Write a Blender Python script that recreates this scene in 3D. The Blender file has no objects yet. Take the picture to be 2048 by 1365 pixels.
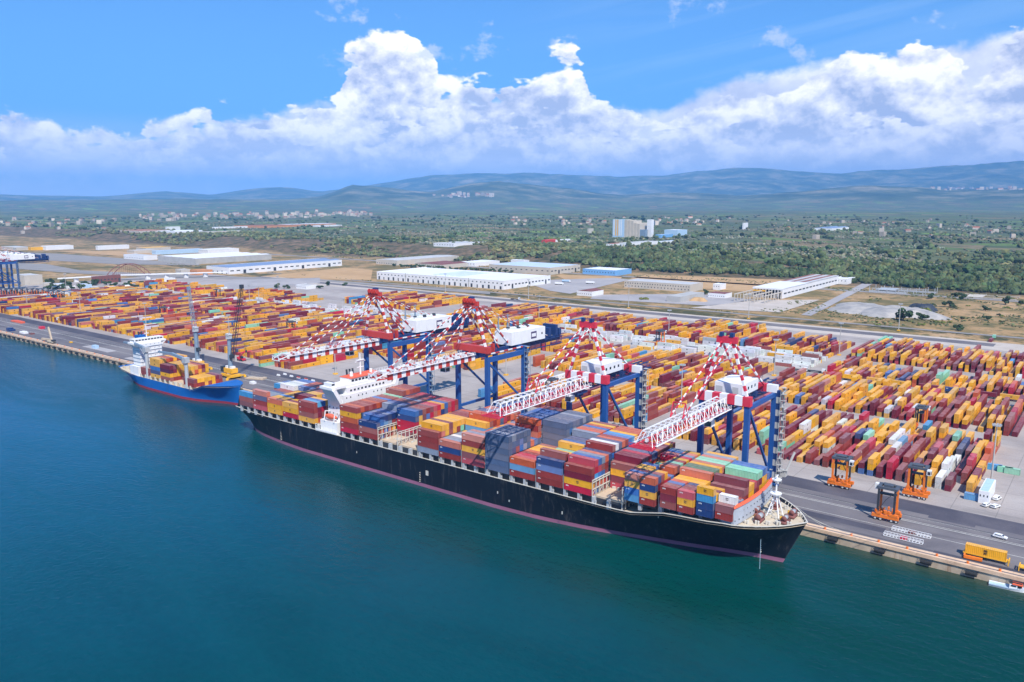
import bpy, bmesh, math, random
import numpy as np
from mathutils import Vector
R = math.radians
C = bpy.data.collections.new("scene"); bpy.context.scene.collection.children.link(C)
S = bpy.context.scene

# ------------------------------------------------------------------ camera
# world frame: X runs along the quay, Y inland, Z up; the drone hovers at (0, 0, 120)
FPX, YH, HC = 1593.0, 408.0, 120.0
PITCH = math.atan((682.5 - YH) / FPX)
HEAD = 0.65926
cam = bpy.data.cameras.new("camera"); camo = bpy.data.objects.new("camera", cam); C.objects.link(camo)
camo.location = (0, 0, HC); camo.rotation_euler = (math.pi / 2 - PITCH, 0, HEAD)
cam.sensor_width = 36; cam.lens = FPX / 2048 * 36; cam.clip_start = 1; cam.clip_end = 120000
S.camera = camo

def ray(x, y):
    u = x - 1024; v = y - 682.5
    up = -(v * math.cos(PITCH) + FPX * math.sin(PITCH)); fw = FPX * math.cos(PITCH) - v * math.sin(PITCH)
    return (u * math.cos(HEAD) - fw * math.sin(HEAD), u * math.sin(HEAD) + fw * math.cos(HEAD), up)
def G(x, y, z=0.0):                       # survey: where the sight line through a photo pixel meets height z
    X, Y, up = ray(x, y); t = (z - HC) / up
    return X * t, Y * t
def azel(x, y):                           # direction of a photo pixel: azimuth from the heading, elevation
    u = x - 1024; v = y - 682.5
    up = -(v * math.cos(PITCH) + FPX * math.sin(PITCH)); fw = FPX * math.cos(PITCH) - v * math.sin(PITCH)
    return math.atan2(u, fw), math.atan2(up, math.hypot(u, fw))

# ------------------------------------------------------------------ exposure, render
S.view_settings.view_transform = 'Standard'; S.view_settings.look = 'None'
S.view_settings.exposure = 0.25; S.view_settings.gamma = 1.0; S.view_settings.use_curve_mapping = False
S.render.engine = 'CYCLES'
S.cycles.use_denoising = True
S.cycles.max_bounces = 5; S.cycles.diffuse_bounces = 3; S.cycles.glossy_bounces = 3; S.cycles.volume_bounces = 0
S.cycles.transparent_max_bounces = 6; S.cycles.sample_clamp_indirect = 4

# ------------------------------------------------------------------ sun
SUNDIR = Vector((0.66, -0.52, 1.0)).normalized()
sl = bpy.data.lights.new("sun", 'SUN'); sl.energy = 5.0; sl.angle = R(0.53); sl.color = (1.0, 0.955, 0.88)
so = bpy.data.objects.new("sun", sl); C.objects.link(so); so.rotation_euler = SUNDIR.to_track_quat('Z', 'Y').to_euler()
so.location = (0, 0, 400)

# ------------------------------------------------------------------ sky with clouds
W = bpy.data.worlds.new("World"); S.world = W; W.use_nodes = True
nt = W.node_tree; nt.nodes.clear()
class NB:                                  # small node writer
    def __init__(s, tree): s.t = tree
    def n(s, kind, **kw):
        o = s.t.nodes.new(kind)
        for k, v in kw.items(): setattr(o, k, v)
        return o
    def put(s, sock, v):
        if isinstance(v, bpy.types.NodeSocket): s.t.links.new(v, sock)
        elif v is not None: sock.default_value = v
    def m(s, op, a, b=None, c=None, clamp=False):
        o = s.n('ShaderNodeMath', operation=op, use_clamp=clamp)
        s.put(o.inputs[0], a); s.put(o.inputs[1], b); s.put(o.inputs[2], c)
        return o.outputs[0]
    def mr(s, v, a, b, c=0.0, d=1.0, smooth=True):
        o = s.n('ShaderNodeMapRange', interpolation_type='SMOOTHSTEP' if smooth else 'LINEAR', clamp=True)
        for i, q in enumerate((v, a, b, c, d)): s.put(o.inputs[i], q)
        return o.outputs[0]
    def mix(s, f, a, b, mode='MIX'):
        o = s.n('ShaderNodeMix', data_type='RGBA', blend_type=mode, clamp_factor=True)
        s.put(o.inputs[0], f); s.put(o.inputs[6], a); s.put(o.inputs[7], b)
        return o.outputs[2]
    def comb(s, x, y, z):
        o = s.n('ShaderNodeCombineXYZ'); s.put(o.inputs[0], x); s.put(o.inputs[1], y); s.put(o.inputs[2], z); return o.outputs[0]
    def noise(s, vec, scale=1.0, detail=4.0, rough=0.5, dist=0.0, lac=2.0, dim='3D'):
        o = s.n('ShaderNodeTexNoise', noise_dimensions=dim); s.put(o.inputs['Vector'], vec)
        for k, v in (('Scale', scale), ('Detail', detail), ('Roughness', rough), ('Distortion', dist), ('Lacunarity', lac)): s.put(o.inputs[k], v)
        return o.outputs[0]
    def vor(s, vec, scale=1.0, feature='F1', rnd=1.0, out=0, smooth=None, detail=0.0, dim='2D'):
        o = s.n('ShaderNodeTexVoronoi', feature=feature, voronoi_dimensions=dim); s.put(o.inputs['Vector'], vec); s.put(o.inputs['Scale'], scale)
        s.put(o.inputs['Randomness'], rnd); s.put(o.inputs['Detail'], detail)
        if smooth is not None: s.put(o.inputs['Smoothness'], smooth)
        return o.outputs[out]
    def curve(s, v, pts):
        o = s.n('ShaderNodeFloatCurve'); c = o.mapping.curves[0]
        while len(c.points) > 2: c.points.remove(c.points[1])
        c.points[0].location = pts[0]; c.points[1].location = pts[-1]
        for p in pts[1:-1]: c.points.new(*p)
        for p in c.points: p.handle_type = 'AUTO'
        o.mapping.update(); s.put(o.inputs['Value'], v); return o.outputs[0]
    def ramp(s, v, stops, interp='LINEAR'):
        o = s.n('ShaderNodeValToRGB'); cr = o.color_ramp; cr.interpolation = interp
        while len(cr.elements) < len(stops): cr.elements.new(0.5)
        for e, (p, c) in zip(cr.elements, stops): e.position = p; e.color = (*c, 1)
        s.put(o.inputs[0], v); return o.outputs[0]

b = NB(nt)
tc = b.n('ShaderNodeTexCoord'); sep = b.n('ShaderNodeSeparateXYZ'); nt.links.new(tc.outputs['Generated'], sep.inputs[0])
dx, dy, dz = sep.outputs
rr = b.m('ADD', b.m('MULTIPLY', dx, math.cos(HEAD)), b.m('MULTIPLY', dy, math.sin(HEAD)))
fw = b.m('ADD', b.m('MULTIPLY', dx, -math.sin(HEAD)), b.m('MULTIPLY', dy, math.cos(HEAD)))
uu = b.m('ARCTAN2', rr, fw); ee = b.m('ARCSINE', dz)
sky = b.n('ShaderNodeTexSky', sky_type='NISHITA', sun_disc=False)
sky.sun_elevation = math.asin(SUNDIR.z); sky.sun_rotation = math.atan2(SUNDIR.x, SUNDIR.y)
sky.altitude = 0; sky.air_density = 1.0; sky.dust_density = 0.3; sky.ozone_density = 2.2
SKYK = 0.10
skyc = b.mix(1.0, sky.outputs[0], (SKYK * 0.55, SKYK * 0.90, SKYK * 1.34, 1), 'MULTIPLY')
skyc = b.mix(b.mr(ee, 0.32, 0.02, 0.25, 0.8), skyc, (0.11, 0.40, 0.96, 1))

def top_curve(pts, noise_amp=0):
    q = []
    for x, y in pts:
        a, e = azel(x, y); q.append((min(1, max(0, (a + 0.75) / 1.5)), max(0, e) / 0.3))
    q = [(0.0, q[0][1])] + q + [(1.0, q[-1][1])]
    return b.m('MULTIPLY', b.curve(b.mr(uu, -0.75, 0.75, 0, 1, False), q), 0.3)

def cloud_field(u, e, seed, sc):
    u = b.m('ADD', u, seed); e2 = b.m('MULTIPLY_ADD', e, 1.35, seed * 0.37); v = b.comb(u, e2, 0.0)
    wob = b.noise(v, sc * 1.3, 4, 0.6, dim='2D')
    v2 = b.comb(b.m('MULTIPLY_ADD', wob, 0.45 / sc, u), b.m('MULTIPLY_ADD', wob, 0.35 / sc, e2), 0.0)
    o = b.n('ShaderNodeTexVoronoi', feature='F1', voronoi_dimensions='2D'); b.put(o.inputs['Vector'], v2)
    for k, q in (('Scale', sc), ('Detail', 3.5), ('Roughness', 0.52), ('Lacunarity', 2.3)): b.put(o.inputs[k], q)
    o.normalize = True
    p1 = b.m('SUBTRACT', 1.0, o.outputs[0])
    p3 = b.noise(v, sc * 1.1, 7, 0.6, dim='2D')
    return b.m('ADD', b.m('MULTIPLY', p1, 0.62), b.m('MULTIPLY', p3, 0.62))     # about 0.35 .. 1.0

def layer(base, pts, seed, sc, amp, soft, lit, shade, fall, low=None, dens=1.0, gain=3.0, holes=0.0, mean=0.74):
    top = top_curve(pts)
    f0 = cloud_field(uu, ee, seed, sc)
    f1 = cloud_field(b.m('ADD', uu, 0.10 / sc), b.m('ADD', ee, 0.26 / sc), seed, sc)
    dep = b.m('SUBTRACT', top, ee)
    D = b.m('ADD', b.m('DIVIDE', b.m('MINIMUM', dep, amp * 1.2), amp), b.m('SUBTRACT', f0, mean))
    D = b.m('ADD', D, 0.03)
    if holes:
        hn = b.noise(b.comb(b.m('ADD', uu, seed * 3), b.m('MULTIPLY', ee, 2.2), 0.0), sc * 0.45, 4, 0.6, dim='2D')
        D = b.m('SUBTRACT', D, b.mr(hn, 0.42, 0.60, holes, 0.0))
    mask = b.mr(D, 0.0, soft)
    if low is not None: mask = b.m('MULTIPLY', mask, b.mr(b.m('ADD', ee, b.m('MULTIPLY', b.m('SUBTRACT', f0, mean), 0.06)), low - 0.014, low + 0.016))
    rel = b.m('MULTIPLY', b.m('SUBTRACT', f0, f1), gain)
    age = b.mr(dep, 0.0, fall, 0.26, -0.30, False)
    big = b.mr(b.noise(b.comb(b.m('ADD', uu, seed), b.m('MULTIPLY', ee, 1.8), 0.0), sc * 0.5, 3, 0.5, dim='2D'), 0.36, 0.64, -0.34, 0.34, False)
    L = b.m('ADD', b.m('ADD', b.m('ADD', 0.40, rel), age), big, clamp=True)
    thin = b.mr(D, 0.0, 0.30, 0.12, 0.0)
    col = b.mix(b.m('ADD', L, thin, clamp=True), shade, lit)
    return b.mix(b.m('MULTIPLY', mask, dens), base, col)

WHITE = (1.28, 1.24, 1.22, 1)
cir = b.noise(b.comb(b.m('MULTIPLY', b.m('ADD', uu, b.m('MULTIPLY', ee, -3.2)), 3.0), b.m('MULTIPLY', b.m('ADD', ee, b.m('MULTIPLY', uu, -0.16)), 26.0), 0.0), 1.0, 5, 0.6, 0.6, dim='2D')
cirm = b.m('MULTIPLY', b.mr(cir, 0.46, 0.72, 0, 0.14), b.m('MULTIPLY', b.mr(uu, -0.05, 0.2), b.mr(ee, 0.10, 0.19)))
skyc = b.mix(cirm, skyc, (0.62, 0.82, 1.0, 1))
# far bank, soft and bluish
skyc = layer(skyc, [(0, 245), (200, 275), (300, 262), (430, 235), (560, 215), (700, 200), (900, 190), (1100, 190), (1300, 205), (1400, 165), (1560, 125), (1750, 110), (1900, 80), (2048, 50)],
             11.0, 12.0, 0.05, 0.34, (1.05, 1.06, 1.14, 1), (0.60, 0.66, 0.86, 1), 0.16, gain=2.0, holes=0.1)
# tall cumulus towers
skyc = layer(skyc, [(0, 205), (60, 235), (130, 250), (200, 252), (245, 275), (300, 235), (360, 228), (430, 205), (500, 180), (560, 175), (640, 190), (680, 150), (700, 80), (790, 50), (860, 70), (885, 150), (930, 150), (1040, 135), (1085, 95), (1120, 85), (1165, 105), (1185, 190), (1260, 225), (1320, 235), (1360, 200), (1400, 160), (1480, 135), (1560, 140), (1640, 130), (1700, 85), (1760, 110), (1840, 56), (1910, 36), (1950, 105), (2015, 15), (2048, 5)],
             4.3, 17.0, 0.060, 0.16, WHITE, (0.47, 0.54, 0.76, 1), 0.15, low=0.026, gain=3.0, holes=0.52)
# nearer, lower heads with grey undersides
skyc = layer(skyc, [(0, 290), (120, 262), (240, 292), (380, 258), (520, 225), (640, 250), (760, 235), (840, 205), (960, 235), (1080, 215), (1200, 240), (1330, 250), (1400, 215), (1500, 250), (1620, 225), (1760, 205), (1900, 235), (2048, 205)],
             27.7, 23.0, 0.055, 0.20, (1.22, 1.19, 1.18, 1), (0.47, 0.54, 0.76, 1), 0.07, low=0.014, dens=0.92, gain=3.0, holes=0.5)
# scattered small puffs
pf = b.noise(b.comb(b.m('ADD', uu, 7.7), b.m('MULTIPLY', ee, 1.5), 0.0), 13.0, 7, 0.6, dim='2D')
pm = b.m('MULTIPLY', b.mr(pf, 0.60, 0.72), b.m('MULTIPLY', b.mr(uu, -0.30, -0.20), b.m('MULTIPLY', b.mr(ee, 0.13, 0.17), b.mr(ee, 0.27, 0.21))))
skyc = b.mix(b.m('MULTIPLY', pm, 0.7), skyc, (0.62, 0.72, 0.95, 1))
# milky foot of the bank
skyc = b.mix(b.m('MULTIPLY', b.mr(ee, 0.105, 0.03, 0.0, 0.80), b.mr(b.noise(b.comb(b.m('MULTIPLY', uu, 9.0), b.m('MULTIPLY', ee, 60.0), 0.0), 1.0, 5, 0.6, 0.4, dim='2D'), 0.3, 0.7, 0.55, 1.0)), skyc, (0.86, 0.88, 1.06, 1))
bg = b.n('ShaderNodeBackground'); b.put(bg.inputs[0], skyc); bg.inputs[1].default_value = 1.0
wo = b.n('ShaderNodeOutputWorld'); nt.links.new(bg.outputs[0], wo.inputs[0])
W.cycles.sampling_method = 'MANUAL'; W.cycles.sample_map_resolution = 512

# ------------------------------------------------------------------ object helpers
def tag(o, label=None, cat=None, group=None, kind=None):
    if label: o['label'] = label
    if cat: o['category'] = cat
    if group: o['group'] = group
    if kind: o['kind'] = kind
    return o
def empty(name, loc, label, cat, group=None, rz=0.0):
    o = bpy.data.objects.new(name, None); C.objects.link(o); o.location = loc; o.rotation_euler = (0, 0, rz); o.empty_display_size = 2
    return tag(o, label, cat, group)
class MB:
    def __init__(s): s.v = []; s.f = []; s.mi = []; s.c = []
    def cut(s):                                           # what was added since the last cut is an object of its own
        s.c.append((len(s.v), len(s.f))); return s
    def quad(s, a, b_, c, d, mi=0):
        n = len(s.v); s.v += [tuple(a), tuple(b_), tuple(c), tuple(d)]; s.f.append((n, n + 1, n + 2, n + 3)); s.mi.append(mi); return s
    def box(s, x0, y0, z0, x1, y1, z1, mi=0):
        n = len(s.v)
        s.v += [(x0, y0, z0), (x1, y0, z0), (x1, y1, z0), (x0, y1, z0), (x0, y0, z1), (x1, y0, z1), (x1, y1, z1), (x0, y1, z1)]
        s.f += [(n, n + 3, n + 2, n + 1), (n + 4, n + 5, n + 6, n + 7), (n, n + 1, n + 5, n + 4), (n + 1, n + 2, n + 6, n + 5), (n + 2, n + 3, n + 7, n + 6), (n + 3, n, n + 4, n + 7)]
        s.mi += [mi] * 6; return s
    def beam(s, p, q, w, h, mi=0):
        p = Vector(p); q = Vector(q); d = (q - p)
        if d.length < 1e-6: return s
        d.normalize(); side = d.cross(Vector((0, 0, 1)))
        if side.length < 1e-3: side = Vector((1, 0, 0))
        side.normalize(); upv = side.cross(d).normalized(); side = side * (w / 2); upv = upv * (h / 2); n = len(s.v)
        for c in (p, q):
            for a, b2 in ((-1, -1), (1, -1), (1, 1), (-1, 1)): s.v.append(tuple(c + side * a + upv * b2))
        s.f += [(n, n + 1, n + 2, n + 3), (n + 7, n + 6, n + 5, n + 4), (n, n + 4, n + 5, n + 1), (n + 1, n + 5, n + 6, n + 2), (n + 2, n + 6, n + 7, n + 3), (n + 3, n + 7, n + 4, n)]
        s.mi += [mi] * 6; return s
    def bands(s, p, q, w, h, k, m0=0, m1=1):              # painted in alternating bands
        p = Vector(p); q = Vector(q)
        for i in range(k): s.beam(p.lerp(q, i / k), p.lerp(q, (i + 1) / k), w, h, m0 if i % 2 == 0 else m1)
        return s
    def tube(s, p, q, r, r2=None, n=8, mi=0, cap=True):
        r2 = r if r2 is None else r2; p = Vector(p); q = Vector(q); d = (q - p).normalized()
        a = d.cross(Vector((0, 0, 1)));
        if a.length < 1e-3: a = Vector((1, 0, 0))
        a.normalize(); c = d.cross(a); k = len(s.v)
        for cc, rad in ((p, r), (q, r2)):
            for i in range(n):
                t = 2 * math.pi * i / n; s.v.append(tuple(cc + a * (rad * math.cos(t)) + c * (rad * math.sin(t))))
        for i in range(n):
            j = (i + 1) % n; s.f.append((k + i, k + j, k + n + j, k + n + i)); s.mi.append(mi)
        if cap:
            s.f.append(tuple(range(k + n - 1, k - 1, -1))); s.f.append(tuple(range(k + n, k + 2 * n))); s.mi += [mi, mi]
        return s
    def prism(s, pts, z0, z1, mi=0, top=None):            # pts counter-clockwise seen from above
        n = len(pts); k = len(s.v)
        s.v += [(x, y, z0) for x, y in pts] + [(x, y, z1) for x, y in pts]
        for i in range(n):
            j = (i + 1) % n; s.f.append((k + i, k + j, k + n + j, k + n + i)); s.mi.append(mi)
        s.f.append(tuple(range(k + n - 1, k - 1, -1))); s.f.append(tuple(range(k + n, k + 2 * n))); s.mi += [mi, mi if top is None else top]; return s
    def build(s, name, mats, parent=None, smooth=False, loc=None):
        if s.c:
            cs = [(0, 0)] + s.c
            if cs[-1] != (len(s.v), len(s.f)): cs.append((len(s.v), len(s.f)))
            out = []
            for (v0, f0), (v1, f1) in zip(cs[:-1], cs[1:]):
                if f1 == f0: continue
                q = MB(); q.v = s.v[v0:v1]; q.f = [tuple(i - v0 for i in f) for f in s.f[f0:f1]]; q.mi = s.mi[f0:f1]; out.append(q.build(name, mats, parent, smooth, loc))
            return out
        me = bpy.data.meshes.new(name); me.from_pydata(s.v, [], s.f)
        if not isinstance(mats, (list, tuple)): mats = [mats]
        for m_ in mats: me.materials.append(m_)
        if len(mats) > 1: me.polygons.foreach_set('material_index', s.mi)
        if smooth: me.polygons.foreach_set('use_smooth', [True] * len(s.f))
        me.update(); o = bpy.data.objects.new(name, me); C.objects.link(o)
        if parent is not None: o.parent = parent
        if loc is not None: o.location = loc
        return o
KIDS = {}
def copy_tree(o, parent=None, kids=None):
    c = o.copy(); C.objects.link(c)
    if parent is not None: c.parent = parent
    for ch in [k for k in C.objects if k.parent == o]: copy_tree(ch, c)
    return c

# ------------------------------------------------------------------ materials
def mat(name, col, rough=0.6, metal=0.0, var=0.12, scale=0.5, dirt=None, dirt_amt=0.0, bump=0.0, coord='Object', spec=0.5, rand=0.0, streak=False):
    m_ = bpy.data.materials.new(name); m_.use_nodes = True; t = m_.node_tree; nb = NB(t)
    bs = t.nodes['Principled BSDF']; bs.inputs['Roughness'].default_value = rough; bs.inputs['Metallic'].default_value = metal
    bs.inputs['Specular IOR Level'].default_value = spec
    tcn = nb.n('ShaderNodeTexCoord'); v = tcn.outputs[coord]
    if coord == 'Geo': pass
    nz = nb.noise(v, scale, 5, 0.6)
    k = nb.mr(nz, 0.25, 0.75, 1 - var, 1 + var, False)
    if rand:
        oi = nb.n('ShaderNodeObjectInfo'); k = nb.m('MULTIPLY', k, nb.mr(oi.outputs['Random'], 0, 1, 1 - rand, 1 + rand, False))
    base = nb.mix(1.0, (*col, 1), nb.comb(k, k, k), 'MULTIPLY')
    if dirt:
        if streak:
            mp = nb.n('ShaderNodeMapping'); nb.put(mp.inputs['Vector'], v); mp.inputs['Scale'].default_value = (1.0, 1.0, 0.12)
            dn = nb.noise(mp.outputs[0], scale * 1.6, 6, 0.7)
        else: dn = nb.noise(v, scale * 1.7, 6, 0.7, 0.4)
        base = nb.mix(nb.mr(dn, 0.52, 0.72, 0, dirt_amt), base, (*dirt, 1))
    nb.put(bs.inputs['Base Color'], base)
    if bump:
        bp = nb.n('ShaderNodeBump'); bp.inputs['Strength'].default_value = bump; nb.put(bp.inputs['Height'], nb.noise(v, scale * 6, 4)); t.links.new(bp.outputs[0], bs.inputs['Normal'])
    return m_
M = {}
M['white'] = mat('white_paint', (0.80, 0.80, 0.80), 0.45, dirt=(0.45, 0.36, 0.27), dirt_amt=0.25, scale=0.3, var=0.05, streak=True)
M['red'] = mat('red_paint', (0.50, 0.045, 0.035), 0.5, var=0.1, scale=0.3)
M['red2'] = mat('signal_red_paint', (0.62, 0.03, 0.06), 0.5, var=0.1, scale=0.3)
M['blue'] = mat('crane_blue_paint', (0.016, 0.085, 0.30), 0.45, var=0.12, scale=0.2, dirt=(0.05, 0.06, 0.08), dirt_amt=0.3, streak=True)
M['navy'] = mat('dark_blue_paint', (0.012, 0.04, 0.15), 0.5)
M['steel'] = mat('galvanised_steel', (0.42, 0.44, 0.46), 0.5, 0.2)
M['grey'] = mat('grey_paint', (0.42, 0.44, 0.46), 0.5, dirt=(0.3, 0.22, 0.15), dirt_amt=0.3)
M['bluegrey'] = mat('blue_grey_paint', (0.20, 0.27, 0.35), 0.5)
M['dark'] = mat('dark_steel', (0.035, 0.04, 0.05), 0.55)
M['rubber'] = mat('black_rubber', (0.015, 0.015, 0.016), 0.8)
M['rim'] = mat('wheel_rim', (0.55, 0.55, 0.53), 0.5)
M['glass'] = mat('window_glass', (0.03, 0.045, 0.06), 0.12, spec=0.8)
M['orange'] = mat('orange_paint', (0.80, 0.19, 0.015), 0.5, dirt=(0.20, 0.07, 0.03), dirt_amt=0.4)
M['orange2'] = mat('red_orange_paint', (0.80, 0.13, 0.05), 0.5)
M['yellow'] = mat('yellow_paint', (0.80, 0.42, 0.02), 0.5)
M['cream'] = mat('cream_deck_steel', (0.55, 0.47, 0.35), 0.7, dirt=(0.33, 0.17, 0.08), dirt_amt=0.6, scale=0.25)
M['hatch'] = mat('hatch_cover_steel', (0.56, 0.44, 0.31), 0.7, dirt=(0.30, 0.15, 0.08), dirt_amt=0.6, scale=0.2)
M['lashing'] = mat('lashing_frame_paint', (0.58, 0.55, 0.48), 0.6, dirt=(0.36, 0.20, 0.10), dirt_amt=0.5, scale=0.4)
M['concwall'] = mat('quay_wall_concrete', (0.46, 0.36, 0.26), 0.9, dirt=(0.22, 0.10, 0.045), dirt_amt=0.9, scale=0.22, var=0.25, streak=True, bump=0.3)
M['cope'] = mat('coping_concrete', (0.66, 0.46, 0.31), 0.9, dirt=(0.32, 0.16, 0.09), dirt_amt=0.5, scale=0.2, var=0.2)
M['brown'] = mat('brown_roof', (0.20, 0.07, 0.06), 0.8)
M['rust'] = mat('rusty_sheet_roof', (0.26, 0.10, 0.07), 0.8, dirt=(0.5, 0.45, 0.42), dirt_amt=0.7, scale=0.05)
M['wallw'] = mat('white_render', (0.74, 0.74, 0.75), 0.8, var=0.06, scale=0.1, dirt=(0.5, 0.46, 0.40), dirt_amt=0.2)
M['wallc'] = mat('cream_render', (0.52, 0.47, 0.40), 0.85, var=0.1, scale=0.1)
M['wallg'] = mat('grey_concrete_wall', (0.42, 0.41, 0.39), 0.85, var=0.15, scale=0.1)
M['roofw'] = mat('white_membrane_roof', (0.74, 0.75, 0.78), 0.7, var=0.07, scale=0.04)
M['roofg'] = mat('grey_sheet_roof', (0.48, 0.48, 0.48), 0.8, var=0.12, scale=0.05)
M['roofb'] = mat('blue_grey_sheet_roof', (0.20, 0.27, 0.42), 0.5, var=0.12, scale=0.03)
M['roofp'] = mat('pale_blue_roof', (0.50, 0.60, 0.74), 0.6, var=0.1, scale=0.04)
M['tile'] = mat('terracotta_tile', (0.34, 0.13, 0.07), 0.85, var=0.25, rand=0.2)
M['house'] = mat('house_render', (0.50, 0.43, 0.35), 0.85, var=0.1, rand=0.35)
M['skyblue'] = mat('sky_blue_cladding', (0.17, 0.38, 0.66), 0.6)
M['paleblue'] = mat('pale_blue_cladding', (0.42, 0.58, 0.74), 0.6)
M['mark'] = mat('road_marking', (0.60, 0.58, 0.52), 0.8, var=0.2, dirt=(0.2, 0.2, 0.2), dirt_amt=0.5, scale=0.3)
M['bark'] = mat('bark', (0.10, 0.07, 0.05), 0.9)
M['slate'] = mat('dark_slate_paint', (0.07, 0.085, 0.11), 0.6, dirt=(0.2, 0.16, 0.12), dirt_amt=0.4)
M['black'] = mat('black_lettering', (0.02, 0.02, 0.02), 0.6)
M['purple'] = mat('navy_fascia', (0.08, 0.06, 0.14), 0.6)
# ------------------------------------------------------------------ terrain
def fbm2(x, y, seed=0, octv=5):
    # cheap value noise on numpy arrays
    tot = np.zeros_like(x, dtype=float); amp = 1.0; fr = 1.0; nrm = 0
    for o in range(octv):
        xi = np.floor(x * fr).astype(np.int64); yi = np.floor(y * fr).astype(np.int64)
        xf = x * fr - xi; yf = y * fr - yi; xf = xf * xf * (3 - 2 * xf); yf = yf * yf * (3 - 2 * yf)
        def h(a, c):
            k = (a * 374761393 + c * 668265263 + (seed + o) * 974711) & 0x7fffffff
            k = ((k ^ (k >> 13)) * 1274126177) & 0x7fffffff
            return ((k ^ (k >> 16)) & 0xffff) / 65535.0
        v = (h(xi, yi) * (1 - xf) + h(xi + 1, yi) * xf) * (1 - yf) + (h(xi, yi + 1) * (1 - xf) + h(xi + 1, yi + 1) * xf) * yf
        tot += amp * v; nrm += amp; amp *= 0.5; fr *= 2
    return tot / nrm
RID1 = [(-400, 390), (0, 388), (120, 390), (200, 392), (260, 388), (330, 383), (420, 390), (500, 378), (560, 374), (640, 384), (720, 374), (800, 362), (860, 352), (950, 347), (1050, 346), (1150, 351), (1250, 354), (1330, 351), (1400, 341), (1480, 334), (1540, 337), (1600, 343), (1680, 346), (1720, 341), (1800, 338), (1900, 332), (2048, 322), (2500, 330)]
RID2 = [(-400, 404), (0, 405), (200, 402), (400, 401), (560, 399), (640, 394), (700, 374), (760, 378), (860, 388), (940, 372), (1000, 367), (1100, 378), (1250, 391), (1500, 386), (1650, 379), (1750, 372), (1900, 384), (2048, 380), (2500, 385)]
def prof(tab, az):
    A = [azel(x, y) for x, y in tab]
    return np.interp(az, [a for a, _ in A], [math.tan(e) for _, e in A])
def terrain(x, y):
    x = np.asarray(x, float); y = np.asarray(y, float)
    r = np.hypot(x, y); az = np.arctan2(x * math.cos(HEAD) + y * math.sin(HEAD), -x * math.sin(HEAD) + y * math.cos(HEAD))
    def sm(a, c, v): t = np.clip((v - a) / (c - a), 0, 1); return t * t * (3 - 2 * t)
    z = -0.35 + sm(1240, 1420, y + 40 * np.sin(x / 170.0)) * (13 + 9 * sm(-300, -900, x))
    z = z + sm(1500, 6000, y) * 26 + sm(1400, 2200, y) * (fbm2(x / 420 + 50, y / 420 + 50, 3) - 0.5) * 9
    z = z + sm(4500, 9000, r) * 30 * fbm2(x / 1500 + 90, y / 1500 + 90, 4)
    n = fbm2(x / 1500 + 200, y / 1500 + 200, 7, 7); n = 1 - np.abs(2 * n - 1) * 1.6; n2 = fbm2(x / 5200 + 300, y / 5200 + 300, 9, 6)
    h2 = prof(RID2, az) * 12500 + HC; h1 = prof(RID1, az) * 21500 + HC
    b2 = np.exp(-((r - 12500) / 2600.0) ** 2); b1 = sm(13500, 21500, r) * (1 - 0.35 * sm(21500, 30000, r))
    z0 = z; z = np.maximum(z, z * 0.3 + h2 * b2 * (0.78 + 0.26 * n)); z = np.maximum(z, h1 * b1 * (0.86 + 0.16 * n2 + (0.16 * n - .06) * (1 - sm(19500, 21500, r) * .75)))
    return np.where(r > 5000, z, z0)
def T1(x, y): return float(terrain(np.array([x]), np.array([y]))[0])
def GT(px, py):                            # sight line through a photo pixel down to the terrain
    X, Y, up = ray(px, py); L = math.sqrt(X * X + Y * Y)
    d = np.geomspace(300, 26000, 260)
    for _ in range(2):
        hit = HC + up / L * d <= np.maximum(terrain(X / L * d, Y / L * d), -0.3); i = int(np.argmax(hit)) if hit.any() else len(d) - 1
        d = np.linspace(d[max(0, i - 1)], d[i], 40)
    c = float(d[20]); x, y = X / L * c, Y / L * c
    return x, y, max(T1(x, y), 0.0)

def grid_mesh(name, xs, ys, zs, material, kind='structure', smooth=True):
    nr, na = xs.shape; co = np.stack([xs, ys, zs], -1).reshape(-1, 3)
    i = np.arange(nr - 1)[:, None] * na + np.arange(na - 1)[None, :]; i = i.ravel()
    f = np.stack([i, i + 1, i + na + 1, i + na], -1)
    me = bpy.data.meshes.new(name); me.vertices.add(len(co)); me.vertices.foreach_set('co', co.ravel())
    me.loops.add(f.size); me.loops.foreach_set('vertex_index', f.ravel().astype(np.int32))
    me.polygons.add(len(f)); me.polygons.foreach_set('loop_start', np.arange(0, f.size, 4, dtype=np.int32))
    me.polygons.foreach_set('use_smooth', [smooth] * len(f)); me.materials.append(material); me.update(calc_edges=True); me.validate()
    o = bpy.data.objects.new(name, me); C.objects.link(o); return tag(o, kind=kind)

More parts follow.
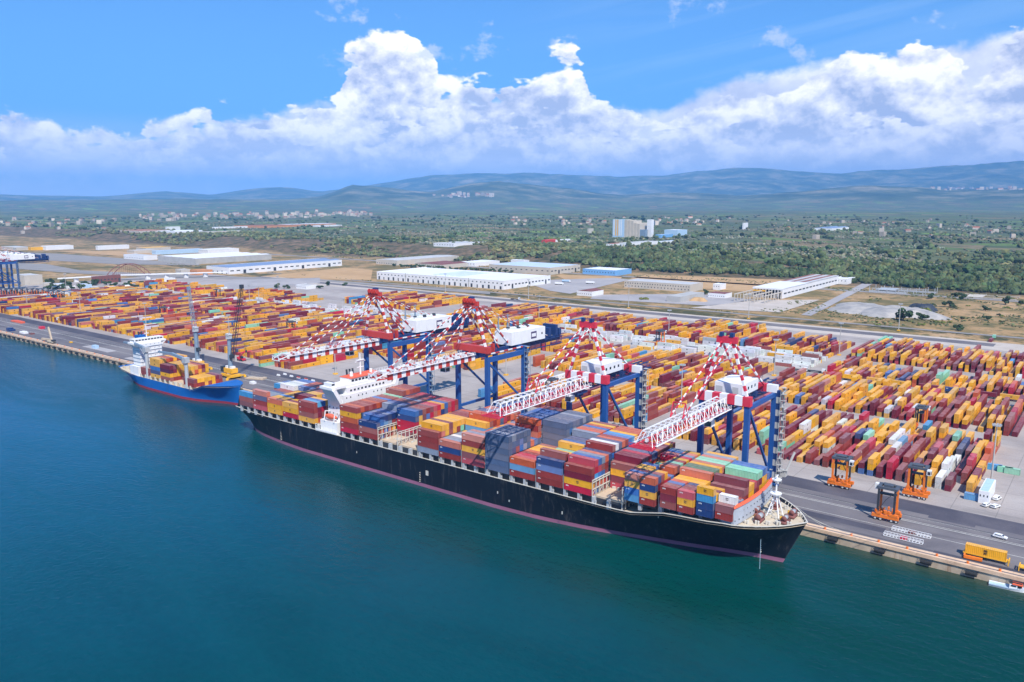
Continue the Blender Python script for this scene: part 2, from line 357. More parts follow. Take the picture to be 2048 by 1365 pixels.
def ground_material():
    m_ = bpy.data.materials.new('countryside_ground'); m_.use_nodes = True; t = m_.node_tree; nb = NB(t)
    bs = t.nodes['Principled BSDF']; bs.inputs['Roughness'].default_value = 0.95; bs.inputs['Specular IOR Level'].default_value = 0.1
    g = nb.n('ShaderNodeNewGeometry'); P = g.outputs['Position']; sp = nb.n('ShaderNodeSeparateXYZ'); t.links.new(P, sp.inputs[0]); px, py, pz = sp.outputs
    flat = nb.comb(px, py, 0.0)
    # dry industrial land near the port
    n1 = nb.noise(flat, 0.012, 8, 0.65, 0.5); n2 = nb.noise(flat, 0.05, 6, 0.7); n3 = nb.noise(flat, 0.004, 3, 0.5); n9 = nb.noise(flat, 0.25, 4, 0.7)
    dry = nb.ramp(n1, [(0.30, (0.085, 0.085, 0.032)), (0.42, (0.20, 0.155, 0.065)), (0.52, (0.38, 0.245, 0.115)), (0.62, (0.46, 0.30, 0.16)), (0.75, (0.44, 0.33, 0.22))])
    dry = nb.mix(nb.mr(n2, 0.48, 0.60, 0, 0.85), dry, (0.12, 0.115, 0.048, 1))
    dry = nb.mix(nb.mr(n9, 0.50, 0.68, 0, 0.6), dry, (0.16, 0.11, 0.06, 1))
    # parcels of the plain
    warp = nb.n('ShaderNodeMapping'); nb.put(warp.inputs['Vector'], flat); warp.inputs['Rotation'].default_value = (0, 0, 0.5); warp.inputs['Scale'].default_value = (1 / 170.0, 1 / 95.0, 1)
    cell = nb.vor(warp.outputs[0], 1.0, 'F1', 0.75, out='Color')
    sc = nb.n('ShaderNodeSeparateColor'); t.links.new(cell, sc.inputs[0])
    par = nb.ramp(sc.outputs[0], [(0.0, (0.075, 0.10, 0.042)), (0.28, (0.11, 0.135, 0.055)), (0.45, (0.17, 0.165, 0.09)), (0.60, (0.10, 0.16, 0.04)), (0.72, (0.20, 0.29, 0.055)), (0.80, (0.16, 0.145, 0.07)), (0.90, (0.28, 0.20, 0.11)), (1.0, (0.08, 0.085, 0.04))])
    far_n = nb.noise(flat, 0.0011, 6, 0.62)
    par = nb.mix(nb.mr(far_n, 0.42, 0.62, 0, 0.65), par, (0.095, 0.118, 0.058, 1))
    par = nb.mix(nb.mr(nb.noise(flat, 0.03, 5, 0.75), 0.5, 0.62, 0, 0.7), par, (0.075, 0.092, 0.045, 1))
    edge = nb.vor(warp.outputs[0], 1.0, 'DISTANCE_TO_EDGE', 0.75)
    par = nb.mix(nb.mr(edge, 0.012, 0.035, 0.75, 0.0), par, (0.03, 0.045, 0.02, 1))
    # scarp scrub
    scarp = nb.ramp(nb.noise(flat, 0.035, 7, 0.7), [(0.35, (0.04, 0.052, 0.022)), (0.5, (0.13, 0.10, 0.055)), (0.62, (0.24, 0.155, 0.095)), (0.75, (0.30, 0.21, 0.13))])
    yw = nb.m('ADD', py, nb.m('MULTIPLY', nb.m('SUBTRACT', n3, 0.5), 130))
    c = nb.mix(nb.mr(yw, 1215, 1262), dry, scarp); c = nb.mix(nb.mr(yw, 1400, 1500), c, par)
    # hills
    hill = nb.ramp(nb.noise(flat, 0.0016, 9, 0.68), [(0.35, (0.03, 0.05, 0.025)), (0.48, (0.07, 0.095, 0.045)), (0.56, (0.16, 0.16, 0.09)), (0.66, (0.30, 0.25, 0.16))])
    c = nb.mix(nb.mr(pz, 90, 220), c, hill)
    strip = nb.m('MULTIPLY', nb.mr(yw, 812, 822), nb.mr(yw, 846, 836)); c = nb.mix(nb.m('MULTIPLY', strip, nb.mr(n2, 0.38, 0.52)), c, (0.075, 0.075, 0.035, 1))
    nb.put(bs.inputs['Base Color'], c); return m_
GM = ground_material()
# polar fan round the point below the camera, closer rings near the scarp, out to 32 km
azs = np.linspace(-1.25, 1.25, 420)
rs = np.concatenate([np.array([330.0, 420, 540, 700, 880, 1000]), np.arange(1080, 2400, 22), np.geomspace(2400, 32000, 130)])
A, RR = np.meshgrid(azs, rs)
gx = -RR * np.sin(HEAD - A); gy = RR * np.cos(HEAD - A)
GYMIN = 296.0
gy2 = np.maximum(gy, GYMIN)
gz = terrain(gx, gy2); gz = np.where(gy < GYMIN + 1, -0.35, gz)
grid_mesh('ground', gx, gy2, gz, GM)

# ------------------------------------------------------------------ water
def water_material():
    m_ = bpy.data.materials.new('harbour_water'); m_.use_nodes = True; t = m_.node_tree; nb = NB(t)
    bs = t.nodes['Principled BSDF']; bs.inputs['Roughness'].default_value = 0.16; bs.inputs['IOR'].default_value = 1.33; bs.inputs['Specular IOR Level'].default_value = 0.26
    g = nb.n('ShaderNodeNewGeometry'); P = g.outputs['Position']; sp = nb.n('ShaderNodeSeparateXYZ'); t.links.new(P, sp.inputs[0]); px, py, pz = sp.outputs
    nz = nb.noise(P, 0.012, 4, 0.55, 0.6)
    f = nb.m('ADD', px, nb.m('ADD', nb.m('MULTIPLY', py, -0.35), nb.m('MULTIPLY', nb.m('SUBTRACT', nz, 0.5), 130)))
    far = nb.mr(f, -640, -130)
    c = nb.mix(far, (0.000, 0.084, 0.165, 1), (0.000, 0.046, 0.054, 1))  # blue-to-teal shift from view angle and sky, painted into the base colour
    c = nb.mix(nb.mr(nb.m('ADD', py, nb.m('MULTIPLY', nb.m('SUBTRACT', nz, 0.5), 50)), 170, 236, 0, 0.95), c, nb.mix(far, (0.0, 0.046, 0.062, 1), (0.000, 0.040, 0.028, 1)))  # dark reflection of the hull painted into the base colour towards the quay
    rip = nb.noise(P, 0.35, 3, 0.6); c = nb.mix(nb.mr(rip, 0.3, 0.7, 0.0, 0.16), c, (0.0, 0.015, 0.03, 1))
    wind = nb.noise(nb.comb(nb.m('MULTIPLY', px, .006), nb.m('MULTIPLY', py, .022), 0.0), 1.0, 4, 0.6, 1.2); c = nb.mix(nb.mr(wind, 0.40, 0.62, 0.0, 0.14), c, (0.0, 0.09, 0.12, 1)); nb.put(bs.inputs['Roughness'], nb.mr(wind, 0.38, 0.62, 0.10, 0.26))  # wind streaks: brighter reflection mixed into the base colour, besides the roughness
    silt = nb.m('MULTIPLY', nb.mr(py, 282, 293), nb.mr(px, -85, -60)); c = nb.mix(nb.m('MULTIPLY', silt, 0.6), c, (0.05, 0.06, 0.035, 1))
    nb.put(bs.inputs['Base Color'], c)
    h1 = nb.noise(P, 0.55, 4, 0.6, 0.3); mp = nb.n('ShaderNodeMapping'); nb.put(mp.inputs['Vector'], P); mp.inputs['Rotation'].default_value = (0, 0, 0.6); mp.inputs['Scale'].default_value = (0.10, 0.28, 1)
    h2 = nb.noise(mp.outputs[0], 1.0, 3, 0.5)
    bp = nb.n('ShaderNodeBump'); bp.inputs['Strength'].default_value = 0.6; bp.inputs['Distance'].default_value = 0.45; nb.put(bp.inputs['Height'], nb.m('ADD', nb.m('MULTIPLY', h1, 0.7), nb.m('MULTIPLY', h2, 0.9)))
    t.links.new(bp.outputs[0], bs.inputs['Normal']); return m_
WL = -4.0
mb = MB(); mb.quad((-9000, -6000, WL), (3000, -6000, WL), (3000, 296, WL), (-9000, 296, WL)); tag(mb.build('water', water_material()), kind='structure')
mb = MB(); mb.quad((-9000, -6000, -16), (3000, -6000, -16), (3000, 296, -16), (-9000, 296, -16)); tag(mb.build('seabed', mat('seabed_sand', (0.1, 0.12, 0.08))), kind='structure')

# ------------------------------------------------------------------ quay, apron, yard pavement
X0, X1 = -2600, 260
QY = 293.0
mb = MB(); mb.box(X0, QY, -15.5, X1, QY + 14, -0.02); tag(mb.build('quay_wall', M['concwall']), kind='structure')
mb = MB(); mb.box(X0, QY - 0.5, -1.0, X1, QY + 0.7, 0.22); mb.box(X0, QY + 2.0, -0.01, X1, QY + 3.6, 0.05); tag(mb.build('quay_coping', M['cope']), kind='structure')

def pavement(name, stops, scale, joint=None, rough=0.9, stain=(0.1, 0.1, 0.1), stain_amt=0.4, stretch=(1, 1, 1)):
    m_ = bpy.data.materials.new(name); m_.use_nodes = True; t = m_.node_tree; nb = NB(t); bs = t.nodes['Principled BSDF']; bs.inputs['Roughness'].default_value = rough; bs.inputs['Specular IOR Level'].default_value = 0.25
    g = nb.n('ShaderNodeNewGeometry'); P = g.outputs['Position']
    mp = nb.n('ShaderNodeMapping'); nb.put(mp.inputs['Vector'], P); mp.inputs['Scale'].default_value = stretch
    c = nb.ramp(nb.noise(P, scale, 7, 0.62, 0.3), stops)
    fine = nb.noise(P, 1.4, 4, 0.7); c = nb.mix(1.0, c, nb.comb(*[nb.mr(fine, 0.25, 0.75, 0.86, 1.12, False)] * 3), 'MULTIPLY')
    st = nb.noise(mp.outputs[0], 0.09, 6, 0.65, 0.2); c = nb.mix(nb.mr(st, 0.54, 0.70, 0, stain_amt), c, (*stain, 1))
    if joint:
        sp = nb.n('ShaderNodeSeparateXYZ'); t.links.new(P, sp.inputs[0])
        for ax, (per, wd) in zip((0, 1), joint):
            if per:
                k = nb.m('PINGPONG', sp.outputs[ax], per / 2); c = nb.mix(nb.mr(k, wd, wd * 2.2, 0.45, 0), c, (0.14, 0.13, 0.12, 1))
    nb.put(bs.inputs['Base Color'], c); return m_
asph = pavement('apron_asphalt', [(0.35, (0.125, 0.115, 0.125)), (0.5, (0.165, 0.150, 0.158)), (0.65, (0.205, 0.185, 0.185))], 0.03, stretch=(0.15, 1, 1), stain=(0.075, 0.068, 0.078), stain_amt=0.75)
asph_d = pavement('dark_asphalt', [(0.35, (0.062, 0.060, 0.078)), (0.5, (0.085, 0.080, 0.100)), (0.65, (0.115, 0.105, 0.122))], 0.04, stretch=(0.12, 1, 1), stain=(0.05, 0.05, 0.07), stain_amt=0.5)
conc = pavement('yard_concrete', [(0.30, (0.29, 0.25, 0.23)), (0.5, (0.37, 0.325, 0.30)), (0.7, (0.44, 0.395, 0.365))], 0.025, joint=((15.6, 0.10), (20, 0.10)), stain=(0.20, 0.18, 0.17), stain_amt=0.6, stretch=(0.22, 1, 1))
sand = pavement('pale_gravel_verge', [(0.3, (0.44, 0.38, 0.32)), (0.7, (0.56, 0.49, 0.43))], 0.05, stain=(0.32, 0.26, 0.21), stain_amt=0.4)
road = pavement('road_asphalt', [(0.3, (0.24, 0.22, 0.205)), (0.7, (0.31, 0.285, 0.265))], 0.03, stain=(0.24, 0.22, 0.21), stain_amt=0.5, stretch=(0.1, 1, 1))
lot = pavement('grey_yard_surface', [(0.3, (0.30, 0.28, 0.28)), (0.7, (0.42, 0.39, 0.38))], 0.02, stain=(0.50, 0.45, 0.42), stain_amt=0.5)
def sheet(name, x0, y0, x1, y1, z, m_):
    mb = MB(); mb.quad((x0, y0, z), (x1, y0, z), (x1, y1, z), (x0, y1, z)); return tag(mb.build(name, m_), kind='structure')
def poly(name, pts, z, m_):
    me = bpy.data.meshes.new(name); me.from_pydata([(x, y, z) for x, y in pts], [], [tuple(range(len(pts)))]); me.materials.append(m_)
    o = bpy.data.objects.new(name, me); C.objects.link(o); return tag(o, kind='structure')
sheet('yard_pavement', X0 + 1300, QY + 14, X1, 770, 0.0, conc)
sheet('quay_apron', X0, QY + 0.7, X1, 346, 0.02, asph)
sheet('apron_lane', X0, 333, X1, 345.5, 0.03, asph_d)
sheet('container_road', -330, 556.5, X1, 565.5, 0.02, road)
for k_, (xa, ya, xb, yb, mm) in enumerate(((-98, 304, -62, 309, asph_d), (-52, 330.5, -36, 333, asph_d), (-140, 312, -118, 320, asph_d), (-44, 296.6, -10, 299, asph_d), (-620, 300, -560, 306, lot), (-700, 304, -655, 312, lot))): sheet('asphalt_patch', xa, ya, xb, yb, 0.026 + .001 * k_, mm)
for yy, w, dash in ((311.0, 0.25, 0), (321.6, 0.35, 0), (322.9, 0.25, 0), (327.4, 0.25, 0)):
    mb = MB(); mb.quad((X0, yy, 0.036), (X1, yy, 0.036), (X1, yy + w, 0.036), (X0, yy + w, 0.036)); tag(mb.build('lane_marking', M['mark']), kind='structure')
mb = MB()
for yy in (298.0, 328.0): mb.box(X0, yy - 0.45, 0.0, X1, yy - 0.2, 0.045, 0); mb.box(X0, yy + 0.2, 0.0, X1, yy + 0.45, 0.045, 0)
tag(mb.build('crane_rail', M['dark']), kind='structure')
# land behind the yard: verge, port road, verge, service track
sheet('road_verge', -1150, 762, X1, 806, 0.01, sand)
sheet('port_road', -1150, 779, -85, 797, 0.03, asph)
sheet('service_track', -1200, 842, X1, 850, 0.01, road)
sheet('inland_road', -1700, 1160, X1 + 300, 1178, 0.02, road)
# west part of the port: broad pale roads curving away, lorry parks
def gp(*px): return [G(x, y) for x, y in px]
poly('lorry_park', gp((60, 612), (230, 585), (300, 575), (480, 560), (640, 556), (640, 566), (500, 580), (330, 600), (200, 602), (120, 606)), 0.05, lot)
poly('wide_road', gp((-60, 500), (120, 508), (300, 521), (400, 527), (398, 531), (240, 529), (-60, 513)), 0.03, road)
poly('branch_road', gp((-60, 525), (90, 528), (160, 541), (330, 549), (640, 559), (980, 585), (980, 589), (640, 563), (300, 555), (150, 547), (-60, 531)), 0.04, road)
poly('loading_yard', gp((1190, 590), (1400, 588), (1510, 600), (1420, 612), (1180, 598)), 0.03, lot)
poly('paved_lane', gp((1602, 630), (1622, 632), (1757, 562), (1735, 562)), 0.04, lot)
poly('white_lot', gp((1040, 562), (1230, 556), (1260, 560), (1140, 588), (1100, 582)), 0.03, lot)
poly('building_site', gp((1380, 616), (1520, 600), (1640, 600), (1560, 625)), 0.03, sand)
dryf = pavement('dry_field_soil', [(0.3, (0.42, 0.26, 0.12)), (0.6, (0.52, 0.33, 0.165)), (0.75, (0.40, 0.27, 0.15))], 0.02, stain=(0.30, 0.20, 0.10), stain_amt=0.5)
poly('dry_field', gp((1260, 557), (1310, 546), (1540, 551), (1600, 562), (1500, 584), (1400, 578), (1290, 566)), 0.02, dryf)
poly('dry_field', gp((520, 553), (690, 536), (745, 540), (742, 560), (640, 560)), 0.02, dryf)
poly('dry_field', gp((240, 512), (110, 503), (220, 502), (330, 508), (300, 514)), 0.02, dryf)
poly('dry_field', gp((1110, 550), (1245, 553), (1240, 560), (1130, 560)), 0.02, dryf)
# ------------------------------------------------------------------ hulls
def hull_mesh(stem_x, stern_x, zs, bw, bd, cy, zdeck, mats, band, nst=90, expo=1.7, wl=WL):
    # stem_x/stern_x: functions of z; bw/bd: half breadth tables over t (0 stern .. 1 stem); zdeck: table over t
    ts = np.unique(np.concatenate([1 - np.cos(np.linspace(0, math.pi / 2, nst // 2)) * 1.0, np.sin(np.linspace(0, math.pi / 2, nst // 2))])); ts = (ts - ts.min()) / (ts.max() - ts.min())
    BW = lambda t: float(np.interp(t, *zip(*bw))); BD = lambda t: float(np.interp(t, *zip(*bd))); ZD = lambda t: float(np.interp(t, *zip(*zdeck)))
    levels = [-0.35, 0.0] + [band] + [0.35, 0.5, 0.65, 0.8, 0.92, 1.0]
    v, f, mi = [], [], []; rows = []
    for t in ts:
        zd = ZD(t); row = []
        for l in levels:
            z = wl + (zd - wl) * l if l >= 0 else wl - 4.5
            if l == band: z = wl + 1.55
            s = max(0.0, (z - wl) / (zd - wl)); w = BW(t) + (BD(t) - BW(t)) * s ** expo
            x = stern_x(z) + (stem_x(z) - stern_x(z)) * t
            row.append((x, w, z))
        rows.append(row)
    L = len(levels)
    for side in (-1, 1):
        k = len(v)
        for row in rows: v += [(x, cy + side * w, z) for x, w, z in row]
        for i in range(len(rows) - 1):
            for j in range(L - 1):
                a = k + i * L + j; q = (a, a + L, a + L + 1, a + 1)
                f.append(q if side < 0 else q[::-1]); mi.append(1 if j < 2 else 0)
    k0, k1 = 0, len(rows) * L                  # transom
    for j in range(L - 1): f.append((k1 + j, k1 + j + 1, k0 + j + 1, k0 + j)[::-1]); mi.append(1 if j < 2 else 0)
    me = bpy.data.meshes.new('hull'); me.from_pydata(v, [], f); [me.materials.append(m_) for m_ in mats]
    me.polygons.foreach_set('material_index', mi); me.polygons.foreach_set('use_smooth', [True] * (len(f))); me.update()
    # deck sheet
    dv, df = [], []
    for row in rows:
        x, w, z = row[-1]; w = max(w - 0.25, 0.02); dv += [(x, cy - w, z - 0.9 * 1), (x, cy + w, z - 0.9)]
    for i in range(len(rows) - 1): a = 2 * i; df.append((a, a + 2, a + 3, a + 1))
    md = bpy.data.meshes.new('deck'); md.from_pydata(dv, [], df); md.update()
    edge = [(r[-1][0], r[-1][1], r[-1][2]) for r in rows]
    return me, md, edge
def obj(name, me, parent=None, mats=None):
    o = bpy.data.objects.new(name, me); C.objects.link(o)
    if parent is not None: o.parent = parent
    if mats is not None:
        me.materials.clear(); [me.materials.append(m_) for m_ in (mats if isinstance(mats, (list, tuple)) else [mats])]
    return o
M['hullblack'] = mat('black_hull_paint', (0.006, 0.009, 0.016), 0.5, spec=0.25, dirt=(0.10, 0.085, 0.08), dirt_amt=0.6, scale=0.35, streak=True)
M['boot'] = mat('faded_pink_antifouling', (0.30, 0.115, 0.19), 0.7, var=0.15, dirt=(0.2, 0.08, 0.14), dirt_amt=0.4, scale=0.1)
M['hullblue'] = mat('bright_blue_hull_paint', (0.006, 0.12, 0.42), 0.45, var=0.12, dirt=(0.03, 0.09, 0.22), dirt_amt=0.4, scale=0.12, streak=True)
M['bootred'] = mat('red_antifouling', (0.30, 0.025, 0.045), 0.65, var=0.15)
M['wallgrey'] = mat('breakwater_grey', (0.40, 0.43, 0.48), 0.6, dirt=(0.30, 0.24, 0.2), dirt_amt=0.35, scale=0.3, streak=True)
CY = 265.5
def big_ship():
    t = empty('container_ship', (-230, CY, WL), 'long black hulled container ship stacked with containers along the quay', 'container ship')
    X0s, X1s = -385.0, -78.0
    tt = lambda x: (x - X0s) / (X1s - X0s)
    bd = [(0, 19.5), (tt(-372), 21.5), (tt(-350), 22.5), (tt(-150), 22.5), (tt(-128), 22.0), (tt(-112), 21.2), (tt(-104), 20.5), (tt(-97), 19.2), (tt(-92), 16.6), (tt(-86), 11.4), (tt(-82), 6.8), (tt(-79.5), 2.7), (1, 0.1)]
    bw = [(0, 11.0), (tt(-376), 15.5), (tt(-364), 18.5), (tt(-345), 21), (tt(-325), 22.5), (tt(-195), 22.5), (tt(-172), 21.2), (tt(-150), 17.8), (tt(-130), 13.0), (tt(-112), 8.3), (tt(-98), 4.2), (tt(-88), 1.6), (1, 0.08)]
    zd = [(0, 9.2), (tt(-320), 9.2), (tt(-134), 9.2), (tt(-120), 12.4), (tt(-104), 12.9), (tt(-100), 13.2), (1, 12.7)]
    sl_ = Vector(t.location)
    hm, dm, edge = hull_mesh(lambda z: -85.5 + max(0, (z + 4)) / 18.0 * 8.0, lambda z: -381.5 - min(1, max(0, (z + 4)) / 9.0) * 3.5, None, bw, bd, CY, zd, [M['hullblack'], M['boot']], 0.12)
    h = obj('hull', hm, t); d = obj('deck', dm, t, M['cream'])
    for o in (h, d): o.location = -sl_
    def P(mbb, name, mats, smooth=False, parent=t):
        o = mbb.build(name, mats, parent, smooth)
        for q in (o if isinstance(o, list) else [o]): q.location = -sl_
        return o
    # sheer-strake rail line along the deck edge
    r_ = MB()
    for side in (-1, 1):
        for (xa, wa, za), (xb, wb, zb) in zip(edge[:-1], edge[1:]):
            if xb - xa < 0.05 and abs(wb - wa) < 0.05: continue
            a = (xa, CY + side * (wa - 0.1), za + 0.05); c = (xb, CY + side * (wb - 0.1), zb + 0.05); r_.beam(a, c, 0.45, 0.22)
    P(r_, 'sheer_rail', M['lashing'])
    # hatch coaming block and cross deck
    cz = MB(); cz.box(-377.5, CY - 20.2, 8.0, -311.5, CY + 20.2, 11.0, 0); cz.cut(); cz.box(-295.5, CY - 20.2, 8.0, -138, CY + 20.2, 11.0, 0); cz.cut(); cz.box(-138, CY - 17.2, 10.8, -110, CY + 17.2, 13.0, 0); cz.cut(); cz.box(-109.9, CY - 13, 11.8, -98, CY + 13, 13.2, 0)
    P(cz, 'hatch_coaming', M['dark'])
    hc = MB(); hb = MB(); rnd = random.Random(4)
    for x in [-377, -364.2, -351.4, -338.4, -325.2, -293.2, -280.1, -267.2, -254.4, -241.6, -228.8, -215.6, -202.7, -189.8, -176.6, -163.4, -150.3]:
        for k in range(3): y = CY - 20.0 + k * 13.4; hc.box(x, y, 11.003, x + 12.2, y + 13.1, 11.75)
        hc.cut()
        if x in (-267.2, -254.4, -150.3):
            for k in range(22): xx = x + rnd.uniform(0.5, 11.0); yy = CY + rnd.uniform(-19.5, 18.5); hb.box(xx, yy, 11.76, xx + rnd.uniform(0.5, 1.6), yy + rnd.uniform(0.4, 1.4), 11.9 + rnd.uniform(0.1, 0.9)).cut()
    P(hc, 'hatch_cover', M['hatch']); P(hb, 'twistlock_bin', M['lashing'])
    # side pedestals carrying the outboard stacks
    pd = MB()
    x = -376.5
    while x < -139:
        if not (-311 < x < -295): 
            pd.box(x, CY - 22.1, 8.4, x + 0.9, CY - 20.3, 11.6).cut()
            pd.box(x + 1.3, CY - 22.0, 8.4, x + 1.8, CY - 21.5, 10.4).cut()
        x += 6.45
    for x, w in ((-132, 20.6), (-124, 19.8), (-117, 18.6), (-110, 17.2), (-103.6, 15.4)):
        pd.box(x, CY - w, 10.5, x + 1.2, CY - w + 1.6, 14.4); pd.beam((x + 1.2, CY - w + .4, 14.0), (x + 4.2, CY - w + .5, 13.2), .4, .5); pd.cut()
    P(pd, 'stack_pedestal', M['grey'])
    # lashing bridges in the gaps between bays
    for x in [-364.5, -351.7, -338.8, -325.5, -280.5, -267.6, -254.8, -242.0, -229.1, -216.0, -203.0, -190.1, -177.0, -163.8, -150.8, -138.0, -124.3]:
        lb = MB(); hgt = 6.0 if x in (-267.6, -254.8, -242.0, -150.8, -138.0) else 5.4
        w = 21.6 if x < -130 else 19.5; zb = 9.0
        for k in range(18):
            y = CY - w + k * (2 * w / 17); lb.beam((x, y, zb), (x, y, 11.8 + hgt), 0.28, 0.28)
        for zz in (14.2, 16.9, 11.8 + hgt): lb.box(x - 0.22, CY - w, zz - 0.12, x + 0.22, CY + w, zz + 0.1)
        for k in range(0, 17, 2):
            y = CY - w + k * (2 * w / 17); lb.beam((x, y, 12), (x, y + 2 * w / 17, 14.4), 0.14, 0.14)
        P(lb, 'lashing_bridge', M['lashing'])
    # accommodation block
    ab = MB(); y0, y1 = CY - 16.5, CY + 18.5
    ab.prism([(-309, y0), (-297.5, y0), (-297.5, y1), (-309, y1)], 9, 27.5); ab.box(-308.4, y0 + 3, 27.5, -297.9, y1 - 2, 31.0)
    ab.beam((-302, y0 + 0.5, 22), (-302, CY - 21.5, 31.2), 8.5, 2.0); ab.beam((-302, y1 - 0.5, 22), (-302, CY + 21.5, 31.2), 8.5, 2.0)
    ab.box(-307.5, CY - 22.5, 31.003, -298.3, CY + 22.5, 32.2)
    ab.box(-310.5, y0 - 4, 9, -297.8, y0 - 0.003, 14.5)
    acc = P(ab, 'superstructure', M['white'])
    def PS(mbb, name, mats, par):
        o = mbb.build(name, mats, par); return o
    wn = MB()
    for lv in range(6):
        z = 11.8 + lv * 2.75
        for k in range(13):
            y = y0 + 2.0 + k * 2.55
            if (k + lv) % 4 == 3: continue
            wn.box(-297.48, y, z, -297.44, y + 0.6, z + 0.8).cut()
        for k in range(4): wn.box(-308 + k * 2.7, y0 - 0.04, z, -307.4 + k * 2.7, y0 - 0.008, z + 0.8).cut()
    for k in range(10): wn.box(-298.0, y0 + 5.0 + k * 2.4, 28.6, -297.86, y0 + 6.2 + k * 2.4, 29.6).cut()
    PS(wn, 'cabin_window', M['glass'], acc)
    wh = MB(); wh.box(-307, CY - 10, 32.203, -299, CY + 11, 34.6, 0)
    for k in range(9): wh.box(-299.02, CY - 9.4 + k * 2.25, 33.0, -298.95, CY - 7.8 + k * 2.25, 34.1, 1)
    for sy in (-21.8, 19.4): wh.box(-305, CY + sy, 32.203, -299.5, CY + sy + 2.4, 34.2, 0); wh.box(-299.52, CY + sy + .3, 33.0, -299.45, CY + sy + 2.1, 33.9, 1)
    wh.box(-307.2, CY - 10.2, 34.603, -298.7, CY + 11.2, 34.85, 2)
    P(wh, 'wheelhouse', [M['white'], M['glass'], M['orange2']])
    ms = MB(); ms.tube((-303, CY, 34.8), (-303, CY, 45.5), 0.45, 0.25); ms.beam((-303, CY - 3.4, 41.5), (-303, CY + 3.4, 41.5), .3, .3); ms.beam((-303, CY - 2.2, 38.6), (-303, CY + 2.2, 38.6), .4, .4); ms.box(-303.6, CY - 2.4, 42, -302.4, CY + 2.4, 42.4)
    ms.tube((-303, CY - 6, 34.8), (-303, CY - 6, 37), .9, .9); ms.tube((-303, CY + 7, 34.8), (-303, CY + 7, 36.6), .8, .8)
    PS(ms, 'radar_mast', M['white'], acc)
    fn = MB(); fn.box(-322 + 9.6, CY - 4, 11, -309.6, CY + 5, 33.5, 0)
    for k in range(3): fn.tube((-311, CY - 2 + k * 2, 33.5), (-311.3, CY - 2 + k * 2, 36.5), .5, .5, mi=1)
    P(fn, 'funnel', [M['navy'], M['dark']])
    for yy in (y0 - 3.2,):
        lbt = MB(); n = 10; ys = yy
        for i in range(n):
            a = i / n; c = (i + 1) / n; ra = 1.4 * math.sin(math.pi * min(.96, max(.06, a))) ** .5; rc = 1.4 * math.sin(math.pi * min(.96, max(.06, c))) ** .5
            lbt.tube((-307.5 + a * 8.6, ys, 16.8), (-307.5 + c * 8.6, ys, 16.8), ra, rc, 10)
        lf = P(lbt, 'lifeboat', M['orange2'], True)
        dv = MB()
        for xx in (-307, -299.8): dv.beam((xx, ys - 1.2, 14.4), (xx, ys - 0.3, 19.2), .4, .4); dv.beam((xx, ys - .3, 19.2), (xx, ys + 2.6, 18.6), .4, .4); dv.cut()
        P(dv, 'davit', M['white'])
    # breakwater wall ahead of the forward bay
    bk = MB(); n = 14
    for i in range(n):
        y = CY - 18.3 + i * 36.6 / n; y2 = y + 36.6 / n
        xo = lambda q: -96.8 + 1.6 * (1 - ((q - CY) / 18.6) ** 2)
        for (z0, z1, mi) in ((12.6, 18.6, 0), (18.6, 19.3, 1)):
            bk.quad((xo(y), y, z0), (xo(y2), y2, z0), (xo(y2) - .5, y2, z1), (xo(y) - .5, y, z1), mi); bk.quad((xo(y) - .6, y, z0), (xo(y) - 1.0, y, z1), (xo(y2) - 1.0, y2, z1), (xo(y2) - .6, y2, z0), mi)
        bk.quad((xo(y) - .5, y, 19.3), (xo(y2) - .5, y2, 19.3), (xo(y2) - 1.0, y2, 19.3), (xo(y) - 1.0, y, 19.3), 1)
        bk.box(xo(y) + .05, y + .5, 14.0, xo(y) + .2, y + .8, 14.4, 2); bk.box(xo(y) - .25, y + 1.5, 16.2, xo(y) - .1, y + 1.8, 16.6, 2)
    for yy in (CY - 18.3, CY + 18.3): bk.quad((-96.8, yy, 12.6), (-97.3, yy, 18.6), (-101.5, yy, 18.6), (-101.5, yy, 12.6), 0)
    P(bk, 'breakwater', [M['wallgrey'], M['orange2'], M['dark']])
    # forecastle gear
    fm = MB()
    for s in (-1, 1): fm.beam((-91.5, CY + s * 2.2, 13.6), (-89.6, CY + s * .5, 21.5), .35, .35); fm.beam((-87.2, CY + s * 2.2, 13.6), (-89.0, CY + s * .5, 21.5), .35, .35)
    for z in (15.5, 17.5, 19.5): fm.beam((-90.9 + (z - 14) * .2, CY - 1.6, z), (-90.9 + (z - 14) * .2, CY + 1.6, z), .2, .2)
    fm.tube((-89.3, CY, 21.0), (-89.3, CY, 28.5), .35, .25); fm.tube((-89.3, CY, 21.3), (-89.3, CY, 21.9), 1.8, 2.0, 10); fm.tube((-89.3, CY, 26.4), (-89.3, CY, 26.9), 1.5, 1.7, 10); fm.beam((-89.3, CY - 1.7, 28), (-89.3, CY + 1.7, 28), .2, .2)
    P(fm, 'foremast', M['white']).location.z -= 1.2
    for (x, y, s) in ((-92, CY - 7.5, 1), (-92, CY + 8, 1), (-84.5, CY - 3.4, .8), (-84.2, CY + 3.5, .8), (-95, CY - 2, .7)):
        wd = MB(); wd.tube((x, y - 1.6 * s, 15.2), (x, y + 1.6 * s, 15.2), .95 * s, .95 * s, 12, 0); wd.tube((x, y - 1.9 * s, 15.2), (x, y - 1.6 * s, 15.2), 1.25 * s, 1.25 * s, 12, 1); wd.tube((x, y + 1.6 * s, 15.2), (x, y + 1.9 * s, 15.2), 1.25 * s, 1.25 * s, 12, 1); wd.box(x - 1.2, y - 2.3, 13.5, x + 1.2, y + 2.3, 14.2, 1); wd.box(x - 1.7, y - .6, 14.2, x - .9, y + .6, 15.3, 2)
        P(wd, 'mooring_winch', [M['steel'], M['brown'], M['yellow']], True).location.z -= 1.3
    bl = MB(); rnd = random.Random(8)
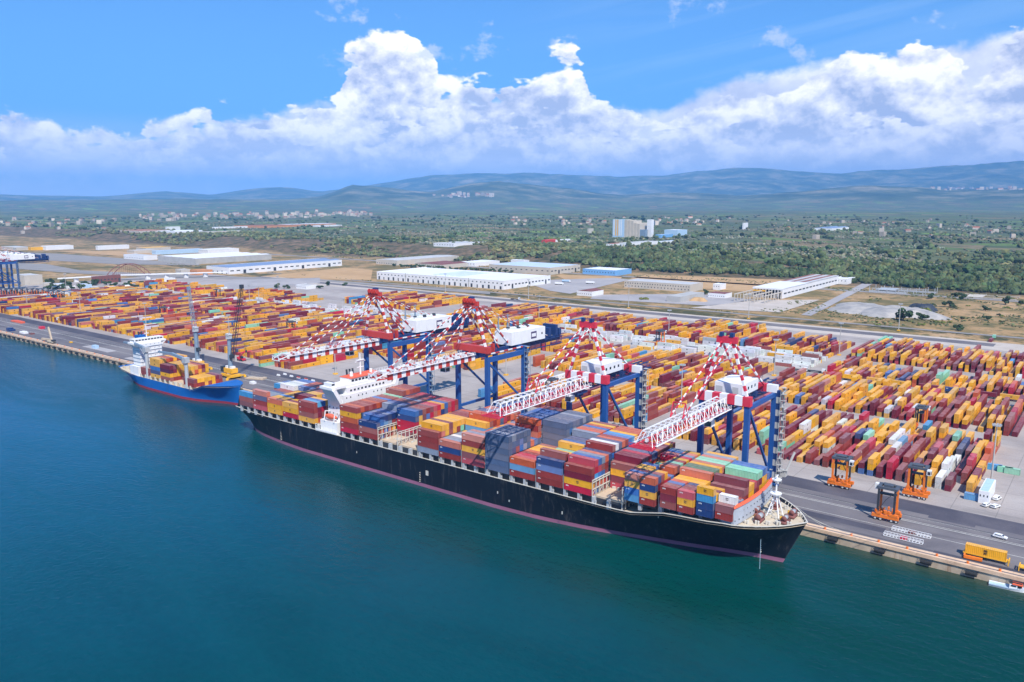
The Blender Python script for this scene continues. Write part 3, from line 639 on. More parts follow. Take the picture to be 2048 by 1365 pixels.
    for (x, y) in [(-98 + 3 * i, CY - 15 + 1.9 * i + 0.4) for i in range(6)] + [(-98 + 3 * i, CY + 15 - 1.9 * i) for i in range(6)]:
        bl.tube((x, y, 13.4), (x, y, 14.7), .35, .4, 8); bl.tube((x + .9, y, 13.4), (x + .9, y, 14.7), .35, .4, 8); bl.cut()
    for k in range(18): x = rnd.uniform(-95, -86); y = CY + rnd.uniform(-9, 9); bl.box(x, y, 13.4, x + rnd.uniform(.3, 1.2), y + rnd.uniform(.3, 1.2), 14 + rnd.uniform(0, .8))
    for q in P(bl, 'deck_fitting', M['lashing']): q.location.z -= 1.3
    # bulwark stays and hull marks
    bs = MB()
    for (x, w, z) in edge:
        if x > -100 and w > .8:
            for s in (-1, 1): bs.beam((x, CY + s * (w - .3), z), (x - .2, CY + s * (w - 1.2), z - .9), .15, .3)
    P(bs, 'bulwark_stay', M['lashing'])
    dm_ = MB()
    for (xa, z, w, hh) in ((-236.5, 1.8, 1.6, 2.2), (-196, 2.6, .5, 1.0), (-282, 3, .4, .9), (-190, .5, .5, .8), (-164, 1.6, .5, 1.2)):
        dm_.box(xa, CY - 22.56, z, xa + w, CY - 22.51, z + hh).cut()
    for (xa, za) in ((-92.5, 3.0), (-240, 2.2), (-342, 2.2)):
        for k in range(6): yy = CY - float(np.interp(tt(xa), *zip(*bw))) - .35 - .035 * k; dm_.box(xa, yy - .2, za - k * .8, xa + .22, yy + .6, za - k * .8 + .22)
        dm_.cut()
    P(dm_, 'hull_mark', M['lashing'])
    gw = MB(); gw.box(-311, CY - 22.3, 8.3, -296, CY - 20.6, 9.4); gw.beam((-312, CY - 22.4, 9.4), (-296, CY - 22.4, 9.6), .3, 1.0)
    for k in range(7): gw.beam((-312 + 2.6 * k, CY - 22.4, 9.0), (-312 + 2.6 * k, CY - 22.4, 12.4), .18, .18)
    gw.beam((-312, CY - 22.4, 12.4), (-296, CY - 22.4, 12.4), .16, .16)
    P(gw, 'gangway', M['white'])
    wr = MB()                                   # water cascading from the cooling outlet near the bow and stern
    for (x, y, z) in ((-90.4, 256.6, 6.5),): wr.beam((x, y - .6, z), (x + .3, y - 1.0, WL), .13, .13)
    P(wr, 'discharge_jet', mat('falling_water', (0.35, 0.5, 0.6), 0.2))
    return t
big_ship()

FC = 277.0
def feeder():
    t = empty('feeder_ship', (-497, FC, WL), 'small bright blue feeder ship with tall white bridge moored ahead of a mobile crane', 'cargo ship')
    a, e = -563.0, -427.0; tt = lambda x: (x - a) / (e - a)
    bd = [(0, 9), (tt(-555), 11), (tt(-540), 12), (tt(-455), 12), (tt(-446), 11.2), (tt(-438), 8.8), (tt(-432), 5.2), (1, .1)]
    bw = [(0, 1.5), (tt(-552), 7), (tt(-535), 11), (tt(-520), 12), (tt(-475), 12), (tt(-460), 9.6), (tt(-448), 5.6), (tt(-438), 1.9), (1, .1)]
    zd = [(0, 6.0), (tt(-545), 4.6), (tt(-530), 3.6), (tt(-461), 3.6), (tt(-457), 5.2), (tt(-450), 8.0), (1, 9.4)]
    hm, dm, edge = hull_mesh(lambda z: -431.0 + max(0, z + 4) / 13.0 * 4.0, lambda z: -556 - min(1, max(0, z + 4) / 8) * 7.0, None, bw, bd, FC, zd, [M['hullblue'], M['bootred']], .2, nst=60)
    off = -Vector(t.location)
    o = obj('hull', hm, t); o.location = off; o = obj('deck', dm, t, M['cream']); o.location = off
    def P(m_, name, mats, smooth=False):
        o = m_.build(name, mats, t, smooth)
        for q in (o if isinstance(o, list) else [o]): q.location = off
        return o
    fo = MB()
    pts = [(x, w, z) for x, w, z in edge if x > -452]
    for (xa, wa, za), (xb, wb, zb) in zip(pts[:-1], pts[1:]): fo.quad((xa, FC - wa + .3, za - .15), (xb, FC - wb + .02, zb - .15), (xb, FC + wb - .02, zb - .15), (xa, FC + wa - .3, za - .15))
    P(fo, 'forecastle', M['hullblue'])
    tw = MB()
    tw.box(-543, FC - 10.5, 2.8, -531.5, FC + 10.5, 9.5); tw.box(-542, FC - 8, 9.5, -532.5, FC + 8, 25.0); tw.box(-540.5, FC - 12, 25.0, -533.5, FC + 12, 26.0); tw.box(-540, FC - 10.5, 26.0, -534, FC + 10.5, 28.2)
    tw.beam((-537, FC - 7, 21.5), (-537, FC - 11.8, 25.2), 6.6, .8); tw.beam((-537, FC + 7, 21.5), (-537, FC + 11.8, 25.2), 6.6, .8)
    P(tw, 'bridge_tower', M['white'])
    wn = MB()
    for k in range(9): wn.box(-534.0, FC - 9.6 + k * 2.2, 26.9, -533.93, FC - 8.0 + k * 2.2, 27.8).cut()
    for k in range(3): wn.box(-539 + k * 1.8, FC - 10.57, 26.9, -537.8 + k * 1.8, FC - 10.51, 27.8).cut()
    P(wn, 'bridge_window', M['glass'])
    rl = MB()
    for lv in range(6):
        z = 9.6 + lv * 2.6; rl.box(-532.46, FC - 8.3, z, -532.1, FC + 8.3, z + .14); rl.box(-542, FC - 8.35, z, -532.5, FC - 8.05, z + .14)
        for k in range(5): rl.box(-532.47, FC - 6.6 + k * 3.1, z + 1.1, -532.43, FC - 6.1 + k * 3.1, z + 1.6)
    P(rl, 'deck_railing', M['bluegrey'])
    fn = MB(); fn.box(-549, FC - 2.5, 5, -544, FC + 3, 24, 0); fn.box(-549, FC - 2.5, 24.003, -544, FC + 3, 29, 1); fn.tube((-546, FC - 1, 29), (-546.4, FC - 1, 31.5), .5, .5, mi=2); fn.tube((-546, FC + 1.2, 29), (-546.4, FC + 1.2, 31.5), .5, .5, mi=2)
    P(fn, 'funnel', [M['white'], M['hullblue'], M['dark']])
    ms = MB(); ms.tube((-537, FC, 28.2), (-537, FC, 37), .3, .2); ms.beam((-537, FC - 2, 34), (-537, FC + 2, 34), .25, .25); ms.box(-537.5, FC - 1.6, 31, -536.5, FC + 1.6, 31.3)
    P(ms, 'radar_mast', M['white'])
    hc = MB(); hc.box(-528, FC - 9.5, 2.7, -458, FC + 9.5, 5.0, 0)
    x = -528
    while x < -460: hc.box(x + .2, FC - 11.4, 2.8, x + 1.0, FC - 9.6, 5.6, 1); hc.box(x + .2, FC + 9.6, 2.8, x + 1.0, FC + 11.4, 5.6, 1); x += 6.2
    P(hc, 'hatch_cover', [M['hatch'], M['lashing']])
    # two slim deck cranes on the quay side, jibs laid aft
    for (x, zt, xt) in ((-519, 21.5, -549), (-470, 20.0, -503)):
        k = MB(); k.tube((x, FC - 10.3, 3), (x, FC - 10.3, zt), 1.25, 1.1, 12, 0); k.box(x - 1.8, FC - 11.9, zt, x + 1.8, FC - 8.7, zt + 3.4, 0)
        o = P(k, 'deck_crane_post', M['grey'])
        j = MB(); j.beam((x - 1.0, FC - 10.3, zt + 2.2), ((x + xt) / 2, FC - 10.3, zt + 4.0), 1.5, 1.7); j.beam(((x + xt) / 2, FC - 10.3, zt + 4.0), (xt, FC - 10.3, zt + 3.4), 1.1, 1.2); j.beam((x - .5, FC - 10.3, zt - 3.4), (x - 7, FC - 10.3, zt + 1.8), .4, .4)
        P(j, 'deck_crane_jib', M['bluegrey'])
    rnd = random.Random(3); ct = MB()
    for k in range(22): x = rnd.uniform(-560, -545); y = FC + rnd.uniform(-8, 8); ct.box(x, y, 4.5, x + rnd.uniform(.6, 2), y + rnd.uniform(.6, 2), 6 + rnd.uniform(.1, 1.4))
    P(ct, 'mooring_gear', M['cream'])
feeder()

# small workboat below the quay at the right
def workboat():
    t = empty('workboat', (-20.5, 291.4, WL), 'little white workboat with orange canopy below the quay wall', 'boat', rz=0.05)
    h = MB(); n = 14; L = 11.0
    sec = []
    for i in range(n + 1):
        a = i / n; w = 1.45 * (1 - max(0, (a - .55) / .45) ** 2.2) ** .7 if a < 1 else .03; sec.append((-L / 2 + a * L, max(w, .04), .9 + .5 * max(0, a - .5) * 2))
    for (xa, wa, za), (xb, wb, zb) in zip(sec[:-1], sec[1:]):
        for s in (-1, 1):
            q = [(xa, s * wa * .7, -.4), (xb, s * wb * .7, -.4), (xb, s * wb, zb), (xa, s * wa, za)]; h.quad(*(q if s < 0 else q[::-1]))
        h.quad((xa, -wa, za - .25), (xb, -wb, zb - .25), (xb, wb, zb - .25), (xa, wa, za - .25), 1)
    h.quad((-L / 2, -1.4, .9), (-L / 2, 1.4, .9), (-L / 2, 1, -.4), (-L / 2, -1, -.4))
    h.build('hull', [M['white'], M['paleblue']], t)
    c = MB(); c.box(0.2, -.9, .7, 2.4, .9, 2.0, 0); c.box(2.41, -.7, 1.35, 2.46, .7, 1.85, 1); c.box(.6, -.93, 1.35, 2.1, -.905, 1.8, 1); c.build('cabin', [M['white'], M['glass']], t)
    k = MB(); k.prism([(1.0, -1.2), (3.8, -1.0), (3.8, 1.0), (1.0, 1.2)], 2.15, 2.35); k.beam((3.7, -.9, .9), (3.7, -.9, 2.2), .1, .1); k.beam((3.7, .9, .9), (3.7, .9, 2.2), .1, .1); k.build('canopy', M['orange2'], t)
workboat()
# ------------------------------------------------------------------ ship-to-shore gantry cranes (local origin: waterside rail, centre; +Y inland)
def cable_reel(t, x, y, z, r=2.6):
    k = MB(); k.tube((x - .35, y, z), (x + .35, y, z), r, r, 20, 0); k.tube((x - .5, y, z), (x - .35, y, z), .8, .8, 10, 1); k.build('cable_reel', [M['dark'], M['bluegrey']], t)
def bogies(t, hw, gauge):
    for y in (0, gauge):
        for s in (-1, 1):
            g = MB()
            for k in range(4):
                x = s * hw + (k - 1.5) * 1.9; g.tube((x, y - .25, .42), (x, y + .25, .42), .4, .4, 10, 1)
            g.box(s * hw - 3.8, y - .5, .6, s * hw + 3.8, y + .5, 1.35, 0); g.box(s * hw - 1.2, y - .7, 1.35, s * hw + 1.2, y + .7, 2.4, 0); g.build('bogie', [M['blue'], M['dark']], t)
def railing(mb, p, q, h=1.1, n=8, mi=0):
    p = Vector(p); q = Vector(q); z = Vector((0, 0, h)); mb.beam(p + z, q + z, .1, .1, mi); mb.beam(p + z * .5, q + z * .5, .07, .07, mi)
    for i in range(n + 1): a = p.lerp(q, i / n); mb.beam(a, a + z, .08, .08, mi)
def stair(t, x, y, z0, z1, m_, w=2.2):
    k = MB(); z = z0; d = 1
    for cx in (-w / 2, w / 2):
        for cy in (-w / 2, w / 2): k.beam((x + cx, y + cy, z0), (x + cx, y + cy, z1), .14, .14)
    while z < z1 - 1: k.beam((x, y - d * w * .45, z), (x, y + d * w * .45, min(z1, z + 2.8)), .8, .2); k.box(x - w / 2, y - w / 2, z + 2.7, x + w / 2, y + w / 2, z + 2.8); z += 2.8; d = -d
    k.build('stair_tower', m_, t)
def crane_a(loc, label, extra=0):
    t = empty('gantry_crane', loc, label, 'gantry crane', 'ship to shore cranes over the black ship'); hw, gg, zt = 9.7, 30.0, 45.0
    for y in (0, gg):
        for s in (-1, 1):
            l = MB(); l.beam((s * hw, y, 2.3), (s * hw, y, zt + (0 if y else 0)), 2.2, 1.9); l.build('leg', M['blue'], t)
    for y in (0, gg):
        b_ = MB(); b_.beam((-hw + .9, y, 5.0), (hw - .9, y, 5.0), 1.5, 1.9); b_.build('sill_beam', M['blue'], t)
    for s in (-1, 1):
        b_ = MB(); b_.beam((s * hw, 1, 17.5), (s * hw, gg - 1, 17.5), 1.1, 1.3); b_.beam((s * hw, 1, zt - 3), (s * hw, gg - 1, 18.6), .8, .9); b_.beam((s * hw, 1, 16.8), (s * hw, gg / 2 + 3, 6), .7, .8); b_.beam((s * hw, 1, zt - 1.3), (s * hw, gg - 1, zt - 1.3), 1.6, 2.4); b_.build('side_brace', M['blue'], t)
        railing_ = MB(); railing_.bands((s * hw, -1, zt + 1.6), (s * hw, gg + .5, zt + 1.6), .5, .6, 9, 0, 1); railing_.build('walkway_edge', [M['red'], M['white']], t)
    b_ = MB(); b_.beam((-hw - 1.6, -.2, 48.9), (hw + 1.6, -.2, 48.9), 2.8, 3.2); b_.build('portal_beam', M['red'], t)
    b_ = MB(); b_.beam((-hw, 0, 46.2), (hw, 0, 46.2), 1.2, 2.0); b_.build('cross_beam', M['blue'], t)
    b_ = MB(); b_.beam((-hw - 1.2, gg, zt + .4), (hw + 1.2, gg, zt + .4), 2.2, 3.0); b_.build('portal_beam', M['blue'], t)
    tip = -66.0
    # boom: twin box girders painted in bands, tapered nose frame
    b_ = MB()
    for s in (-1, 1): b_.bands((s * 3.4, tip + 5, 44.9), (s * 3.4, -2.5, 44.9), .9, 2.9, 22, 0, 1)
    for k in range(12): y = tip + 6 + k * 5.2; b_.beam((-3.2, y, 46.6), (3.2, y, 46.6), .5, .6, 1)
    b_.build('boom', [M['red'], M['white']], t)
    nz = MB()
    for s in (-1, 1): nz.beam((s * 3.4, tip + 5, 46.8), (s * 2.4, tip - 1, 45.0), .35, .35, 0); nz.beam((s * 3.4, tip + 5, 44.4), (s * 2.4, tip - 1, 44.4), .5, .5, 1); nz.beam((s * 2.4, tip - 1, 44.4), (s * 2.4, tip - 1, 46.4), .3, .3, 0)
    for k in range(4): y = tip - 1 + k * 2; nz.beam((-2.9, y, 44.6), (2.9, y, 44.6), .3, .3, k % 2); nz.beam((-2.8, y, 46.8), (2.8, y, 46.8), .2, .2, 0)
    nz.beam((-2.4, tip - 1, 46.4), (2.4, tip - 1, 46.4), .3, .3, 0); nz.build('boom_nose', [M['white'], M['red']], t)
    rl = MB()
    for s in (-1, 1): railing(rl, (s * 4.4, tip + 4, 46.5), (s * 4.4, -3, 46.5), 1.2, 36, 0); rl.box(s * 4.4 - .6, tip + 4, 46.36, s * 4.4 + .35, -3, 46.46, 0)
    for k in range(26): y = tip + 6 + k * 2.3; rl.box(-2.6 + (k % 3) * 1.9, y, 46.4, -1.8 + (k % 3) * 1.9, y + .8, 46.9 + (k % 4) * .3, k % 2)
    rl.build('boom_walkway', [M['white'], M['red']], t)
    sg = MB(); sg.box(3.9, tip + 21.5, 44.3, 3.98, tip + 24.6, 46.9, 0); sg.box(3.99, tip + 21.9, 45.1, 4.02, tip + 24.2, 46.2, 1); sg.box(4.03, tip + 22.2, 45.5, 4.05, tip + 23.9, 45.8, 0); sg.build('boom_sign', [M['white'], M['purple']], t)
    # girder over the portal and backreach
    g_ = MB()
    for s in (-1, 1): g_.beam((s * 3.4, -2.5, 45.6), (s * 3.4, 72, 45.6), .9, 3.0)
    for k in range(9): y = 8 + k * 8; g_.beam((-3.3, y, 44.6), (3.3, y, 44.6), .6, .8)
    for s in (-1, 1):
        railing(g_, (s * 5.2, 32, 46.4), (s * 5.2, 73, 46.4), 1.2, 16); g_.box(s * 5.2 - .7, 32, 46.2, s * 5.2 + .4, 73, 46.35); g_.beam((s * 5.3, 36, 42.5), (s * 5.3, 72, 42.5), .5, .5)
        for k in range(8): g_.beam((s * 5.3, 36 + k * 5, 42.5), (s * 5.3, 36 + k * 5, 46.2), .25, .25)
    for (y, h) in ((60, 5.2), (66.5, 6.2), (70, 3.8)): g_.box(-4.5, y, 47, 4.5, y + 2.2, 46.8 + h); 
    g_.build('backreach_girder', M['navy'], t)
    h_ = MB(); h_.box(-5, 24, 47.2, 6.2, 54, 54.0, 0); h_.box(-4.2, 30, 54.003, 4.6, 50, 54.6, 0)
    for k in range(5): h_.box(-3 + (k % 2) * 4, 31 + k * 4, 54.6, -1.6 + (k % 2) * 4, 32.6 + k * 4, 55.3, 2)
    h_.box(6.21, 41, 48.6, 6.26, 46, 52.4, 1); h_.box(6.265, 41.6, 49.6, 6.28, 45.4, 51.4, 0); h_.box(6.21, 50.5, 50, 6.26, 51.6, 51.1, 3)
    h_.build('machinery_house', [M['white'], M['purple'], M['dark'], M['black']], t)
    for y in (25.5, 33.5):
        k = MB(); k.tube((-3.8, y, 54), (-3.8, y, 62), .35, .25); k.beam((-3.8, y - 1.4, 61.2), (-3.8, y + 1.4, 61.2), .25, .25); k.beam((-4.6, y, 54), (-3.8, y, 59.5), .2, .2); k.beam((-3.0, y, 54), (-3.8, y, 59.5), .2, .2); k.build('service_mast', M['bluegrey'], t)
    # A-frame and stays
    ax, az = 3.2, 71.5
    a_ = MB()
    for s in (-1, 1): a_.bands((s * (hw - 1), -.2, 50.4), (s * ax, -1, az), 1.0, 1.0, 11, 1, 0); a_.cut()
    a_.build('apex_frame_front', [M['red'], M['white']], t)
    a_ = MB()
    for s in (-1, 1): a_.bands((s * 3.6, gg - 4, zt + 2.2), (s * ax, 0, az - 1), .8, .8, 9, 0, 1); a_.bands((s * 4.0, 16, zt + 2.2), (s * ax, 0, az - 3), .7, .7, 8, 0, 1); a_.cut()
    a_.build('apex_frame_rear', [M['red'], M['white']], t)
    c_ = MB(); c_.beam((-ax - 1.6, -1, az), (ax + 1.6, -1, az), 1.8, 2.2, 0); c_.box(-ax - 1, -3.4, az - 2.2, ax + 1, 1.6, az - 1.9, 0); railing(c_, (-ax - 1.5, -3.6, az - 1.9), (ax + 1.5, -3.6, az - 1.9), 1.4, 5, 0)
    for k in range(4): c_.tube((-3 + k * 2, -2.6, az + 1.5), (-2.4 + k * 2, -2.6, az + 1.5), 1.2, 1.2, 12, 0)
    c_.box(-1.2, -1.6, az + 1, 1.2, .6, az + 3.2, 1); c_.build('apex_head', [M['red'], M['navy']], t)
    st = MB()
    for s in (-1, 1):
        st.bands((s * 3.3, tip + 12, 47), (s * 2.6, -1.4, az - .5), .34, .34, 27, 0, 1); st.cut(); st.bands((s * 3.3, tip + 34, 47), (s * 2.2, -1.4, az - 1.5), .34, .34, 19, 0, 1); st.cut()
    st.build('forestay', [M['red'], M['white']], t)
    st = MB()
    for s in (-1, 1): st.bands((s * 3.6, 62, 47), (s * 2.6, -.6, az - .5), .28, .28, 27, 0, 1); st.cut()
    st.build('backstay', [M['red'], M['white']], t)
    rg = MB(); railing(rg, (-hw, 2, zt + 2.8), (hw, 2, zt + 2.8), 1.3, 12); railing(rg, (-hw, 7, zt + 2.8), (hw, 7, zt + 2.8), 1.3, 12)
    for k in range(6): rg.box(-hw + 1 + k * 3, 3 + (k % 2) * 4, zt + 1.6, -hw + 2.4 + k * 3, 4.4 + (k % 2) * 4, zt + 3.8 + (k % 3))
    rg.build('winch_platform', M['red'], t)
    cb = MB(); cb.box(-1.7, -22, 40.2, 1.7, -18.6, 42.8, 0); cb.box(-1.5, -22.05, 40.5, 1.5, -22.0, 42.2, 1); cb.box(1.7, -21.6, 40.6, 1.75, -19, 42.2, 1); cb.box(-3, -24, 43.2, 3, -15, 43.8, 2)
    for s in (-1, 1): cb.beam((s * 1.4, -20, 42.8), (s * 1.4, -20, 43.3), .3, .3, 2)
    cb.build('operator_cab', [M['white'], M['glass'], M['bluegrey']], t)
    bogies(t, hw, gg); stair(t, hw + 2.3, gg, 2, zt, M['bluegrey']); cable_reel(t, hw + 2.0, gg - 4.5, 6)
    e_ = MB(); e_.box(-hw - 1.8, gg - 5, 5.4, -hw + 3, gg + 1, 8.8, 0); e_.box(hw - 1.5, gg + 1.2, 15, hw + .8, gg + 2.4, 18.6, 1); e_.build('electrical_cabin', [M['navy'], M['grey']], t)
    return t

def truss(mb, y0, y1, zb, hgt, wb, n, chord, mi):
    # triangular lattice boom, two bottom chords and one top chord pair
    for s in (-1, 1):
        mb.beam((s * wb, y0, zb), (s * wb, y1, zb), chord, chord, mi[0]); mb.beam((s * wb * .55, y0 + 2.5, zb + hgt), (s * wb * .55, y1, zb + hgt), chord, chord, mi[1])
        for k in range(n):
            a = y0 + (y1 - y0) * k / n; c = y0 + (y1 - y0) * (k + 1) / n; m_ = (a + c) / 2
            mb.beam((s * wb, a, zb), (s * wb * .55, m_, zb + hgt), .2, .2, mi[1]); mb.beam((s * wb * .55, m_, zb + hgt), (s * wb, c, zb), .2, .2, mi[1]); 
            mb.beam((s * wb, a, zb), (-s * wb, c, zb), .2, .2, mi[2])
    for k in range(n + 1):
        a = y0 + (y1 - y0) * k / n; mb.beam((-wb, a, zb), (wb, a, zb), .3, .3, mi[0])
        if k < n: mb.beam((-wb * .55, a + (y1 - y0) / n / 2, zb + hgt), (wb * .55, a + (y1 - y0) / n / 2, zb + hgt), .25, .25, mi[1])
def crane_b(loc, label):
    t = empty('gantry_crane', loc, label, 'gantry crane', 'ship to shore cranes over the black ship'); hw, gg, zt = 9.6, 30.0, 41.4
    for y in (0, gg):
        for s in (-1, 1): l = MB(); l.beam((s * hw, y, 2.3), (s * hw, y, zt), 2.1, 1.9); l.build('leg', M['blue'], t)
    for y in (0, gg): b_ = MB(); b_.beam((-hw + .9, y, 6.4 if y == 0 else 5), (hw - .9, y, 6.4 if y == 0 else 5), 1.7, 2.1); b_.build('sill_beam', M['blue'], t)
    for s in (-1, 1):
        b_ = MB(); b_.beam((s * hw, 1.0, zt - 1), (s * hw, gg - 1, 5.5), .9, .9); b_.beam((s * hw, 0, zt - 1), (s * hw, gg, zt - 1), 1.3, 1.8); b_.beam((s * hw, 1, 6.4), (s * hw, gg - 1, 5.4), 1.4, 1.8); b_.build('side_brace', M['blue'], t)
    b_ = MB(); b_.bands((-hw - 1.5, -.2, zt + 1.9), (hw + 1.5, -.2, zt + 1.9), 2.6, 3.8, 7, 0, 1); b_.build('portal_beam', [M['red2'], M['white']], t)
    b_ = MB(); b_.bands((-hw - 1.2, gg, zt + 1.6), (hw + 1.2, gg, zt + 1.6), 2.4, 3.2, 5, 1, 0); b_.build('portal_beam', [M['red2'], M['white']], t)
    tip = -67.0
    b_ = MB(); truss(b_, tip, -3, 39.6, 4.6, 3.3, 17, .38, (1, 0, 1)); b_.build('boom', [M['white'], M['red2']], t)
    w_ = MB()
    for s in (-1, 1): railing(w_, (s * 4.2, tip + 1, 40.2), (s * 4.2, -3, 40.2), 1.2, 30, 0); w_.box(s * 4.2 - .6, tip + 1, 39.95, s * 4.2 + .3, -3, 40.05, 0)
    for k in range(16): w_.box(-1.2 + (k % 3) * .9, tip + 3 + k * 3.8, 40.2, -.4 + (k % 3) * .9, tip + 4.2 + k * 3.8, 41.2 + (k % 3) * .4, k % 2)
    w_.build('boom_walkway', [M['white'], M['red2']], t)
    nz = MB()
    for k in range(3): nz.beam((-4.2, tip - 2.4 + k * 1.2, 39.4), (4.2, tip - 2.4 + k * 1.2, 39.4), .35, .35)
    for s in (-1, 1): nz.beam((s * 4.2, tip - 2.4, 39.4), (s * 3.4, tip + 3, 39.4), .45, .45); nz.beam((s * 4.2, tip - 2.4, 39.4), (s * 4.2, tip - 2.4, 40.8), .15, .15)
    nz.beam((-4.2, tip - 2.4, 40.8), (4.2, tip - 2.4, 40.8), .15, .15); nz.build('boom_nose', M['red2'], t)
    g_ = MB(); truss(g_, -3, 54, 39.2, 2.6, 3.3, 12, .6, (0, 0, 0))
    for s in (-1, 1): railing(g_, (s * 5, 8, 41.2), (s * 5, 55, 41.2), 1.2, 16)
    for k in range(10): g_.box(-3 + (k % 3) * 2.2, 4 + k * 4.4, 39.4, -1.4 + (k % 3) * 2.2, 6.4 + k * 4.4, 41.4)
    g_.build('backreach_girder', M['navy'], t)
    h_ = MB(); h_.prism([(-6.6, 5), (5.2, 5), (5.2, 22), (-6.6, 22)], 43.6, 48.4, 0); h_.box(-5, 8, 48.403, 3.4, 19, 48.9, 0); h_.box(-6.2, 4.96, 44.6, -3.2, 4.99, 46.8, 1); h_.box(1, 4.96, 44.4, 3.5, 4.99, 47, 1)
    for k in range(4): h_.box(5.21, 7 + k * 3.6, 45.4, 5.24, 8.4 + k * 3.6, 46.6, 2)
    h_.build('machinery_house', [M['wallw'], M['roofg'], M['glass']], t)
    ax, az = 2.3, 67.0
    a_ = MB()
    for s in (-1, 1): a_.bands((s * (hw - .4), -.2, zt + 3.8), (s * ax, 0, az - 1), 1.0, 1.0, 10, 1, 0); a_.cut()
    a_.build('apex_frame_front', [M['red2'], M['white']], t)
    a_ = MB()
    for s in (-1, 1): a_.bands((s * 5.6, gg - 2, zt + 3.0), (s * ax, .6, az - 1), .7, .7, 12, 0, 1); a_.cut()
    a_.build('apex_frame_rear', [M['red2'], M['white']], t)
    c_ = MB(); c_.beam((-ax - 1.9, 0, az), (ax + 1.9, 0, az), 1.9, 2.6, 0); c_.box(-3, -1.2, az + 1.3, -1.6, 0.4, az + 2.9, 1); c_.box(1.2, -1.2, az + 1.3, 2.8, 0.6, az + 2.9, 1); railing(c_, (-4, 1.2, az + 1.3), (4, 1.2, az + 1.3), 1.2, 5, 1); c_.build('apex_head', [M['red2'], M['navy']], t)
    st = MB()
    for s in (-1, 1): st.bands((s * 2.4, tip + 24, 44.4), (s * 2.0, -.6, az - .6), .38, .38, 21, 0, 1); st.cut()
    st.build('forestay', [M['red2'], M['white']], t)
    ps = MB()
    for s in (-1, 1): ps.beam((s * 2.4, tip + 24, 44.3), (s * 2.4, tip + 26, 49.5), .3, .3); ps.beam((s * 2.4, tip + 28, 44.3), (s * 2.4, tip + 26, 49.5), .3, .3)
    ps.beam((-2.4, tip + 26, 49.5), (2.4, tip + 26, 49.5), .3, .3); ps.build('stay_post', M['red2'], t)
    tr = MB(); tr.box(-3.4, -13, 37.6, 3.4, -5, 38.6, 0); tr.box(-1.6, -15.5, 34.8, 1.6, -12.5, 37.6, 1); tr.box(-1.4, -15.56, 35, 1.4, -15.5, 37, 2)
    for k in range(8): tr.box(-3 + (k % 4) * 1.6, -12.4 + (k // 4) * 3.4, 36.4, -2.2 + (k % 4) * 1.6, -10.6 + (k // 4) * 3.4, 37.6, 0)
    tr.build('trolley', [M['navy'], M['white'], M['glass']], t)
    lf = MB(); lf.bands((hw + 1.8, gg, 4), (hw + 1.8, gg, zt + 1), 1.8, 1.6, 14, 0, 1); lf.build('lift_shaft', [M['wallg'], M['navy']], t)
    stair(t, hw + 4.1, gg - .6, 2, zt + 2, M['wallg'], 1.9); bogies(t, hw, gg); cable_reel(t, hw - 2.8, gg - 8, 5.2, 3.2)
    e_ = MB(); e_.box(hw + 1.4, gg + 1.6, 4.5, hw + 6, gg + 4.4, 7.2, 0); e_.beam((hw, gg - 1, 7.6), (hw + 7, gg + 2, 7.6), .6, .5, 0); e_.beam((hw + 6, gg + 2, 7), (hw + 8, gg + 6, 15), .5, .9, 0); e_.build('electrical_cabin', [M['wallg']], t)
    return t
crane_a((-325, 298, 0), 'gantry crane farthest left along the black ship, red checked boom and blue legs')
crane_a((-256, 298, 0), 'gantry crane beside the white ship bridge, solid checked boom, big white machinery house')
crane_b((-188, 298, 0), 'third gantry crane from the left, white lattice boom over midship')
crane_b((-123, 298, 0), 'gantry crane nearest the bow, white lattice boom with red nose')
# far-left terminal: the landward ends of more cranes stick into the frame
fx, fy = G(40, 592)
for dx_, lab in ((0, 'distant blue gantry crane at the far left edge, its backreach and leg in view'), (-34, 'second distant blue gantry crane at the far left edge'), (-72, 'third distant blue gantry crane, mostly cut by the left edge')):
    src = [o for o in C.objects if o.name == 'gantry_crane'][0]; c = copy_tree(src); c.location = (fx - 9 + dx_, fy - 30, 0); c['label'] = lab; c['group'] = 'distant cranes at the left edge'

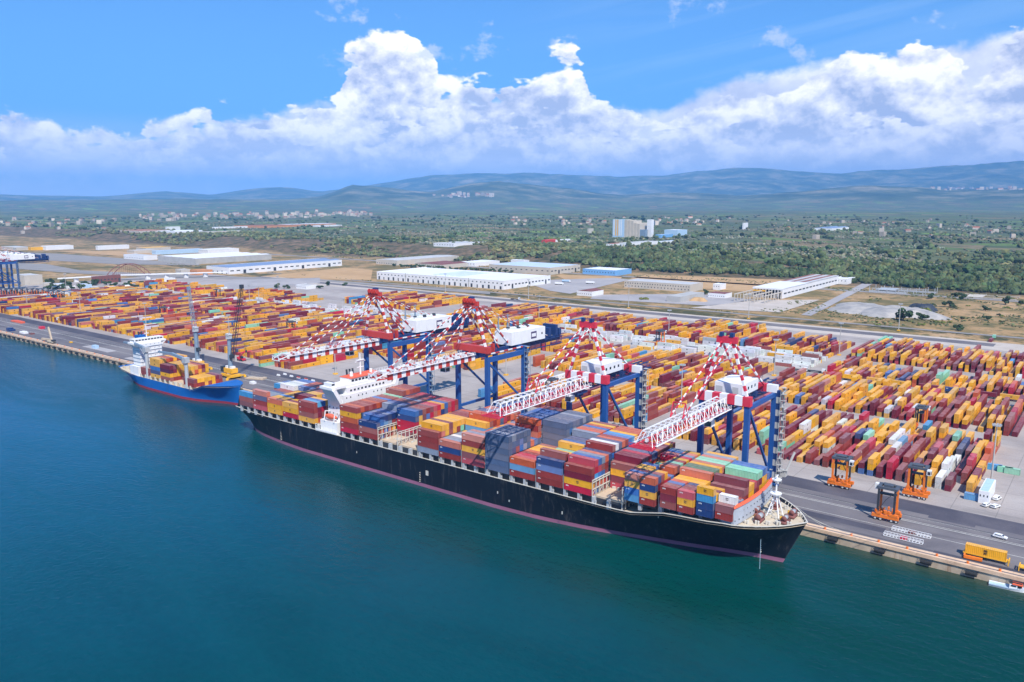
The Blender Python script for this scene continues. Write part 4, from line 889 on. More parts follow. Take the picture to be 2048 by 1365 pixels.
# ------------------------------------------------------------------ straddle carriers
def straddle(loc, rz, label, grp='orange straddle carriers'):
    t = empty('straddle_carrier', loc, label, 'straddle carrier', grp, rz); L, Wd, H = 9.6, 4.6, 12.6
    for s in (-1, 1):
        b_ = MB(); b_.box(-L / 2, s * Wd / 2 - .55, 1.25, L / 2, s * Wd / 2 + .55, 2.5); b_.box(-L / 2 + .4, s * Wd / 2 - .7, 2.5, -1.4, s * Wd / 2 + .7, 3.3); b_.box(1.6, s * Wd / 2 - .7, 2.5, L / 2 - 1.6, s * Wd / 2 + .7, 3.2)
        for k in range(5): b_.box(-3.6 + k * 1.6, s * Wd / 2 - .5, 3.2, -3.0 + k * 1.6, s * Wd / 2 + .5, 3.7 + (k % 3) * .3)
        b_.build('side_frame', M['orange'], t)
        for k, x in enumerate((-4.0, -2.3, 1.6, 3.5)):
            w_ = MB(); w_.tube((x, s * Wd / 2 - .35, .72), (x, s * Wd / 2 + .35, .72), .72, .72, 14, 0); wo_ = w_.build('wheel', M['rubber'], t); w_ = MB(); w_.tube((x, s * (Wd / 2 + .36), .72), (x, s * (Wd / 2 + .40), .72), .42, .42, 10, 0); w_.build('rim', M['rim'], wo_)
        for x in (-2.9, 2.9):
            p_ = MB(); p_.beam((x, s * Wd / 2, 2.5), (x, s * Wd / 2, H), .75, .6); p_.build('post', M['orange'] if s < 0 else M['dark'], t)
    c_ = MB()
    for s in (-1, 1): c_.box(-3.6, s * Wd / 2 - .5, H, 3.8, s * Wd / 2 + .5, H + .9)
    c_.box(-3.6, -Wd / 2 + .5, H + .003, -2.4, Wd / 2 - .5, H + .85); c_.box(2.4, -Wd / 2 + .5, H + .003, 3.6, Wd / 2 - .5, H + .85); c_.box(-1.6, -1.3, H + .1, 1.6, 1.3, H + 1.5)
    c_.tube((-2, -.9, H + 1.2), (2, -.9, H + 1.2), .5, .5, 10); c_.build('top_frame', M['dark'] if 0 else M['slate'], t)
    k_ = MB(); k_.box(3.7, -Wd / 2 - .9, H - 1.7, 5.3, -Wd / 2 + .9, H + .5, 0); kc = k_.build('cab', M['white'], t); k_ = MB(); k_.box(5.31, -Wd / 2 - .7, H - 1.4, 5.35, -Wd / 2 + .7, H - .1).cut(); k_.box(4.0, -Wd / 2 - .95, H - 1.4, 5.1, -Wd / 2 - .91, H - .1); k_.build('cab_window', M['glass'], kc)
    s_ = MB(); s_.box(-3.0, -1.2, H - 2.6, 3.0, 1.2, H - 2.2)
    for x in (-2.6, 2.6):
        for y in (-1, 1): s_.beam((x, y, H - 2.2), (x, y * .9, H), .12, .12)
    s_.build('spreader', M['dark'], t)
    d_ = MB(); d_.beam((-2.9, Wd / 2, H - .5), (.2, Wd / 2, H - 4), .2, .2); d_.beam((.2, Wd / 2, H - 4), (2.9, Wd / 2, 3.4), .2, .2); d_.build('brace', M['dark'], t)
    return t
def gxy(px, py, z=0.0): x, y = G(px, py); return (x, y, z)
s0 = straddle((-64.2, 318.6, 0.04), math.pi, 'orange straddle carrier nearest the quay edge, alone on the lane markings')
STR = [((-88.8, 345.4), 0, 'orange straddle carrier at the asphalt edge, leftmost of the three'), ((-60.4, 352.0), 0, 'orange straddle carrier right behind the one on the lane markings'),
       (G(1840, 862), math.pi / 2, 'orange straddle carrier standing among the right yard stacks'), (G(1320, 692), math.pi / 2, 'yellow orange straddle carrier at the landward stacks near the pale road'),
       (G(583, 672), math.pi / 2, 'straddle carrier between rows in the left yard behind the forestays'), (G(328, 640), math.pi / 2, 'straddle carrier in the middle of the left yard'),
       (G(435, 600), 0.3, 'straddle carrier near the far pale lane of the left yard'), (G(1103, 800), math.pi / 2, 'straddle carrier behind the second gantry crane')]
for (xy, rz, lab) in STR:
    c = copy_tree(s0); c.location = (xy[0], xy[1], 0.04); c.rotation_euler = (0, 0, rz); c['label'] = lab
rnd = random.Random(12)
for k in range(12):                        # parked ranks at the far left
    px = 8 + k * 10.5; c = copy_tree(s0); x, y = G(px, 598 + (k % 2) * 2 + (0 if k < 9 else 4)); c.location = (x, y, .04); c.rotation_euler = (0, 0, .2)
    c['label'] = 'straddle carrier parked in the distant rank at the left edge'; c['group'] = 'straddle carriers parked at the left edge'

# ------------------------------------------------------------------ mobile harbour cranes on the apron
def mobile_crane(loc, label, lean, htop, towh, grp='mobile harbour cranes beside the blue feeder'):
    t = empty('mobile_harbour_crane', loc, label, 'harbour crane', grp)
    c_ = MB(); c_.box(-7, -3.6, 1.2, 7, 3.6, 2.8, 0)
    for x in (-5.6, -3.8, -2, 2, 3.8, 5.6):
        for y in (-3.1, 3.1): c_.tube((x, y - .5, .75), (x, y + .5, .75), .75, .75, 12, 1)
    for x in (-6, 6):
        for y in (-1, 1): c_.beam((x, 0, 1.9), (x, y * 7, 1.5), .9, .9, 0); c_.tube((x, y * 7, 0.05), (x, y * 7, 1.3), 1.1, .8, 10, 0)
    c_.build('chassis', [M['yellow'], M['rubber']], t)
    h_ = MB(); h_.tube((0, 0, 2.8), (0, 0, 3.6), 2.6, 2.6, 16, 2); h_.box(-4.6, -2.6, 3.6, 4.6, 2.6, 6.8, 0); h_.box(-8.2, -2.8, 3.8, -4.6, 2.8, 7.6, 1); h_.box(-3.4, -2.0, 6.8, -1.2, 1.8, 8.4, 3); h_.box(1.2, -1.6, 6.8, 3.4, 1.6, 8.2, 3); h_.build('slewing_house', [M['yellow'], M['dark'], M['steel'], M['white']], t)
    w_ = MB(); w_.tube((0, 0, 6.8), (0, 0, towh * .62), 1.7, 1.5, 14, 0); w_.tube((0, 0, towh * .62), (0, 0, towh), 1.45, 1.2, 14, 0); w_.tube((0, 0, towh), (0, 0, towh + .5), 2.2, 2.2, 12, 1); w_.box(-1.6, -1.4, towh + .5, 1.6, 1.4, towh + 2.4, 1); w_.tube((-.9, -1.6, towh + 3), (-.9, 1.6, towh + 3), .9, .9, 12, 1); w_.tube((1.2, -1.6, towh + 2.8), (1.2, 1.6, towh + 2.8), .7, .7, 12, 1); w_.build('tower', [M['bluegrey'], M['grey']], t)
    k_ = MB(); k_.box(1.2, -1.3, towh * .5, 3.2, 1.3, towh * .5 + 2.6, 0); k_.box(3.2, -1.1, towh * .5 + .4, 3.25, 1.1, towh * .5 + 2.2, 1); k_.build('cab', [M['dark'], M['glass']], t)
    b_ = MB(); P0 = Vector((1.9, 0, towh * .42)); P1 = Vector((lean[0], lean[1], htop)); n = 14; w = 1.15; d = (P1 - P0).normalized(); sx = d.cross(Vector((0, 1, .2))).normalized(); sy = d.cross(sx).normalized()
    cr = lambda k, a, c: P0.lerp(P1, k / n) + sx * a * w * (1 - .45 * abs(k / n - .35)) + sy * c * w * (1 - .45 * abs(k / n - .35))
    for k in range(n):
        for a, c in ((-1, -1), (1, -1), (1, 1), (-1, 1)):
            b_.beam(cr(k, a, c), cr(k + 1, a, c), .22, .22)
        for (a, c), (a2, c2) in (((-1, -1), (1, -1)), ((1, -1), (1, 1)), ((1, 1), (-1, 1)), ((-1, 1), (-1, -1))): b_.beam(cr(k, a, c), cr(k + 1, a2, c2), .13, .13)
    b_.box(P1.x - 1, P1.y - 1, P1.z - .6, P1.x + 1.4, P1.y + 1, P1.z + 1.8); b_.build('lattice_boom', M['dark'] if 'dark' in label else M['bluegrey'], t)
    r_ = MB()
    for s in (-.8, .8): r_.beam((1.0, s, towh + 2.9), (P1.x, P1.y + s * .6, P1.z), .09, .09); r_.beam((P1.x + 1.2, P1.y + s * .5, P1.z), (P1.x + 1.2, P1.y + s * .5, towh * .75), .07, .07)
    r_.box(P1.x + .8, P1.y - .5, towh * .75 - 1.6, P1.x + 1.6, P1.y + .5, towh * .75, ); r_.build('hoist_rope', M['dark'], t)
mobile_crane((-490, 311, 0.04), 'mobile harbour crane with yellow base and dark boom, right of the feeder ship', (14, 3, 64), 64, 27.5)
mobile_crane((-532, 311, 0.04), 'grey mobile harbour crane hidden behind the feeder containers, boom raised', (-14, 5, 58), 58, 28.5)
# ------------------------------------------------------------------ containers
COL = {'y': ('yellow', (0.84, 0.40, 0.015)), 'm': ('maroon', (0.20, 0.014, 0.034)), 'b': ('brown red', (0.30, 0.036, 0.030)), 'r': ('crimson', (0.50, 0.012, 0.045)), 'o': ('rust orange', (0.58, 0.105, 0.035)),
       's': ('salmon', (0.56, 0.17, 0.12)), 'n': ('navy', (0.018, 0.05, 0.18)), 'u': ('blue', (0.045, 0.15, 0.42)), 'l': ('light blue', (0.06, 0.29, 0.56)), 'g': ('grey blue', (0.22, 0.27, 0.36)), 't': ('mint green', (0.25, 0.62, 0.42)),
       'G': ('dark green', (0.085, 0.17, 0.095)), 'w': ('white', (0.78, 0.78, 0.77)), 'k': ('slate', (0.075, 0.115, 0.21)), 'e': ('grey', (0.36, 0.38, 0.40)), 'p': ('plum', (0.13, 0.02, 0.06))}
def container_material():
    m_ = bpy.data.materials.new('container_paint'); m_.use_nodes = True; t = m_.node_tree; nb = NB(t); bs = t.nodes['Principled BSDF']; bs.inputs['Roughness'].default_value = 0.55; bs.inputs['Specular IOR Level'].default_value = 0.35
    at = nb.n('ShaderNodeAttribute', attribute_name='col'); uv = nb.n('ShaderNodeUVMap', uv_map='m'); sp = nb.n('ShaderNodeSeparateXYZ'); t.links.new(uv.outputs[0], sp.inputs[0])
    g = nb.n('ShaderNodeNewGeometry'); oi = nb.n('ShaderNodeObjectInfo')
    rib = nb.mr(nb.m('PINGPONG', sp.outputs[0], 0.28), 0.06, 0.22, 0.84, 1.06)
    nz = nb.mr(nb.noise(g.outputs['Position'], 0.45, 5, 0.65), 0.3, 0.7, 0.86, 1.12, False); ov = nb.mr(oi.outputs['Random'], 0, 1, 0.90, 1.10, False)
    k = nb.m('MULTIPLY', nb.m('MULTIPLY', rib, nz), ov)
    c = nb.mix(1.0, at.outputs['Color'], nb.comb(k, k, k), 'MULTIPLY')
    c = nb.mix(nb.mr(nb.m('FRACT', nb.m('MULTIPLY', oi.outputs['Random'], 7.31)), 0.3, 1.0, 0.0, 0.20), c, (0.50, 0.40, 0.36, 1))
    mp = nb.n('ShaderNodeMapping'); nb.put(mp.inputs['Vector'], g.outputs['Position']); mp.inputs['Scale'].default_value = (1.3, 1.3, 0.35)
    c = nb.mix(nb.mr(nb.noise(mp.outputs[0], 1.0, 6, 0.7), 0.58, 0.76, 0, 0.5), c, (0.20, 0.11, 0.07, 1))
    # roofs: sun-bleached and dusty
    nrm = nb.n('ShaderNodeSeparateXYZ'); t.links.new(g.outputs['Normal'], nrm.inputs[0]); c = nb.mix(nb.m('MULTIPLY', nb.mr(nrm.outputs[2], 0.5, 0.9), nb.mr(nb.noise(g.outputs['Position'], 0.8, 4, 0.6), 0.3, 0.7, 0.03, 0.22)), c, (0.60, 0.50, 0.44, 1))
    nb.put(bs.inputs['Base Color'], c); return m_
CM = container_material()
def box_arrays(cx, cy, z, lx, ly, h):
    """vertices/uv of the five visible faces of many boxes"""
    n = len(cx); x0, x1, y0, y1, z1 = cx - lx / 2, cx + lx / 2, cy - ly / 2, cy + ly / 2, z + h
    V = np.stack([np.stack(c, -1) for c in ((x0, y0, z), (x1, y0, z), (x1, y1, z), (x0, y1, z), (x0, y0, z1), (x1, y0, z1), (x1, y1, z1), (x0, y1, z1))], 1)
    F = np.array([[0, 1, 5, 4], [1, 2, 6, 5], [2, 3, 7, 6], [3, 0, 4, 7], [4, 5, 6, 7]])
    L = (F[None] + 8 * np.arange(n)[:, None, None]).reshape(-1, 4)
    o = np.zeros(n); UV = np.zeros((n, 5, 4, 2))
    for fi, (w, v) in enumerate(((lx, h), (ly, h), (lx, h), (ly, h), (lx, ly))):
        UV[:, fi, :, 0] = np.stack([o, w, w, o], -1); UV[:, fi, :, 1] = np.stack([o, o, v, v], -1)
    tx = lx < ly
    tmp = UV[:, 4].copy(); UV[tx, 4, :, 0] = np.stack([o, o, ly, ly], -1)[tx]; UV[tx, 4, :, 1] = np.stack([o, lx, lx, o], -1)[tx]
    return V.reshape(-1, 3), L, UV.reshape(-1, 2)
def fast_mesh(name, V, L, UV=None, colr=None, mats=(), mi=None):
    me = bpy.data.meshes.new(name); me.vertices.add(len(V)); me.vertices.foreach_set('co', V.ravel()); me.loops.add(L.size); me.loops.foreach_set('vertex_index', L.ravel().astype(np.int32))
    me.polygons.add(len(L)); me.polygons.foreach_set('loop_start', np.arange(0, L.size, L.shape[1], dtype=np.int32))
    for m_ in mats: me.materials.append(m_)
    if mi is not None: me.polygons.foreach_set('material_index', mi.astype(np.int32))
    me.polygons.foreach_set('use_smooth', [False] * len(L)); me.update(calc_edges=True)
    if UV is not None: u = me.uv_layers.new(name='m'); u.data.foreach_set('uv', UV.ravel().astype(np.float32))
    if colr is not None:
        a = me.color_attributes.new('col', 'FLOAT_COLOR', 'CORNER'); a.data.foreach_set('color', np.concatenate([colr, np.ones((len(colr), 1))], 1).ravel().astype(np.float32))
    return me

CONT = []      # x, y, z, along ('x'/'y'), length, colour code, place words
def put(x, y, z, ax, ln, c, where, tier, h=2.59): CONT.append([x, y, z, ax, ln, c, where, tier, h])
ORD = ['zeroth', 'first', 'second', 'third', 'fourth', 'fifth', 'sixth', 'seventh', 'eighth', 'ninth', 'tenth', 'eleventh', 'twelfth', 'thirteenth', 'fourteenth', 'fifteenth', 'sixteenth', 'seventeenth', 'eighteenth', 'nineteenth', 'twentieth'] + ['twenty-' + w for w in ('first', 'second', 'third', 'fourth', 'fifth', 'sixth', 'seventh', 'eighth', 'ninth')] + ['thirtieth'] + ['thirty-' + w for w in ('first', 'second', 'third', 'fourth', 'fifth', 'sixth', 'seventh', 'eighth', 'ninth')] + ['fortieth']
# --- the big ship: bay start x, length, base z, heights per row from the water side, outboard colours (top to bottom), top colours per row
BAYS = [(-377.0, 40, 'h32211100033332222', 'lbm', 'lgm' + 'ommbnwwwuubbyb'), (-364.2, 40, 'h43333334444443322', 'snbr', 'sgggnbbwwwwuubnnr'), (-351.6, 40, 'h33333333444443333', 'oyy', 'oyylyyyyubboouubb'),
        (-338.6, 40, 'h33344444444433333', 'yyr', 'ymymmyymbuugsoroo'), (-325.4, 40, 'h44443344444333333', 'bbby', 'oluybluuyboyuubbr'),
        (-293.4, 40, 'h55555555555566666', 'byobr', 'bobbbobbubb' + 'tbobbb'), (-280.2, 40, 'h34444455555555555', 'nbb', 'nuuguugunbbgbbbrr'), (-267.4, 40, 'h00000555555555555', 'unrrm', '.....unbbmrryubrb'),
        (-254.6, 40, 'h00000000000000033', 'bb', '...............bo'), (-241.5, 40, 'h45555555555544444', 'bbbg', 'byymyyyybbboyoryy'), (-228.8, 40, 'h33333335666666555', 'snb', 'sggwggyyoonnoooob'),
        (-215.5, 40, 'h55544444444444444', 'sbymr', 'sgssssroyoyssgbbb'), (-202.5, 40, 'h66666644777777777', 'kkkkkk', 'kgkkkkououuuuuubb'), (-189.8, 40, 'h33333333377777777', 'olb', 'orrboyyybkkkkkgkk'),
        (-176.5, 40, 'h45444455556666666', 'nubb', 'nbryytyunngosuoyb'), (-163.3, 40, 'h45555566666666666', 'bmyr', 'brugonbwnobulyooo'), (-150.2, 40, 'h00000455555555555', 'bymr', '.....bmmrnnobmmyb'),
        (-137.4, 20, 'h44444433333444433', 'syul', 'subyyuomttyrsugyy'), (-131.2, 20, 'h44443344444444433', 'onyb', 'onbybuomtbyrgsyoy')]
ROWY = lambda r: CY - 22.5 + 1.27 + 0.3 + r * 2.52
fill = {'k': 'kkkkkg'}
BN = ['bay at the very stern'] + [ORD[i] + ' bay from the stern' for i in range(2, 20)]
rnd = random.Random(21)
for bi, (bx, ln, hs, near, tops) in enumerate(BAYS):
    hs = hs[1:]; L_ = 12.19 if ln == 40 else 6.06; zb = 11.8 if bx < -140 else 13.4
    for r in range(17):
        n = int(hs[r]); 
        if n == 0: continue
        if bx > -140 and (r == 16 or r == 0 and False): continue
        first = r == 0 or (r > 0 and hs[r - 1] == '0')
        for k in range(n):                 # k = 0 bottom
            if first: c = near[min(n - 1 - k, len(near) - 1)]
            elif k == n - 1: c = tops[r] if tops[r] != '.' else 'b'
            elif tops[r] in 'kg' and rnd.random() < .8 and bx in (-202.5, -189.8): c = rnd.choice('kkkgu')
            else: c = rnd.choice('bbbbmmorryuunlgksbtyo')
            put(bx + L_ / 2, ROWY(r) + (0 if bx < -140 else 0.9), zb + k * 2.62, 'x', L_, c, (BN[bi], r + 1, 'ship'), k + 1)
FWD = [(-122.9, 20, 14.2, ['bmb', 'byr', 'uym', 'oyb'], 0), (-116.3, 20, 14.2, ['ryb', 'byy', 'muy', 'nyb'], 0), (-109.6, 20, 14.2, ['ylnn', 'yln', 'myb', 'yrm'], 1.0), (-103.2, 20, 14.2, ['mb', 'wwm', 'nn', 'gu'], 2.2)]
for fi, (bx, ln, zb, cols, inset) in enumerate(FWD):
    for r, cc in enumerate(cols):
        for k, c in enumerate(reversed(cc)): put(bx + 3.03, CY - 20.3 + inset + r * 2.52, zb + k * 2.62, 'x', 6.06, c, (['fourth', 'third', 'second', 'first'][fi] + ' short bay behind the breakwater', r + 1, 'ship'), k + 1)
FW40 = [(-122.9, 14.2, ['ymm', 'ybm', 'oomb', 'Gobm', 'Gobb', 'yymb', 'soyb', 'tymb', 'ttob', 'sbyb', 'guyb', 'yyob']), (-110.0, 14.2, ['by', 'mby', 'mmby', 'yyb', 'yyb', 'rmy', 'tmby', 'tmyy', 'uyym', 'uyyb', 'uyy', 'yy'])]
for fi, (bx, zb, cols) in enumerate(FW40):
    for r, cc in enumerate(cols):
        y = CY - 20.3 + (r + 4) * 2.52 + (0.8 if fi else 0)
        if fi and r > 10: continue
        for k, c in enumerate(reversed(cc)): put(bx + 6.1, y, zb + k * 2.62, 'x', 12.19, c, (['second', 'first'][fi] + ' long bay behind the breakwater', r + 5, 'ship'), k + 1)
# --- the feeder
FE = [(-527.5, ['bb', 'ob', 'by', 'bb', 'yb', 'oo', 'bb', 'bb'], 40), (-514.6, ['yyunyme'[0:5], 'yyuby', 'oyyby', 'byyoy', 'yoybb', 'byyoo', 'obyyb', 'yybbo'], 40), (-501.8, ['mpyb', 'mmyb', 'yyyb', 'yoyb', 'yybo', 'yyob', 'byyy', 'yyyb'], 40), (-489.0, ['', '', '', 'yyom', 'yoby', 'oyyy', 'mbym', 'yyyb'], 40),
      (-473.6, ['mb', 'yb', 'yb', 'yy', 'yb', 'yy', 'mb', 'mb'], 40)]
for bx, cols, ln in FE:
    for r, cc in enumerate(cols):
        for k, c in enumerate(reversed(cc)): put(bx + 6.1, FC - 9.6 + r * 2.55, 5.0 + k * 2.62, 'x', 12.19, c, ('blue feeder ship', r + 1, 'feeder'), k + 1)
# --- the yard: block corner x0,x1,y0,y1, mean height, palette
PAL = 'y' * 30 + 'm' * 15 + 'b' * 12 + 'rrrrooosnultw'
PALY = 'y' * 30 + 'm' * 12 + 'b' * 10 + 'orrrnlt'
def block(name, x0, x1, y0, y1, mean, seed, pal=PAL, pitch=3.9, hole=0.06, slope=0.0, shift=0.0, runs=0.55, jit=1.2):
    rd = random.Random(seed); nr = int((x1 - x0) / pitch); rowoff = 0
    for i in range(nr):
        x = x1 - 1.4 - i * pitch; rowmean = mean + rd.uniform(-.5, .5); y = y0 + 6.1 + rd.uniform(0, jit) + i * slope; prev = max(0, min(3, round(rowmean))); c = rd.choice(pal); j = 0; yend = y1 + shift * i
        while y + 6.0 < yend:
            j += 1
            prev = prev + rd.choice((-1, 0, 0, 0, 1)); prev = max(1, min(3, prev if rd.random() < .7 else round(rowmean + rd.uniform(-1, 1))))
            n = 0 if rd.random() < hole * .6 else prev
            short = rd.random() < .15
            for k in range(n):
                if rd.random() > runs: c = rd.choice(pal)
                if short:
                    for dy in (-3.1, 3.1): put(x, y + dy, .05 + k * 2.62, 'y', 6.06, c, (name, i + 1, 'yard', '%d %s half' % (j, 'near' if dy < 0 else 'far')), k + 1)
                else: put(x, y, .05 + k * 2.62, 'y', 12.19, c, (name, i + 1, 'yard', j), k + 1)
            y += 12.55
block('front right yard block', -181, -42, 367, 458, 2.0, 1)
block('second right yard block', -184, -37, 477, 554, 2.0, 2, shift=0.0)
block('block behind the trailer road', -163, 60, 570, 632, 1.9, 3, PAL + 'wr')
block('landward right block', -172, 60, 646, 734, 2.3, 4, PALY)
block('block beside the third crane', -290, -204, 374, 455, 2.1, 5)
block('inner block beside the third crane', -292, -198, 468, 575, 2.0, 6, PALY)
block('block behind the second crane', -350, -262 - 34, 470, 560, 2.2, 7)
block('small block under the second crane', -318, -294, 372, 450, 1.6, 8, hole=.3)
block('landward middle block', -262, -180, 640, 720, 2.2, 9, PALY)
block('landward block behind crane three', -332, -268, 640, 752, 2.3, 10, PALY + 'mmm')
block('landward block behind crane two', -436, -338, 645, 722, 2.5, 11, PALY)
block('far landward block', -570, -452, 618, 735, 2.3, 12, PAL)
block('farther landward block', -760, -640, 640, 742, 2.3, 13, PAL)
for q, (xa, xb) in enumerate(((-503, -372), (-640, -508), (-800, -646), (-960, -806), (-1120, -966))):
    ya = 366 - max(0, (q - 0)) * 5
    if q == 0:
        block('left yard behind the first crane', xa, xb, 430, 520, 2.1, 20); block('left yard behind the first crane, inner', xa, -352, 528, 590, 2.1, 21)
        block('yard corner by the first crane', -503, -476, 352, 420, 1.8, 25)
    else:
        block('left yard block %d' % q, xa, xb, ya, ya + 105, 2.1, 20 + q * 2); block('left inner block %d' % q, xa, xb, ya + 112, ya + 205, 2.1, 21 + q * 2)
block('most distant block', -1180, -985, 585, 640, 1.6, 40, hole=.3); block('far back block', -960, -800, 585, 650, 1.6, 41, hole=.3)
def line(n, x, y0, y1, ht, c, where):         # a run of one colour stacked end to end
    y = y0 + 6.1; j = 0
    while y + 6 < y1:
        j += 1
        for k in range(ht): put(x, y, .05 + k * 2.62, 'y', 12.19, c if isinstance(c, str) and len(c) == 1 else random.Random(j * 7 + k).choice(c), (where, n, 'yard', j), k + 1)
        y += 12.45
line(1, -505.5, 345, 425, 3, 'yytmmyy', 'white-edged row at the left of the open corner')
for k, (px, py, px2, py2) in enumerate(((300, 672, 460, 645), (8, 610, 145, 593), (375, 616, 490, 606), (262, 600, 330, 590))):
    a = G(px, py); c = G(px2, py2); xx = (a[0] + c[0]) / 2
    line(1, xx, a[1], c[1], 3, 'w', 'white refrigerated row %d' % (k + 1)); line(2, xx + 3.4, a[1] + 6, c[1], 2, 'w', 'white refrigerated row %d' % (k + 1))
# white reefers standing on the pale lanes between the blocks, lying along the quay direction
rd = random.Random(77)
for (x0, x1, y0, y1, p, nm) in ((-330, -178, 583, 636, .62, 'pale lane behind the third crane'), (-450, -345, 572, 636, .38, 'pale lane behind the second crane'), (-700, -520, 560, 612, .7, 'pale lane of the left yard'), (-860, -720, 560, 600, .5, 'far pale lane')):
    i = 0; x = x1 - 7
    while x > x0:
        i += 1; j = 0; y = y0 + 2
        while y < y1:
            j += 1
            if rd.random() < p:
                n = rd.choice((1, 1, 2, 2, 3))
                for k in range(n): put(x, y, .05 + k * 2.62, 'x', 12.19, 'w' if rd.random() < .9 else rd.choice('eyb'), (nm, i, 'yard', j), k + 1)
            y += rd.choice((2.7, 2.7, 7.5))
        x -= rd.choice((13.2, 13.2, 19))
# odd ones standing about
for (px, py, ax, ln, c, n, w) in ((596, 727, 'y', 12.19, 'b', 1, 'alone on the concrete left of the tank container'), (668, 716, 'y', 6.06, 'y', 1, 'alone beside the open corner lane'), (688, 708, 'y', 6.06, 'u', 1, 'short one alone beside the open corner lane'), (705, 703, 'y', 12.19, 'g', 1, 'alone on the pale lane'),
        (1268, 575, 'x', 12.19, 'u', 1, 'in the walled yard before the cream building'), (1276, 572, 'x', 12.19, 'o', 1, 'in the walled yard before the cream building, behind its neighbour'),
        (1945, 1000, 'x', 6.06, 'l', 1, 'beside the quay office'), (1988, 940, 'x', 6.06, 'l', 1, 'near the light mast at the right edge'), (2010, 945, 'x', 6.06, 't', 1, 'at the right edge near the light mast'), (2024, 948, 'x', 6.06, 't', 1, 'last at the right edge'),
        (888, 829, 'x', 12.19, 'b', 1, 'on the open concrete between the first cranes'), (1982, 683, 'y', 12.19, 'm', 1, 'on the verge at the far right end of the port road'), (1988, 676, 'y', 6.06, 't', 1, 'on the verge behind the maroon one')):
    x, y = G(px, py)
    for k in range(n): put(x, y, .05 + k * 2.62, ax, ln, c, (w, 0, 'odd'), k + 1)
# trailers in the road carry one each (tops of the road train)
TRL = []
for k, (px, c) in enumerate(((1664, 'o'), (1704, 'y'), (1752, 'y'), (1801, 'y'), (1857, 'm'), (1910, 'n'), (1970, 'm'), (2022, 'y'))):
    x = G(px, 0, 0) and None
    # position along the container road by its photo column
    lo, hi = -340.0, 60.0
    for _ in range(40):
        mid = (lo + hi) / 2; dxx = mid * math.cos(HEAD) + 566.5 * math.sin(HEAD); dfw = -mid * math.sin(HEAD) + 566.5 * math.cos(HEAD)
        depth = dfw * math.cos(PITCH) + HC * math.sin(PITCH)
        if 1024 + FPX * dxx / depth < px: lo = mid
        else: hi = mid
    TRL.append((lo, c)); put(lo, 566.8, 1.35, 'x', 12.19, c, (ORD[k + 1] + ' trailer from the left on the inner road', 0, 'odd'), 1)
put(-28.8, 301.6, 1.5, 'x', 12.19, 'y', ('yellow-framed trailer at the quay edge on the right', 0, 'odd'), 1, 2.85)

# --- which ones can be seen, and how large
occ = {}
for i, c in enumerate(CONT): occ[(round(c[0]), round(c[1] * 1.0), round(c[2] / 2.62))] = i
vis = []
for i, c in enumerate(CONT):
    x, y, z, ax, ln, col, wh, tier, h = c; kind = wh[2]
    top = (round(x), round(y), round(z / 2.62) + 1) not in occ
    if kind in ('ship', 'feeder'):
        near = not any((round(x) + dx_, round(y - 2.52), round(z / 2.62) + dz_) in occ for dx_ in (0,) for dz_ in (0,))
        end = not any((round(x + q), round(y) + e, round(z / 2.62)) in occ for q in ((13, 12.8, 13.2, 6.2, 6.6) if ln > 7 else (6.2, 6.6, 9.6)) for e in (-1, 0, 1))
    else:
        near = not any((round(x), round(y - q), round(z / 2.62)) in occ for q in (12.55, 12.45, 6.2, 9.3)); end = True
    dist = math.sqrt(x * x + y * y + (HC - z) ** 2); ex, ey, ez = x / dist, y / dist, (HC - z) / dist
    lx, ly = (ln, 2.44) if ax == 'x' else (2.44, ln)
    ar = (lx * ly * ez if top else 0) + (lx * h * abs(ey) if near else 0) + (ly * h * abs(ex) * (1 if kind != 'yard' else .55) if end else 0)
    dfw = (-x * math.sin(HEAD) + y * math.cos(HEAD)); u = (x * math.cos(HEAD) + y * math.sin(HEAD)) / max(dfw, 1)
    if u > 0.70 or u < -0.72: ar = 0
    if kind == 'ship' and not (top or near or end): ar = 0
    vis.append(ar / dist ** 2)
order = sorted(range(len(CONT)), key=lambda i: -vis[i]); IND = set(order[:300])

